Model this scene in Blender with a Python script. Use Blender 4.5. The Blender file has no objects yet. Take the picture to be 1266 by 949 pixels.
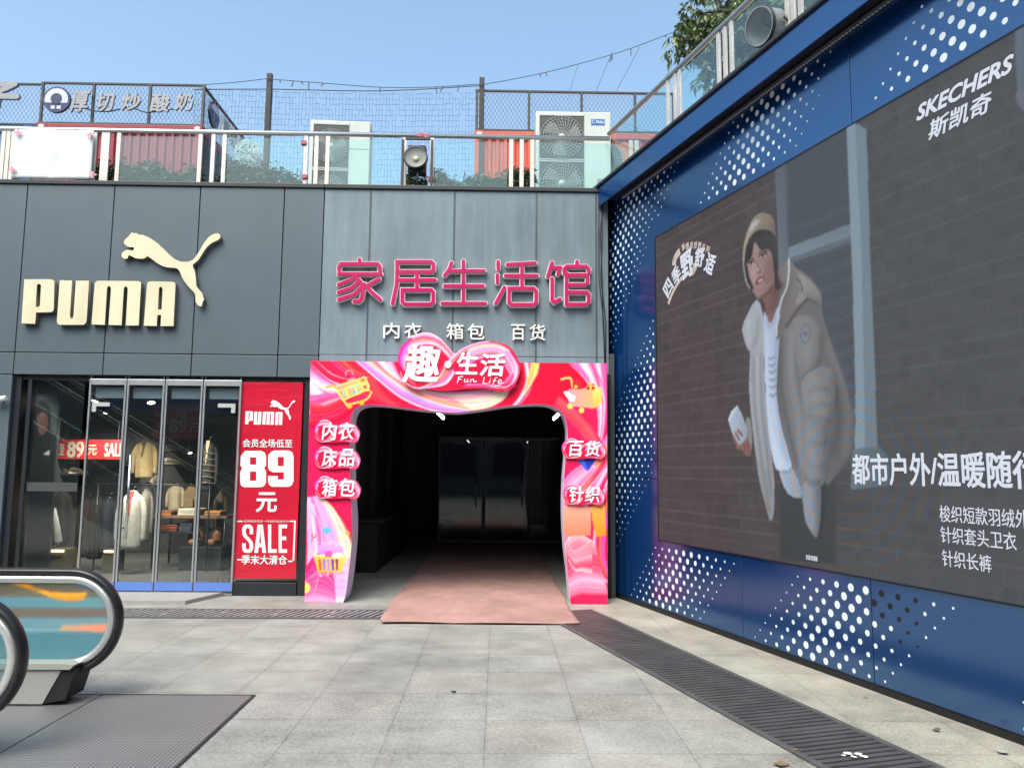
import bpy, bmesh, math, random
import numpy as np
from math import sin, cos, pi, radians, sqrt, atan2
from mathutils import Vector, Matrix, Euler

S = bpy.context.scene
COL = S.collection
RND = random.Random(7)

# ------------------------------------------------------------------ camera
F_PX = 960.0; CXP, CYP = 633.0, 474.5
PITCH, YAW, ROLL = radians(6.25), radians(1.0), radians(0.5)
CAM = np.array([0.0, -9.95, 1.6])
_f = np.array([sin(YAW)*cos(PITCH), cos(YAW)*cos(PITCH), sin(PITCH)])
_r = np.array([cos(YAW), -sin(YAW), 0.0]); _u = np.cross(_r, _f)
_r, _u = cos(ROLL)*_r + sin(ROLL)*_u, -sin(ROLL)*_r + cos(ROLL)*_u
cd = bpy.data.cameras.new('camera'); cam = bpy.data.objects.new('camera', cd); COL.objects.link(cam)
cam.matrix_world = Matrix(((_r[0], _u[0], -_f[0], CAM[0]), (_r[1], _u[1], -_f[1], CAM[1]), (_r[2], _u[2], -_f[2], CAM[2]), (0, 0, 0, 1)))
cd.sensor_width = 36.0; cd.lens = 36.0*F_PX/1266.0; cd.clip_start = 0.05; cd.clip_end = 2000
S.camera = cam

# ------------------------------------------------------------------ sky and sun
SUN_EL, SUN_AZ = radians(56), radians(205)     # azimuth from +Y towards +X : hazy light from above and behind the camera, a little from the left
W = bpy.data.worlds.new('World'); S.world = W; W.use_nodes = True
nt = W.node_tree; nt.nodes.clear()
sky = nt.nodes.new('ShaderNodeTexSky'); sky.sky_type = 'NISHITA'; sky.sun_disc = False
sky.sun_elevation = SUN_EL; sky.sun_rotation = SUN_AZ
sky.air_density = 1.0; sky.dust_density = 4.0; sky.ozone_density = 0.35
bg = nt.nodes.new('ShaderNodeBackground'); bg.inputs['Strength'].default_value = 0.15
wo = nt.nodes.new('ShaderNodeOutputWorld')
tn = nt.nodes.new('ShaderNodeMix'); tn.data_type = 'RGBA'; tn.blend_type = 'MULTIPLY'; tn.inputs['Factor'].default_value = 1.0; tn.inputs['B'].default_value = (0.93, 1.03, 1.0, 1)
nt.links.new(sky.outputs[0], tn.inputs['A']); nt.links.new(tn.outputs['Result'], bg.inputs[0]); nt.links.new(bg.outputs[0], wo.inputs[0])
sl = bpy.data.lights.new('sun', 'SUN'); sl.energy = 1.5; sl.angle = radians(38); sl.color = (1.0, 0.955, 0.88)
so = bpy.data.objects.new('sun', sl); COL.objects.link(so)
sd = Vector((sin(SUN_AZ)*cos(SUN_EL), cos(SUN_AZ)*cos(SUN_EL), sin(SUN_EL)))
so.rotation_euler = sd.to_track_quat('Z', 'Y').to_euler(); so.location = (20, 20, 30)
S.view_settings.view_transform = 'Standard'; S.view_settings.look = 'None'
S.view_settings.exposure = 1.12; S.view_settings.gamma = 1.0; S.view_settings.use_curve_mapping = False
S.render.engine = 'CYCLES'
S.cycles.max_bounces = 8; S.cycles.transparent_max_bounces = 24; S.cycles.caustics_reflective = False; S.cycles.caustics_refractive = False
S.cycles.use_denoising = True; S.cycles.sample_clamp_indirect = 6

# ------------------------------------------------------------------ layout helpers: where a point of the survey lies on a real plane
def ray(x, y): return _f + _r*((x-CXP)/F_PX) - _u*((y-CYP)/F_PX)
def on_plane(x, y, p, n):
    d = ray(x, y); n = np.array(n, float); return CAM + d*(np.dot(np.array(p, float)-CAM, n)/np.dot(d, n))
def at(x, y, Y=0.0): return on_plane(x, y, (0, Y, 0), (0, 1, 0))
def ground(x, y, z=0.0): return on_plane(x, y, (0, 0, z), (0, 0, 1))
def XZ(x, y, Y=0.0):
    p = at(x, y, Y); return (p[0], p[2])

# frames: (origin, u, v, n) map plane coordinates to the world
class Frame:
    def __init__(s, o, u, v, n): s.o, s.u, s.v, s.n = [np.array(a, float) for a in (o, u, v, n)]
    def __call__(s, u, v, w=0.0): return tuple(s.o + s.u*u + s.v*v + s.n*w)
    def moved(s, w): return Frame(s.o + s.n*w, s.u, s.v, s.n)
def facing(Y): return Frame((0, Y, 0), (1, 0, 0), (0, 0, 1), (0, -1, 0))      # a plane parallel to the shopfront
WB = ground(753, 735); WD = ground(1266, 922) - WB; WD /= np.linalg.norm(WD)
WN = np.array([WD[1], -WD[0], 0.0])
WALL = Frame(WB, WD, (0, 0, 1), WN)
def SZ(x, y):
    p = on_plane(x, y, WB, WN); return (float((p-WB) @ WD), float(p[2]))

# ------------------------------------------------------------------ materials
MATS = {}
def lin(c): return tuple(((v/255.0)/12.92 if v/255.0 <= 0.04045 else ((v/255.0+0.055)/1.055)**2.4) for v in c)
def mat(name, col, rough=0.6, metal=0.0, spec=0.5, noise=0.0, nscale=6.0, bump=0.0, bscale=60.0, emit=0.0, streak=0.0, coat=0.0, ecol=None):
    """principled material with procedural mottling, fine bump and vertical dirt streaks"""
    if name in MATS: return MATS[name]
    m = bpy.data.materials.new(name); m.use_nodes = True; N = m.node_tree.nodes; L = m.node_tree.links
    b = N['Principled BSDF']; b.inputs['Roughness'].default_value = rough; b.inputs['Metallic'].default_value = metal
    b.inputs['Specular IOR Level'].default_value = spec; b.inputs['Coat Weight'].default_value = coat
    b.inputs['Base Color'].default_value = (*col, 1)
    tc = N.new('ShaderNodeTexCoord')
    if noise or streak:
        src = None
        def layer(scale, amount, sc3, prev):
            mp = N.new('ShaderNodeMapping'); mp.inputs['Scale'].default_value = sc3
            L.new(tc.outputs['Object'], mp.inputs[0])
            n = N.new('ShaderNodeTexNoise'); n.inputs['Scale'].default_value = scale; n.inputs['Detail'].default_value = 6; n.inputs['Roughness'].default_value = 0.62
            L.new(mp.outputs[0], n.inputs['Vector'])
            r = N.new('ShaderNodeMapRange'); r.inputs['From Min'].default_value = 0.28; r.inputs['From Max'].default_value = 0.72
            r.inputs['To Min'].default_value = 1-amount; r.inputs['To Max'].default_value = 1+amount*0.8
            L.new(n.outputs['Fac'], r.inputs['Value'])
            mx = N.new('ShaderNodeVectorMath'); mx.operation = 'SCALE'
            if prev is None: mx.inputs[0].default_value = col
            else: L.new(prev, mx.inputs[0])
            L.new(r.outputs[0], mx.inputs['Scale']); return mx.outputs[0]
        if noise: src = layer(nscale, noise, (1, 1, 1), src)
        if streak: src = layer(3.0, streak, (2.2, 2.2, 0.25), src)
        L.new(src, b.inputs['Base Color'])
        rr = N.new('ShaderNodeTexNoise'); rr.inputs['Scale'].default_value = nscale*0.7; rr.inputs['Detail'].default_value = 4
        L.new(tc.outputs['Object'], rr.inputs['Vector'])
        r2 = N.new('ShaderNodeMapRange'); r2.inputs['To Min'].default_value = max(0.03, rough-0.1); r2.inputs['To Max'].default_value = min(1, rough+0.12)
        L.new(rr.outputs['Fac'], r2.inputs['Value']); L.new(r2.outputs[0], b.inputs['Roughness'])
    if bump:
        n = N.new('ShaderNodeTexNoise'); n.inputs['Scale'].default_value = bscale; n.inputs['Detail'].default_value = 4
        L.new(tc.outputs['Object'], n.inputs['Vector'])
        bp = N.new('ShaderNodeBump'); bp.inputs['Strength'].default_value = bump; bp.inputs['Distance'].default_value = 0.02
        L.new(n.outputs['Fac'], bp.inputs['Height']); L.new(bp.outputs[0], b.inputs['Normal'])
    if emit:
        b.inputs['Emission Color'].default_value = (*(ecol or col), 1); b.inputs['Emission Strength'].default_value = emit
    MATS[name] = m; return m
def print_mat(name, rough=0.35, spec=0.4, emit=0.0, base=1.0, scan=False):
    """a printed or displayed picture: colours live in the mesh attribute 'ink'"""
    if name in MATS: return MATS[name]
    m = bpy.data.materials.new(name); m.use_nodes = True; N = m.node_tree.nodes; L = m.node_tree.links
    b = N['Principled BSDF']; b.inputs['Roughness'].default_value = rough; b.inputs['Specular IOR Level'].default_value = spec
    a = N.new('ShaderNodeAttribute'); a.attribute_name = 'ink'
    s = N.new('ShaderNodeVectorMath'); s.operation = 'SCALE'; s.inputs['Scale'].default_value = base
    L.new(a.outputs['Color'], s.inputs[0])
    if base > 0: L.new(s.outputs[0], b.inputs['Base Color'])
    else: b.inputs['Base Color'].default_value = (0.018, 0.018, 0.019, 1)
    if emit:
        src = a.outputs['Color']
        if scan:   # rows of light-emitting diodes
            tc = N.new('ShaderNodeTexCoord'); w = N.new('ShaderNodeTexWave'); w.bands_direction = 'DIAGONAL'; w.inputs['Scale'].default_value = 14.0
            w.inputs['Distortion'].default_value = 0.6; w.inputs['Detail Scale'].default_value = 0.4
            L.new(tc.outputs['Object'], w.inputs['Vector'])
            n = N.new('ShaderNodeTexNoise'); n.inputs['Scale'].default_value = 70.0; n.inputs['Detail'].default_value = 2
            L.new(tc.outputs['Object'], n.inputs['Vector'])
            ad = N.new('ShaderNodeMath'); ad.operation = 'ADD'; L.new(w.outputs['Fac'], ad.inputs[0]); L.new(n.outputs['Fac'], ad.inputs[1])
            r = N.new('ShaderNodeMapRange'); r.inputs['From Max'].default_value = 2.0; r.inputs['To Min'].default_value = 0.91; r.inputs['To Max'].default_value = 1.09
            L.new(ad.outputs[0], r.inputs['Value'])
            s2 = N.new('ShaderNodeVectorMath'); s2.operation = 'SCALE'; L.new(src, s2.inputs[0]); L.new(r.outputs[0], s2.inputs['Scale']); src = s2.outputs[0]
        L.new(src, b.inputs['Emission Color']); b.inputs['Emission Strength'].default_value = emit
    MATS[name] = m; return m
def glass_mat(name, tint=(0.9, 0.95, 0.95), ior=1.5, rough=0.0, haze=0.0):
    """thin sheet: clear pane with a Fresnel reflection and a little grime"""
    if name in MATS: return MATS[name]
    m = bpy.data.materials.new(name); m.use_nodes = True; N = m.node_tree.nodes; L = m.node_tree.links
    N.remove(N['Principled BSDF']); out = N['Material Output']
    t = N.new('ShaderNodeBsdfTransparent'); t.inputs[0].default_value = (*tint, 1)
    g = N.new('ShaderNodeBsdfGlossy'); g.inputs['Roughness'].default_value = rough; g.inputs['Color'].default_value = (1, 1, 1, 1)
    fr = N.new('ShaderNodeFresnel'); ge = N.new('ShaderNodeNewGeometry'); mr = N.new('ShaderNodeMapRange')      # same reflection from both faces of the sheet
    mr.inputs['To Min'].default_value = ior; mr.inputs['To Max'].default_value = 1/ior; L.new(ge.outputs['Backfacing'], mr.inputs['Value']); L.new(mr.outputs[0], fr.inputs['IOR'])
    mx = N.new('ShaderNodeMixShader'); L.new(fr.outputs[0], mx.inputs[0]); L.new(t.outputs[0], mx.inputs[1]); L.new(g.outputs[0], mx.inputs[2])
    last = mx
    if haze:
        d = N.new('ShaderNodeBsdfDiffuse'); d.inputs[0].default_value = (0.62, 0.72, 0.68, 1)
        tc = N.new('ShaderNodeTexCoord'); n = N.new('ShaderNodeTexNoise'); n.inputs['Scale'].default_value = 2.2; n.inputs['Detail'].default_value = 5
        L.new(tc.outputs['Object'], n.inputs['Vector'])
        r = N.new('ShaderNodeMapRange'); r.inputs['To Min'].default_value = haze*0.5; r.inputs['To Max'].default_value = haze*1.5
        L.new(n.outputs['Fac'], r.inputs['Value'])
        m2 = N.new('ShaderNodeMixShader'); L.new(r.outputs[0], m2.inputs[0]); L.new(last.outputs[0], m2.inputs[1]); L.new(d.outputs[0], m2.inputs[2]); last = m2
    L.new(last.outputs[0], out.inputs['Surface']); MATS[name] = m; return m

# ------------------------------------------------------------------ objects
ORG = {}          # world position each object's coordinates start from
def tag(o, label=None, cat=None, group=None, kind=None):
    if label: o['label'] = label
    if cat: o['category'] = cat
    if group: o['group'] = group
    if kind: o['kind'] = kind
    return o
def thing(name, loc, label, cat, group=None, rz=0.0):
    o = bpy.data.objects.new(name, None); COL.objects.link(o); o.location = loc; o.rotation_euler = (0, 0, rz); o.empty_display_size = 0.1
    ORG[o.name] = Vector(loc); return tag(o, label, cat, group)
def root_of(o):
    while o.parent: o = o.parent
    return o
def link(name, me, parent=None, base=None, local=False):
    """world-space mesh -> object; a child keeps its thing's origin, a lone thing gets its own base point"""
    o = bpy.data.objects.new(name, me); COL.objects.link(o)
    if parent is not None:
        r = root_of(parent)
        if not local: me.transform(Matrix.Translation(-ORG[r.name]))
        o.parent = parent
    else:
        if base is None:
            c = np.empty(len(me.vertices)*3); me.vertices.foreach_get('co', c); c = c.reshape(-1, 3)
            lo, hi = c.min(0), c.max(0); base = ((lo[0]+hi[0])/2, (lo[1]+hi[1])/2, lo[2])
        me.transform(Matrix.Translation(-Vector(base))); o.location = base; ORG[o.name] = Vector(base)
    return o
class MB:
    """collects shapes, links them as one mesh object"""
    def __init__(s): s.bm = bmesh.new()
    def box(s, x0, x1, y0, y1, z0, z1, bev=0.0, mi=0, M=None):
        r = bmesh.ops.create_cube(s.bm, size=1.0)
        vs = r['verts']
        for v in vs: v.co = Vector((x0+(v.co.x+.5)*(x1-x0), y0+(v.co.y+.5)*(y1-y0), z0+(v.co.z+.5)*(z1-z0)))
        fs = set(f for v in vs for f in v.link_faces)
        for f in fs: f.material_index = mi
        if bev:
            es = list(set(e for v in vs for e in v.link_edges))
            rb = bmesh.ops.bevel(s.bm, geom=es, offset=min(bev, 0.45*min(abs(x1-x0), abs(y1-y0), abs(z1-z0))), segments=2, affect='EDGES', profile=0.5)
            vs = list(set(v for f in rb['faces'] for v in f.verts) | set(v for v in vs if v.is_valid))
            for f in rb['faces']: f.material_index = mi
        if M is not None:
            for v in vs: v.co = M @ v.co
        return s
    def fbox(s, fr, u0, u1, v0, v1, w0, w1, bev=0.0, mi=0):
        M = Matrix([[fr.u[i], fr.v[i], fr.n[i], fr.o[i]] for i in range(3)] + [[0, 0, 0, 1]])
        return s.box(u0, u1, v0, v1, w0, w1, bev, mi, M)
    def quad(s, a, b, c, d, mi=0):
        f = s.bm.faces.new([s.bm.verts.new(p) for p in (a, b, c, d)]); f.material_index = mi; return s
    def poly(s, pts, mi=0):
        f = s.bm.faces.new([s.bm.verts.new(p) for p in pts]); f.material_index = mi; return s
    def tube(s, pts, r, n=8, mi=0, caps=True, flat=None):
        """pts: centreline; r: radius or list; flat: (ru, rv) for an oval section"""
        P = [Vector(p) for p in pts]; rs = r if isinstance(r, (list, tuple)) else [r]*len(P)
        rings = []; up = None
        for i, p in enumerate(P):
            t = (P[min(i+1, len(P)-1)] - P[max(i-1, 0)]).normalized()
            if up is None: up = Vector((0, 0, 1)) if abs(t.z) < 0.95 else Vector((0, 1, 0))
            a = t.cross(up)
            if a.length < 1e-6: a = t.cross(Vector((1, 0, 0)))
            a.normalize(); b = a.cross(t).normalized(); up = b
            fu, fv = flat if flat else (1, 1)
            rings.append([s.bm.verts.new(p + a*(cos(2*pi*k/n)*rs[i]*fu) + b*(sin(2*pi*k/n)*rs[i]*fv)) for k in range(n)])
        for i in range(len(rings)-1):
            for k in range(n):
                f = s.bm.faces.new((rings[i][k], rings[i][(k+1) % n], rings[i+1][(k+1) % n], rings[i+1][k])); f.material_index = mi; f.smooth = n > 5
        if caps:
            for q in (rings[0][::-1], rings[-1]):
                f = s.bm.faces.new(q); f.material_index = mi
        return s
    def lathe(s, prof, M=None, n=24, mi=0):
        """prof: (radius, height) pairs turned about local z"""
        M = M or Matrix.Identity(4); rings = []
        for r, h in prof:
            rings.append([s.bm.verts.new(M @ Vector((r*cos(2*pi*k/n), r*sin(2*pi*k/n), h))) for k in range(n)])
        for i in range(len(rings)-1):
            for k in range(n):
                f = s.bm.faces.new((rings[i][k], rings[i][(k+1) % n], rings[i+1][(k+1) % n], rings[i+1][k])); f.smooth = True; f.material_index = mi
        return s
    def prism(s, pts2, fr, w0, w1, mi=0):
        """polygon in a frame's plane, given thickness"""
        a = sum(pts2[i][0]*pts2[(i+1) % len(pts2)][1] - pts2[(i+1) % len(pts2)][0]*pts2[i][1] for i in range(len(pts2)))
        if a < 0: pts2 = pts2[::-1]
        A = [s.bm.verts.new(fr(u, v, w0)) for u, v in pts2]; B = [s.bm.verts.new(fr(u, v, w1)) for u, v in pts2]
        n = len(A)
        for i in range(n):
            f = s.bm.faces.new((A[i], A[(i+1) % n], B[(i+1) % n], B[i])); f.material_index = mi
        f = s.bm.faces.new(B); f.material_index = mi; f = s.bm.faces.new(A[::-1]); f.material_index = mi
        return s
    def mesh(s, name, mats=None):
        bmesh.ops.recalc_face_normals(s.bm, faces=s.bm.faces[:])
        me = bpy.data.meshes.new(name); s.bm.to_mesh(me); s.bm.free()
        for m in (mats if isinstance(mats, (list, tuple)) else [mats]):
            if m: me.materials.append(m)
        return me
    def build(s, name, mats, parent=None, **k):
        return link(name, s.mesh(name, mats), parent, **k)
def struct(name, mb, m): return tag(mb.build(name, m, base=(0, 0, 0)), kind='structure')
def copy_thing(o, loc=None, label=None, rz=None, scale=None):
    c = o.copy(); COL.objects.link(c); ORG[c.name] = Vector(loc if loc is not None else o.location)
    if loc is not None: c.location = loc
    if rz is not None: c.rotation_euler = (0, 0, rz)
    if scale is not None: c.scale = scale
    if label: c['label'] = label
    for ch in list(o.children):
        d = ch.copy(); COL.objects.link(d); d.parent = c
        for g in list(ch.children):
            e = g.copy(); COL.objects.link(e); e.parent = d
    return c

# ------------------------------------------------------------------ outlines and lettering
def smooth_loop(pts, n=4):
    P = np.array(pts, float); N = len(P); out = []
    for i in range(N):
        p0, p1, p2, p3 = P[i-1], P[i], P[(i+1) % N], P[(i+2) % N]
        for k in range(n):
            t = k/n; out.append(tuple(0.5*((2*p1)+(-p0+p2)*t+(2*p0-5*p1+4*p2-p3)*t*t+(-p0+3*p1-3*p2+p3)*t**3)))
    return out
def smooth_path(pts, n=6):
    P = np.array(pts, float); N = len(P); out = []
    for i in range(N-1):
        p0, p1, p2, p3 = P[max(i-1, 0)], P[i], P[i+1], P[min(i+2, N-1)]
        for k in range(n):
            t = k/n; out.append(tuple(0.5*((2*p1)+(-p0+p2)*t+(2*p0-5*p1+4*p2-p3)*t*t+(-p0+3*p1-3*p2+p3)*t**3)))
    out.append(tuple(P[-1])); return out
def shape_mesh(loops, extrude=0.0, bevel=0.0):
    """filled 2D outline with holes -> mesh lying in xy, extruded both ways"""
    c = bpy.data.curves.new('outline', 'CURVE'); c.dimensions = '2D'; c.fill_mode = 'BOTH'; c.extrude = extrude; c.bevel_depth = bevel
    for lp in loops:
        sp = c.splines.new('POLY'); sp.points.add(len(lp)-1); sp.use_cyclic_u = True
        for p, q in zip(sp.points, lp): p.co = (q[0], q[1], 0, 1)
    o = bpy.data.objects.new('outline', c); me = bpy.data.meshes.new_from_object(o)
    bpy.data.objects.remove(o); bpy.data.curves.remove(c); return me
def place(me, fr, w=0.0):
    """xy mesh onto a frame's plane, w off the plane"""
    o = fr.o + fr.n*w
    me.transform(Matrix([[fr.u[i], fr.v[i], fr.n[i], o[i]] for i in range(3)] + [[0, 0, 0, 1]])); return me
def text_mesh(s, box, extrude=0.003, bold=0.0, shear=0.0, keep=False, spacing=1.0, frame_pts=None):
    """lettering fitted to box (u0, v0, u1, v1); bold thickens the strokes by that share of the letter height"""
    c = bpy.data.curves.new('lettering', 'FONT'); c.body = s; c.resolution_u = 3; c.shear = shear; c.space_character = spacing; c.offset = 0.0
    c.extrude = 0.5
    o = bpy.data.objects.new('lettering', c); me = bpy.data.meshes.new_from_object(o)
    bpy.data.objects.remove(o); bpy.data.curves.remove(c)
    n = len(me.vertices); co = np.empty(n*3); me.vertices.foreach_get('co', co); co = co.reshape(-1, 3)
    lo, hi = co.min(0), co.max(0); u0, v0, u1, v1 = box
    sx, sy = (u1-u0)/(hi[0]-lo[0]), (v1-v0)/(hi[1]-lo[1])
    if keep: sx = sy = min(sx, sy)
    co[:, 0] = u0 + (co[:, 0]-lo[0])*sx; co[:, 1] = v0 + (co[:, 1]-lo[1])*sy; co[:, 2] *= 2*extrude
    me.vertices.foreach_set('co', co.ravel()); me.update()
    if bold:      # thicker strokes: the outline repeated round a small circle, each copy a hair further out
        r = bold*(v1-v0)*0.62; F = [tuple(p.vertices) for p in me.polygons]; V, FF = [], []; K = 9
        for k in range(K):
            d = np.array((r*cos(2*pi*k/(K-1)), r*sin(2*pi*k/(K-1)), 0.00035*k)) if k else np.zeros(3)
            V.append(co+d); FF += [tuple(i+n*k for i in f) for f in F]
        m2 = bpy.data.meshes.new('lettering'); m2.from_pydata(np.concatenate(V).tolist(), [], FF); m2.update(); bpy.data.meshes.remove(me); me = m2
    return me
def text_part(name, s, pxbox, m, fr, tosurf, parent, w=0.004, extrude=0.002, bold=0.0, shear=0.0, label=None, base=None):
    """letters over the survey rectangle (x0, y0, x1, y1); tosurf maps a point to plane coordinates"""
    x0, y0, x1, y1 = pxbox
    a, b = tosurf(x0, y1), tosurf(x1, y0)
    me = text_mesh(s, (min(a[0], b[0]), min(a[1], b[1]), max(a[0], b[0]), max(a[1], b[1])), extrude, bold, shear)
    place(me, fr, w); me.materials.append(m)
    o = link(name, me, parent, base=base)
    if label: o['label'] = label
    return o

# ------------------------------------------------------------------ pictures: numpy paint laid into a mesh attribute
class Canvas:
    def __init__(s, u0, v0, u1, v1, res, base):
        s.u0, s.v0, s.res = u0, v0, res; s.w = int((u1-u0)/res)+2; s.h = int((v1-v0)/res)+2
        s.c = np.empty((s.h, s.w, 3)); s.c[:] = base
        s.U = u0 + np.arange(s.w)*res; s.V = v0 + np.arange(s.h)*res
        s.rng = np.random.default_rng(5)
    def mask(s, pts, soft=0.0):
        P = np.array(pts, float); lo, hi = P.min(0), P.max(0)
        i0, i1 = max(0, int((lo[1]-s.v0)/s.res)), min(s.h, int((hi[1]-s.v0)/s.res)+2); j0, j1 = max(0, int((lo[0]-s.u0)/s.res)), min(s.w, int((hi[0]-s.u0)/s.res)+2)
        if i1 <= i0 or j1 <= j0: return None
        X, Y = np.meshgrid(s.U[j0:j1], s.V[i0:i1]); ins = np.zeros(X.shape, bool)
        for k in range(len(P)):
            (x1, y1), (x2, y2) = P[k], P[(k+1) % len(P)]
            if y1 == y2: continue
            ins ^= ((y1 > Y) != (y2 > Y)) & (X < (x2-x1)*(Y-y1)/(y2-y1)+x1)
        return (slice(i0, i1), slice(j0, j1)), ins.astype(float), X, Y
    def poly(s, pts, col, col2=None, ang=90, alpha=1.0, noise=0.0):
        """fill; col2 gives a ramp along ang degrees"""
        r = s.mask(pts)
        if r is None: return
        sl, m, X, Y = r; c = np.array(col, float)
        if col2 is not None:
            t = X*cos(radians(ang)) + Y*sin(radians(ang)); q = t[m > 0]
            if q.size: t = ((t-q.min())/max(1e-6, q.max()-q.min())).clip(0, 1)[..., None]
            else: t = np.zeros(t.shape)[..., None]
            c = np.array(col)*(1-t) + np.array(col2)*t
        if noise: c = c + s.rng.normal(0, noise, X.shape)[..., None]
        m = m[..., None]*alpha; s.c[sl] = s.c[sl]*(1-m) + c*m
    def ribbon(s, A, B, cols, streaks=14, contrast=18, alpha=1.0, seed=0):
        streaks = int(streaks*1.9); contrast = contrast*1.45
        """paint between two curves, colours running across with brush streaks along"""
        n = 260; m = 160
        def res(P):
            P = np.array(smooth_path(P, 12)); d = np.r_[0, np.cumsum(np.hypot(*np.diff(P, axis=0).T))]; t = np.linspace(0, d[-1], n)
            return np.c_[np.interp(t, d, P[:, 0]), np.interp(t, d, P[:, 1])]
        a, b = res(A), res(B); t = np.linspace(0, 1, m); g = np.random.default_rng(seed+3)
        cc = np.array(cols, float); col = np.stack([np.interp(t, np.linspace(0, 1, len(cc)), cc[:, k]) for k in range(3)], 1)
        st = np.interp(t, np.linspace(0, 1, streaks), g.uniform(-1, 1, streaks))*contrast
        L = np.linspace(0, 1, n)[:, None]; wob = np.interp(L[:, 0], np.linspace(0, 1, 9), g.uniform(-0.4, 0.4, 9))[:, None]
        colr = col[None] + (st[None]*(1+wob))[..., None] + (g.uniform(-10, 10, 7)[np.minimum(6, (L*7).astype(int))])[..., None]*0.4
        P = a[:, None]*(1-t)[None, :, None] + b[:, None]*t[None, :, None]
        j = ((P[..., 0]-s.u0)/s.res).round().astype(int); i = ((P[..., 1]-s.v0)/s.res).round().astype(int)
        ok = (i >= 0) & (i < s.h) & (j >= 0) & (j < s.w)
        s.c[i[ok], j[ok]] = s.c[i[ok], j[ok]]*(1-alpha) + colr[ok]*alpha
    def line(s, pts, w, col, alpha=1.0):
        P = np.array(smooth_path(pts, 10)); T = np.gradient(P, axis=0); N = np.c_[-T[:, 1], T[:, 0]]; N /= np.maximum(1e-9, np.hypot(N[:, 0], N[:, 1]))[:, None]
        ww = np.interp(np.linspace(0, 1, len(P)), np.linspace(0, 1, len(w)), w)[:, None] if isinstance(w, (list, tuple)) else w
        s.poly(np.r_[P+N*ww/2, (P-N*ww/2)[::-1]], col, alpha=alpha)
    def soft(s, pts, w, delta, r=3, fill=False):
        """add a blurred light or dark stroke (or area) to the picture"""
        t = Canvas.__new__(Canvas); t.u0, t.v0, t.res, t.w, t.h, t.U, t.V = s.u0, s.v0, s.res, s.w, s.h, s.U, s.V; t.c = np.zeros((s.h, s.w, 3))
        if fill: t.poly(pts, (1, 1, 1))
        else: t.line(pts, w, (1, 1, 1))
        m = t.c[..., 0]; iy, ix = np.nonzero(m > 0)
        if not len(iy): return
        p = 3*r+2; a0, a1, b0, b1 = max(0, iy.min()-p), min(s.h, iy.max()+p), max(0, ix.min()-p), min(s.w, ix.max()+p); q = m[a0:a1, b0:b1]; k = np.ones(2*r+1)/(2*r+1)
        for _ in range(2):
            q = np.apply_along_axis(lambda v: np.convolve(v, k, 'same'), 0, q); q = np.apply_along_axis(lambda v: np.convolve(v, k, 'same'), 1, q)
        s.c[a0:a1, b0:b1] += q[..., None]*np.array(delta, float)
    def disc(s, u, v, r, col, ry=None, alpha=1.0): s.poly([(u+r*cos(a), v+(ry or r)*sin(a)) for a in np.linspace(0, 2*pi, 25)[:-1]], col, alpha=alpha)
    def blur(s, k=1):
        for _ in range(k):
            p = np.pad(s.c, ((1, 1), (1, 1), (0, 0)), 'edge'); s.c = (p[1:-1, 1:-1]*4 + p[:-2, 1:-1]*2 + p[2:, 1:-1]*2 + p[1:-1, :-2]*2 + p[1:-1, 2:]*2 + p[:-2, :-2] + p[2:, 2:] + p[:-2, 2:] + p[2:, :-2])/16
    def sample(s, u, v):
        x = ((u-s.u0)/s.res).clip(0, s.w-1.001); y = ((v-s.v0)/s.res).clip(0, s.h-1.001); j = x.astype(int); i = y.astype(int); fx = (x-j)[:, None]; fy = (y-i)[:, None]
        c = s.c
        return (c[i, j]*(1-fx)*(1-fy) + c[i, j+1]*fx*(1-fy) + c[i+1, j]*(1-fx)*fy + c[i+1, j+1]*fx*fy).clip(0, 255)
    def ink(s, me):
        """me lies in (u, v): store the paint per vertex"""
        n = len(me.vertices); co = np.empty(n*3); me.vertices.foreach_get('co', co); co = co.reshape(-1, 3)
        c = s.sample(co[:, 0], co[:, 1])/255.0; c = np.where(c <= 0.04045, c/12.92, ((c+0.055)/1.055)**2.4)
        at_ = me.attributes.new('ink', 'FLOAT_COLOR', 'POINT'); at_.data.foreach_set('color', np.c_[c, np.ones(n)].ravel().astype(np.float32))
def grid_mesh(u0, v0, u1, v1, nu, nv):
    U, V = np.meshgrid(np.linspace(u0, u1, nu+1), np.linspace(v0, v1, nv+1)); n = U.size
    k = np.arange(nu*nv); i, j = k//nu, k % nu; a = i*(nu+1)+j
    fs = np.stack([a, a+1, a+nu+2, a+nu+1], 1)
    me = bpy.data.meshes.new('picture'); me.vertices.add(n); me.vertices.foreach_set('co', np.c_[U.ravel(), V.ravel(), np.zeros(n)].ravel())
    me.loops.add(fs.size); me.loops.foreach_set('vertex_index', fs.ravel().astype(np.int32)); me.polygons.add(len(fs)); me.polygons.foreach_set('loop_start', (np.arange(len(fs))*4).astype(np.int32))
    me.update(calc_edges=True); me.validate(); return me
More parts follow.
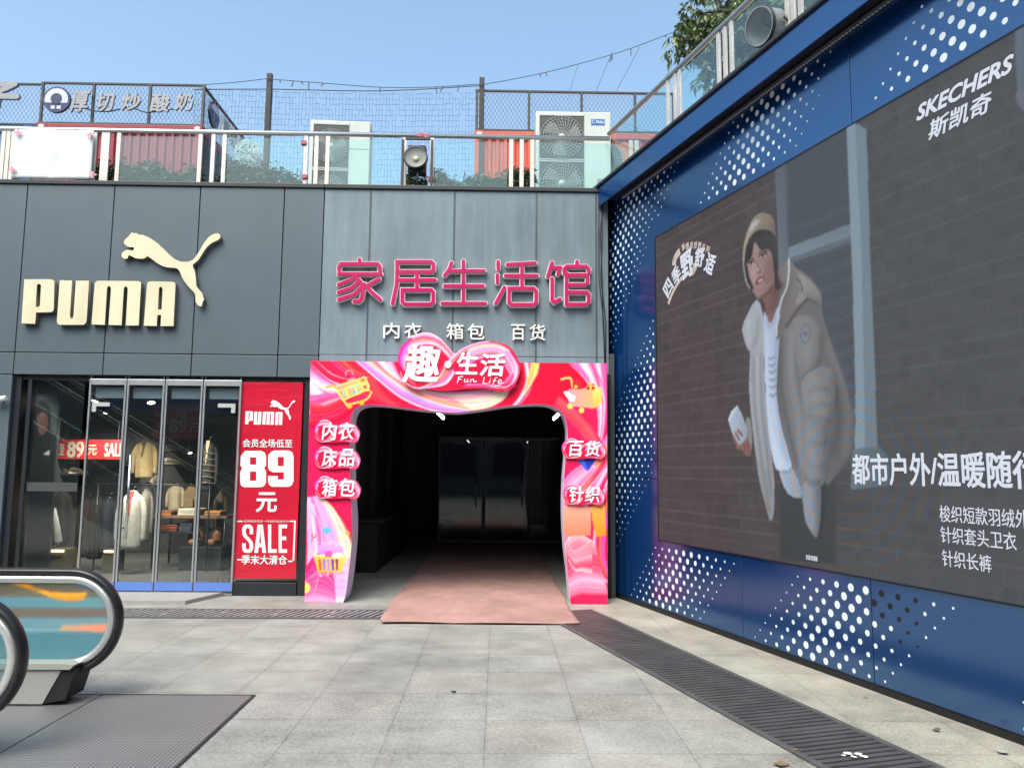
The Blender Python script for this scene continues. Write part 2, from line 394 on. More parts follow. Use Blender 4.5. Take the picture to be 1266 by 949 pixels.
def diced(loops, cell):
    """filled outline cut into small cells, so that it can take paint and keeps a clean edge"""
    me = shape_mesh(loops); bm = bmesh.new(); bm.from_mesh(me); bmesh.ops.remove_doubles(bm, verts=bm.verts[:], dist=1e-5)
    lo = [min(v.co[k] for v in bm.verts) for k in (0, 1)]; hi = [max(v.co[k] for v in bm.verts) for k in (0, 1)]
    for k in (0, 1):
        t = lo[k]+cell
        while t < hi[k]:
            # only the faces that straddle the cut are touched
            fs = [f for f in bm.faces if min(v.co[k] for v in f.verts) < t-1e-6 and max(v.co[k] for v in f.verts) > t+1e-6]
            geom = list({x for f in fs for x in (*f.verts, *f.edges, f)})
            co = Vector((0, 0, 0)); co[k] = t; no = Vector((0, 0, 0)); no[k] = 1
            if geom: bmesh.ops.bisect_plane(bm, geom=geom, plane_co=co, plane_no=no)
            t += cell
    for f in bm.faces:
        if f.normal.z < 0: f.normal_flip()
    bm.to_mesh(me); bm.free(); return me
# ================================================================== THE SETTING
TOP = 5.30            # terrace level
SEAM = 3.03           # joint between the tall and the low row of panels
HEAD = 2.75           # underside of the panels
XC = -2.32            # where the dark shop cladding meets the paler passage cladding
XR = 1.40             # right end of the passage front

# ---- paving: one sheet; slabs, joints and wear in the shader
def paving_mat():
    m = bpy.data.materials.new('granite_paving'); m.use_nodes = True; N = m.node_tree.nodes; L = m.node_tree.links
    b = N['Principled BSDF']; b.inputs['Specular IOR Level'].default_value = 0.35
    tc = N.new('ShaderNodeTexCoord'); sp = N.new('ShaderNodeSeparateXYZ'); L.new(tc.outputs['Object'], sp.inputs[0])
    def M(op, a, b_=None, c=None):
        n = N.new('ShaderNodeMath'); n.operation = op
        for i, v in enumerate((a, b_, c)):
            if v is None: continue
            if isinstance(v, (int, float)): n.inputs[i].default_value = v
            else: L.new(v, n.inputs[i])
        return n.outputs[0]
    P = 0.59
    x = M('MULTIPLY_ADD', sp.outputs['X'], 1/P, 1.24/P + 100); y = M('MULTIPLY_ADD', sp.outputs['Y'], 1/P, 4.17/P + 100)
    ix, iy = M('FLOOR', x), M('FLOOR', y); fx, fy = M('FRACT', x), M('FRACT', y)
    def edge(f, w): return M('MAXIMUM', M('LESS_THAN', f, w), M('GREATER_THAN', f, 1-w))
    jx = edge(fx, 0.0065); jy = edge(fy, 0.0055)
    joint = M('MAXIMUM', jx, jy)
    cv = N.new('ShaderNodeCombineXYZ'); L.new(ix, cv.inputs[0]); L.new(iy, cv.inputs[1])
    wn = N.new('ShaderNodeTexWhiteNoise'); wn.noise_dimensions = '2D'; L.new(cv.outputs[0], wn.inputs['Vector'])
    def noise(sc, det, rough=0.6):
        n = N.new('ShaderNodeTexNoise'); n.inputs['Scale'].default_value = sc; n.inputs['Detail'].default_value = det; n.inputs['Roughness'].default_value = rough
        L.new(tc.outputs['Object'], n.inputs['Vector']); return n.outputs['Fac']
    spk = noise(130, 3, 0.8); spk2 = noise(45, 4, 0.75); mot = noise(2.3, 6, 0.65); big = noise(0.35, 4)
    # flamed slabs (coarse grain) in the near rows, smoother ones towards the shopfront
    rowf = M('MULTIPLY', M('LESS_THAN', sp.outputs['Y'], -4.17), 1.0)
    rnd = M('GREATER_THAN', wn.outputs['Value'], 0.86)
    grain = M('MULTIPLY_ADD', M('MAXIMUM', rowf, rnd), 1.05, 0.55)
    g1 = M('MULTIPLY', M('SUBTRACT', spk, 0.5), M('MULTIPLY', grain, 0.75))
    g2 = M('MULTIPLY', M('SUBTRACT', spk2, 0.5), M('MULTIPLY', grain, 0.9))
    v = M('ADD', M('ADD', g1, g2), M('MULTIPLY', M('SUBTRACT', mot, 0.5), 1.15))
    v = M('ADD', v, M('MULTIPLY', M('SUBTRACT', wn.outputs['Value'], 0.5), 0.10))
    v = M('ADD', v, M('MULTIPLY', M('SUBTRACT', big, 0.5), 1.0))
    # scuffs: pale stretched smears
    mp = N.new('ShaderNodeMapping'); mp.inputs['Scale'].default_value = (0.8, 3.5, 1); mp.inputs['Rotation'].default_value = (0, 0, 0.25); L.new(tc.outputs['Object'], mp.inputs[0])
    sm = N.new('ShaderNodeTexNoise'); sm.inputs['Scale'].default_value = 2.4; sm.inputs['Detail'].default_value = 7; sm.inputs['Roughness'].default_value = 0.7; L.new(mp.outputs[0], sm.inputs['Vector'])
    sr = N.new('ShaderNodeMapRange'); sr.inputs['From Min'].default_value = 0.56; sr.inputs['From Max'].default_value = 0.75; sr.inputs['To Max'].default_value = 0.22; L.new(sm.outputs['Fac'], sr.inputs['Value'])
    v = M('ADD', v, sr.outputs[0])
    # a few dark drips and gum spots
    vo = N.new('ShaderNodeTexVoronoi'); vo.inputs['Scale'].default_value = 1.1; L.new(tc.outputs['Object'], vo.inputs['Vector'])
    gum = M('MULTIPLY', M('LESS_THAN', vo.outputs['Distance'], 0.03), 0.35)
    # dirt gathered along the joints, uneven from place to place
    ex = M('MINIMUM', fx, M('SUBTRACT', 1.0, fx)); ey = M('MINIMUM', fy, M('SUBTRACT', 1.0, fy)); ed = M('MINIMUM', ex, ey)
    er = N.new('ShaderNodeMapRange'); er.inputs['From Min'].default_value = 0.0; er.inputs['From Max'].default_value = 0.07; er.inputs['To Min'].default_value = 1.0; er.inputs['To Max'].default_value = 0.0; L.new(ed, er.inputs['Value'])
    dn = noise(1.3, 5, 0.7); dr_ = N.new('ShaderNodeMapRange'); dr_.inputs['From Min'].default_value = 0.42; dr_.inputs['From Max'].default_value = 0.68; L.new(dn, dr_.inputs['Value'])
    v = M('SUBTRACT', v, M('MULTIPLY', M('MULTIPLY', er.outputs[0], dr_.outputs[0]), 0.17))
    # drips and water marks
    w1 = N.new('ShaderNodeTexNoise'); w1.inputs['Scale'].default_value = 1.7; w1.inputs['Detail'].default_value = 3; w1.inputs['Distortion'].default_value = 1.6; L.new(tc.outputs['Object'], w1.inputs['Vector'])
    wd_ = M('ABSOLUTE', M('SUBTRACT', w1.outputs['Fac'], 0.53)); wm = N.new('ShaderNodeMapRange'); wm.inputs['From Min'].default_value = 0.0; wm.inputs['From Max'].default_value = 0.014; wm.inputs['To Min'].default_value = 0.10; wm.inputs['To Max'].default_value = 0.0; L.new(wd_, wm.inputs['Value'])
    v = M('SUBTRACT', v, wm.outputs[0])
    vo2 = N.new('ShaderNodeTexVoronoi'); vo2.inputs['Scale'].default_value = 3.1; L.new(tc.outputs['Object'], vo2.inputs['Vector'])
    v = M('SUBTRACT', v, M('MULTIPLY', M('LESS_THAN', vo2.outputs['Distance'], 0.035), 0.22))
    val = M('MULTIPLY', M('SUBTRACT', M('ADD', 1.0, v), gum), M('SUBTRACT', 1.0, M('MULTIPLY', joint, 0.25)))
    tint = N.new('ShaderNodeMix'); tint.data_type = 'RGBA'
    tint.inputs['A'].default_value = (0.268, 0.264, 0.246, 1); tint.inputs['B'].default_value = (0.248, 0.258, 0.245, 1)
    L.new(M('FRACT', M('MULTIPLY', wn.outputs['Value'], 7.3)), tint.inputs['Factor'])
    # warmer, sandier slabs on the side towards the blue wall
    wr = N.new('ShaderNodeMapRange'); wr.inputs['From Min'].default_value = 0.2; wr.inputs['From Max'].default_value = 1.6; L.new(M('ADD', sp.outputs['X'], M('MULTIPLY', sp.outputs['Y'], 0.22)), wr.inputs['Value'])
    t2 = N.new('ShaderNodeMix'); t2.data_type = 'RGBA'; t2.inputs['B'].default_value = (0.325, 0.308, 0.262, 1); L.new(tint.outputs['Result'], t2.inputs['A']); L.new(M('MULTIPLY', wr.outputs[0], 0.9), t2.inputs['Factor'])
    s = N.new('ShaderNodeVectorMath'); s.operation = 'SCALE'; L.new(t2.outputs['Result'], s.inputs[0]); L.new(val, s.inputs['Scale']); L.new(s.outputs[0], b.inputs['Base Color'])
    rr = N.new('ShaderNodeMapRange'); rr.inputs['To Min'].default_value = 0.42; rr.inputs['To Max'].default_value = 0.75; L.new(mot, rr.inputs['Value']); L.new(rr.outputs[0], b.inputs['Roughness'])
    bp = N.new('ShaderNodeBump'); bp.inputs['Strength'].default_value = 0.35; bp.inputs['Distance'].default_value = 0.004
    L.new(M('SUBTRACT', M('MULTIPLY', spk2, grain), M('MULTIPLY', joint, 1.2)), bp.inputs['Height']); L.new(bp.outputs[0], b.inputs['Normal'])
    return m
g = MB(); R_ = 220
g.quad((-R_, -R_, 0), (R_, -R_, 0), (R_, R_, 0), (-R_, R_, 0))
struct('ground', g, paving_mat())

# ---- terrace deck above the shops (behind the two fronts)
M_DECK = mat('terrace_concrete', (0.27, 0.27, 0.26), 0.8, noise=0.15, nscale=1.5)
g = MB(); e1 = WALL(9.5, 0)
g.prism([(-40, 0.62), (1.6, 0.62), (WALL(0.2, 0, -0.4)[0], WALL(0.2, 0, -0.4)[1]), (WALL(12, 0, -0.4)[0], WALL(12, 0, -0.4)[1]), (45, WALL(12, 0)[1]), (45, 60), (-40, 60)],
        Frame((0, 0, TOP-0.4), (1, 0, 0), (0, 1, 0), (0, 0, 1)), 0, 0.38)
struct('terrace_floor', g, M_DECK)

# ================================================================== SHOP BUILDING (left)
M_DARK = mat('slate_panel', (0.088, 0.112, 0.132), 0.36, spec=0.5, noise=0.09, nscale=0.6, streak=0.05, bump=0.35, bscale=1.1)
M_PALE = mat('weathered_panel', (0.148, 0.195, 0.222), 0.42, spec=0.5, noise=0.20, nscale=0.9, streak=0.22, bump=0.35, bscale=1.3)
M_CAP = mat('dark_coping', (0.022, 0.026, 0.030), 0.5, noise=0.2)
M_BLK = mat('black_frame', (0.014, 0.017, 0.022), 0.4, noise=0.1)
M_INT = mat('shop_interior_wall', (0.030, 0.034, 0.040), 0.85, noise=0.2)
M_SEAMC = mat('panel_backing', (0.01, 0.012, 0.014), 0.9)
bld = thing('shop_building', (-6.0, 0.3, 0), 'slate grey panelled shop front with tall glass doors, left of the pink arch', 'building')
JX = [-14.3, -13.2, -12.0, -10.8, -9.62, -8.45, -7.33, -6.195, -5.065, -3.945, -2.845, XC]
g = MB(); G = 0.006
for a, b in zip(JX[:-1], JX[1:]):
    g.box(a+G, b-G, 0.0, 0.05, SEAM+G, TOP-0.05, 0.004)
    if b > -6.0: g.box(a+G, b-G, 0.0, 0.05, HEAD, SEAM-G, 0.004)
    else: g.box(a+G, b-G, 0.0, 0.05, HEAD+0.0, SEAM-G, 0.004)
    if b < -6.1: g.box(a+G, b-G, 0.0, 0.05, 0.1, HEAD-2*G, 0.004)
XW = -6.20           # left edge of the shop window recess
g.build('wall_panel', M_DARK, bld)
g = MB()
g.box(-14.3, XC-0.002, 0.055, 0.16, HEAD+0.01, TOP-0.06); g.box(-14.3, XW-0.08, 0.055, 0.16, 0.0, HEAD)
g.build('panel_backing', M_SEAMC, bld)
g = MB(); g.box(-14.3, XC, -0.025, 0.62, TOP-0.045, TOP+0.012, 0.008); g.build('coping', M_CAP, bld)
# recess: black steel surround and kick plate
g = MB()
g.box(XW-0.07, XW+0.09, 0.052, 0.20, 0.0, HEAD-0.003, 0.004); g.box(-2.50, XC-0.003, 0.052, 0.20, 0.0, HEAD-0.003, 0.004)
g.box(XW+0.092, -2.503, 0.07, 0.20, HEAD-0.06, HEAD-0.004)
g.box(-3.30, -2.503, 0.03, 0.20, 0.0, 0.165, 0.004)
g.box(-6.03, -5.98, 0.06, 0.19, 0.0, HEAD-0.065, 0.003)
g.build('window_surround', M_BLK, bld)
# room behind
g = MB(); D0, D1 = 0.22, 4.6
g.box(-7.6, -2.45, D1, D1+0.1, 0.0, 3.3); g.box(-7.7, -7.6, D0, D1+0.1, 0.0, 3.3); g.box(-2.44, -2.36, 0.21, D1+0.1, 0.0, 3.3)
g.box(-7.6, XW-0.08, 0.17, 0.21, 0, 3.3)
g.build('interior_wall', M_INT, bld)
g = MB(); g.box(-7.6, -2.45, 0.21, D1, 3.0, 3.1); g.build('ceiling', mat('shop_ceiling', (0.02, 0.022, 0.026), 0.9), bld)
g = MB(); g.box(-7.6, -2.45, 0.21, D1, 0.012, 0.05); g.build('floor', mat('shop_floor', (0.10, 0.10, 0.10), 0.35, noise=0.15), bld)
# fixed pane left of the doors with a frosted band
M_GLASS = glass_mat('shop_glass', (0.90, 0.94, 0.95), 1.45, haze=0.006)
wl = MB(); wl.box(-5.978, -5.33, 0.10, 0.112, 0.05, HEAD-0.065)
pane = wl.build('window_pane', M_GLASS, bld)
g = MB(); z0, z1 = at(60, 607, .1)[2], at(60, 596, .1)[2]
g.box(-5.975, -5.335, 0.094, 0.098, z0, z1); g.build('frosted_band', mat('frosted_film', (0.050, 0.053, 0.058), 0.6), pane)
# side wall lamp at the frame's left edge
lamp = thing('wall_lamp', (-6.42, 0.0, 2.45), 'small white bullet lamp fixed to the slate panels left of the shop window', 'lamp')
p = at(4, 492, -0.08)
g = MB(); g.tube([(p[0]-0.05, 0.0, p[2]-0.03), (p[0]-0.05, -0.07, p[2]-0.02)], 0.012); g.build('bracket', mat('grey_metal', (0.3, 0.31, 0.32), 0.4, 0.8), lamp)
g = MB(); g.tube([(p[0]-0.14, -0.08, p[2]-0.03), (p[0]+0.02, -0.08, p[2]+0.0), (p[0]+0.04, -0.08, p[2]+0.004)], [0.028, 0.036, 0.030], 14); g.build('shade', mat('white_paint', (0.75, 0.75, 0.74), 0.4), lamp)

# ================================================================== PASSAGE BUILDING (centre)
pas = thing('passage_building', (-0.4, 0.3, 0), 'pale weathered panel front over the dark passage behind the pink arch', 'building')
PX = [XC, at(455, 350)[0], at(560, 350)[0], at(662.5, 350)[0], at(737, 350)[0], XR+0.03]
g = MB()
for a, b in zip(PX[:-1], PX[1:]):
    g.box(a+G*0.8, b-G*0.8, 0.004, 0.05, SEAM+0.02, TOP-0.05, 0.004)
    g.box(a+G*0.8, b-G*0.8, 0.004, 0.05, HEAD+0.08, SEAM+0.012, 0.004)
g.build('wall_panel', M_PALE, pas)
g = MB()
for x in PX[1:-1]: g.box(x-0.004, x+0.014, -0.002, 0.054, HEAD+0.1, TOP-0.052)
g.build('joint_strip', mat('joint_strip', (0.055, 0.07, 0.08), 0.5, noise=0.3, nscale=3), pas)
g = MB(); g.box(XC+0.002, XR+0.03, 0.055, 0.30, HEAD+0.1, TOP-0.06); g.build('panel_backing', M_SEAMC, pas)
g = MB(); g.box(XC+0.002, XR+0.10, -0.025, 0.62, TOP-0.045, TOP+0.012, 0.008); g.build('coping', M_CAP, pas)
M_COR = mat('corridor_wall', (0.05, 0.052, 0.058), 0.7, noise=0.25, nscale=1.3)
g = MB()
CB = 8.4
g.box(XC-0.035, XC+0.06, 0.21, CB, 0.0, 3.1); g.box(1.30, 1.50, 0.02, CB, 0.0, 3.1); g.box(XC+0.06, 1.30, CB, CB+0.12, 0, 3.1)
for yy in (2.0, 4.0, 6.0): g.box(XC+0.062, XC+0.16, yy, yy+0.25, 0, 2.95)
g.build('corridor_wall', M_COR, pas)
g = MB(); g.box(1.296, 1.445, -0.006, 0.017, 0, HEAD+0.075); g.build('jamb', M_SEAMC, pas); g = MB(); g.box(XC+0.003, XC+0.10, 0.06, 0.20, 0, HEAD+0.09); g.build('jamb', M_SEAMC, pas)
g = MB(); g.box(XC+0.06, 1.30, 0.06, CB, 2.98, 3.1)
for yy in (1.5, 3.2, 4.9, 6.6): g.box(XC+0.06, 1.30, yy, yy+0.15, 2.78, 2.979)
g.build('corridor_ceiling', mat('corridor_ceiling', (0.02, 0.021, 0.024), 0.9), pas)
# louvre grille above the far doors
g = MB()
for i in range(9): g.box(-1.3, 1.25, CB-0.16, CB-0.06, 2.3+i*0.07, 2.335+i*0.07)
g.build('louvre_grille', mat('louvre_metal', (0.05, 0.055, 0.06), 0.5, 0.4), pas)
# open far doorway with strips of clear plastic hanging in it
M_STRIP = glass_mat('plastic_strip', (0.55, 0.58, 0.58), 1.45, rough=0.12, haze=0.02)
sc = thing('strip_curtain', (-0.1, 7.4, 0), 'clear plastic strip curtain hanging at the far end of the dark passage', 'curtain')
g = MB(); g.box(-1.25, 1.2, 7.38, 7.44, 2.22, 2.27); g.build('rail', mat('steel', (0.55, 0.56, 0.57), 0.3, 0.9), sc)
g = MB()
x = -1.22; i = 0
while x < 1.1:
    w = 0.2; yy = 7.36 + 0.012*(i % 2); sw = RND.uniform(-0.015, 0.015)
    g.tube([(x+w/2, yy, 2.24), (x+w/2+sw*0.3, yy-0.004, 1.2), (x+w/2+sw, yy, 0.06)], 0.5*w, 10, flat=(1, 0.05)); x += w*0.88; i += 1
g.build('strip', M_STRIP, sc)
# clear doors standing in the passage, bright stainless edges
M_ST = mat('stainless_steel', (0.60, 0.61, 0.62), 0.25, 1.0, noise=0.05)
dr = thing('passage_door', (-0.55, 6.6, 0), 'first glass door from the left in the row inside the dark passage', 'door')
g = MB(); g.box(-1.25, -0.30, 6.60, 6.612, 0.1, 2.25); g.build('pane', glass_mat('dark_glass', (0.6, 0.65, 0.65), 1.5, haze=0.02), dr)
g = MB()
for x in (-1.25, -0.33): g.box(x, x+0.03, 6.585, 6.599, 0.06, 2.27, 0.004)
g.box(-1.22, -0.33, 6.585, 6.599, 0.06, 0.12); g.box(-1.22, -0.33, 6.585, 6.599, 2.22, 2.27); g.build('frame', mat('dull_steel', (0.16, 0.165, 0.17), 0.5, 0.5, noise=0.2), dr)
g = MB(); g.tube([(-0.45, 6.56, 0.8), (-0.45, 6.56, 1.5)], 0.014); g.build('handle', M_ST, dr)
dr['group'] = 'glass doors inside the passage'
for k, lab in enumerate(('second glass door from the left in the row inside the dark passage', 'third glass door from the left in the row inside the dark passage')):
    c2 = copy_thing(dr, (dr.location.x+0.97*(k+1), dr.location.y, 0), lab)
pb = MB(); pb.box(XC+0.17, -1.75, 2.2, 6.4, 0.75, 0.80, 0.01); pb.box(XC+0.17, -1.85, 2.25, 6.35, 0, 0.75)
tag(pb.build('counter', mat('counter_dark', (0.018, 0.018, 0.02), 0.6, noise=0.3), None), 'low dark counter along the left wall inside the passage', 'counter')
# low lit kiosk pane at the back (dim grey panel seen through the doorway)
M_TUBE = mat('tube_light', (0.9, 0.95, 1.0), 0.4, emit=9.0)
for i, (px, Y, lab, tilt) in enumerate((((544, 513), 1.2, 'lit fluorescent tube under the passage ceiling, left one of the two', 0.25), ((689, 514), 1.2, 'lit fluorescent tube under the passage ceiling, right one of the two', 0.0))):
    c = at(*px, Y); L_ = 0.55
    t = thing('tube_lamp', (c[0], Y, 2.775), lab, 'lamp', 'tube lamps in the passage')
    g = MB(); g.box(c[0]-0.03, c[0]+0.03, Y-0.75, Y+0.75, c[2]+0.018, c[2]+0.045); g.build('housing', mat('grey_metal', (0.3, 0.31, 0.32), 0.4, 0.8), t)
    g = MB(); g.tube([(c[0], Y-0.73, c[2]), (c[0], Y+0.73, c[2])], 0.017, 10); g.build('tube', M_TUBE, t)
    for yy in (Y-0.3, Y+0.3): g = MB(); g.tube([(c[0], yy, c[2]+0.04), (c[0], yy, 2.99)], 0.006); g.build('hanger', mat('grey_metal', (0.3, 0.31, 0.32), 0.4, 0.8), t)

# ================================================================== SCREEN WALL (right)
wal = thing('screen_wall', tuple(WALL(3, 0)), 'deep blue clad wall with white dot pattern carrying the big video screen', 'wall')
def blue_mat():
    m = mat('blue_cladding', (0.002, 0.028, 0.118), 0.5, spec=0.0, noise=0.05, nscale=0.8); N = m.node_tree.nodes; L = m.node_tree.links
    gl = N.new('ShaderNodeBsdfGlossy'); gl.inputs['Roughness'].default_value = 0.16; gl.inputs['Color'].default_value = (0.50, 0.74, 1.0, 1)
    mx = N.new('ShaderNodeMixShader'); mx.inputs[0].default_value = 0.20; L.new(N['Principled BSDF'].outputs[0], mx.inputs[1]); L.new(gl.outputs[0], mx.inputs[2]); L.new(mx.outputs[0], N['Material Output'].inputs['Surface'])
    return m
M_BLUE = blue_mat(); M_BLUE2 = M_BLUE
SL, SR, SB, ST = 1.348, 8.6, 0.82, 4.335
WS = [-0.0, 0.55, 1.345, 2.93, 4.565, 6.2, 7.8, 9.4, 11.0, 12.6]
g = MB(); WT = 5.28
for a, b in zip(WS[:-1], WS[1:]):
    q = 0.0035
    if b <= SL: g.fbox(WALL, a+q, b-q, 0.06, 1.505-q, -0.04, 0, 0.002); g.fbox(WALL, a+q, b-q, 1.505+q, WT, -0.04, 0, 0.002)
    elif a < SR-0.2:
        g.fbox(WALL, max(a, SL-0.003)+q, b-q, ST+0.012, WT, -0.04, 0, 0.002); g.fbox(WALL, max(a, SL-0.003)+q, b-q, 0.06, SB-0.012, -0.04, 0, 0.002)
        if b > SR: g.fbox(WALL, SR+0.014, b-q, SB-0.008, ST+0.008, -0.04, 0, 0.002)
    else: g.fbox(WALL, a+q, b-q, 0.06, WT, -0.04, 0, 0.002)
g.build('cladding', M_BLUE, wal)
g = MB(); g.fbox(WALL, 0.0, 12.6, 0.0, WT, -0.40, -0.045); g.build('wall_core', M_SEAMC, wal)
g = MB(); g.fbox(WALL, -0.02, 12.6, 0.0, 0.055, -0.03, -0.006); g.build('base_strip', mat('black_base', (0.006, 0.007, 0.009), 0.6), wal)
g = MB(); g.fbox(WALL, -0.05, -0.004, 0.0, WT, -0.40, 0.002, 0.003); g.build('end_trim', mat('dark_trim', (0.010, 0.012, 0.016), 0.5), wal)
# projecting fascia with a shadow gap below and a strip of small lamps
OV = 0.24
g = MB(); g.fbox(WALL, 0.24, 12.6, 5.055, 5.315, OV-0.02, OV, 0.003); g.build('fascia', M_BLUE2, wal)
g = MB(); g.fbox(WALL, 0.24, 12.6, 5.16, 5.20, -0.04, OV-0.022); g.build('soffit', mat('soffit_dark', (0.010, 0.014, 0.03), 0.6), wal)
g = MB(); g.fbox(WALL, 0.10, 12.6, 5.317, 5.352, -0.40, OV+0.03, 0.006); g.build('coping', M_CAP, wal)
g = MB(); g.fbox(WALL, 0.5, 12.6, 5.105, 5.130, 0.004, 0.035)
for k in range(300): g.fbox(WALL, 0.52+k*0.04, 0.54+k*0.04, 5.099, 5.104, 0.010, 0.030, mi=1)
g.build('light_strip', [mat('strip_grey', (0.10, 0.11, 0.13), 0.5), mat('strip_lens', (0.45, 0.47, 0.5), 0.3)], wal)
# dots punched through the cladding, white behind; a handful are not backed and look black
wd, bk = MB(), MB(); DX, DZ = 0.155, 0.0775
for r in range(0, 68):
    z = 0.10 + r*DZ
    for c_ in range(-2, 82):
        s_ = c_*DX + (DX/2 if r % 2 else 0.0) + 0.02
        if s_ < 0.03 or s_ > 12.5 or z > 5.06: continue
        if SL-0.03 < s_ < SR+0.03 and SB-0.035 < z < ST+0.035: continue
        d = s_ - (1.96 + 0.95*(z-0.75)) + 0.12*(z-3.0 if z > 3 else 0)*(1 if s_ < 1.4 else 0)
        d = (d + 1.0) % 2.5 - 1.0               # nearest band, -1 .. 1.5
        k = 1 + d/0.82 if d < 0 else 1 - d/1.05
        if k <= 0.10: continue
        rad = 0.0315*min(1.0, 0.12+0.95*k)*RND.uniform(0.97, 1.03)
        black = 4.55 < s_ < 5.02 and 0.4 < z < 0.79 and RND.random() < 0.8
        if black: bk.poly([WALL(s_+rad*cos(a*pi/8), z+rad*sin(a*pi/8), 0.0015) for a in range(16)])
        else: wd.poly([WALL(s_+rad*cos(a*pi/8), z+rad*sin(a*pi/8), 0.0015) for a in range(16)])
wd.build('dot_pattern', mat('dot_white', (0.74, 0.80, 0.82), 0.5, noise=0.06, nscale=4), wal)
bk.build('dark_dot_pattern', mat('dot_black', (0.003, 0.004, 0.008), 0.7), wal)
# wires down the corner
cb = MB()
for k, (dx, amp) in enumerate(((0.0, 0.02), (0.035, 0.03), (0.06, -0.02))):
    q = at(741, 245, -0.01)
    cb.tube([(q[0]-0.01+dx, -0.012, TOP-0.08), (q[0]-0.03+dx+amp, -0.014, 4.7), (q[0]-0.01+dx*0.7, -0.014, 4.1), (q[0]+0.03+dx*0.5+amp, -0.014, 3.5), (q[0]+0.06+dx*0.3, -0.014, 2.85)], 0.006, 6)
tag(cb.build('cable_bundle', mat('black_rubber', (0.012, 0.012, 0.013), 0.5)), 'loose black cables hanging down the pale panels beside the blue wall', 'cables')
# ================================================================== SIGNS ON THE FRONTS
FAC = facing(0.0)
M_CREAM = mat('cream_acrylic', (0.66, 0.60, 0.42), 0.35, noise=0.10, nscale=2.5, streak=0.08)
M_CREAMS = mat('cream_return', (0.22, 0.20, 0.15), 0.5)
def c5(pts): return [XZ(x/3.953, 260+y/3.953, -0.06) for x, y in pts]
def cut_letters(name, loops, mface, mside, fr, w0, w1, parent, sm=0):
    """outline with holes, front face and returns in two materials"""
    me = shape_mesh(loops, (w1-w0)/2); place(me, fr, (w0+w1)/2); me.materials.append(mface); me.materials.append(mside)
    n = Vector(fr.n)
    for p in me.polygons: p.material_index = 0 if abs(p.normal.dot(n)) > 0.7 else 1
    return link(name, me, parent)
sg = thing('shop_sign', tuple(at(125, 404)), 'large cream PUMA letters under a leaping cat on the slate panels', 'sign')
LET = {
 'P': [[(122,338),(250,338),(262,341),(269,352),(266,482),(263,492),(254,498),(180,500),(175,555),(108,553)], [(184,366),(190,361),(198,362),(204,369),(198,466),(193,472),(185,474),(178,471)]],
 'U': [[(295,342),(355,345),(345,512),(347,525),(353,530),(359,526),(362,512),(374,345),(438,345),(426,540),(421,553),(410,560),(297,560),(285,556),(281,545)]],
 'M': [[(466,358),(471,349),(482,345),(680,347),(690,352),(692,362),(680,563),(617,563),(627,388),(624,376),(617,372),(610,378),(607,390),(597,562),(533,560),(545,388),(542,374),(535,370),(527,376),(525,390),(515,560),(450,558)]],
 'A': [[(721,362),(726,351),(737,348),(846,350),(857,355),(860,366),(850,566),(787,566),(790,512),(772,512),(768,566),(705,564)], [(779,387),(781,378),(788,374),(795,379),(797,388),(792,485),(774,485)]]}
for k in 'PUMA': cut_letters('letter', [c5(l) for l in LET[k]], M_CREAM, M_CREAMS, FAC, 0.008, 0.075, sg)
CAT = [(608,160),(614,145),(632,127),(646,110),(655,115),(668,112),(679,120),(700,122),(740,140),(780,170),(820,208),(850,235),(880,250),(910,253),(935,248),(955,232),(980,195),(1000,160),(1025,130),(1050,117),(1068,115),(1079,127),(1074,141),(1058,151),(1036,161),(1010,185),(990,215),(970,245),(950,262),(944,274),(954,300),(960,340),(962,370),(976,390),(990,406),(995,425),(999,437),(992,449),(988,468),(978,469),(965,459),(957,440),(956,418),(950,402),(920,370),(895,335),(880,300),(868,286),(850,282),(810,278),(775,262),(745,240),(723,226),(712,234),(690,238),(660,233),(636,221),(629,226),(625,236),(614,238),(600,232),(597,215),(606,203),(625,195),(648,198),(657,194),(654,181),(640,182),(625,178),(616,170)]
CATL = smooth_loop(c5(CAT), 3)
cut_letters('cat_emblem', [CATL], M_CREAM, M_CREAMS, FAC, 0.008, 0.075, sg)

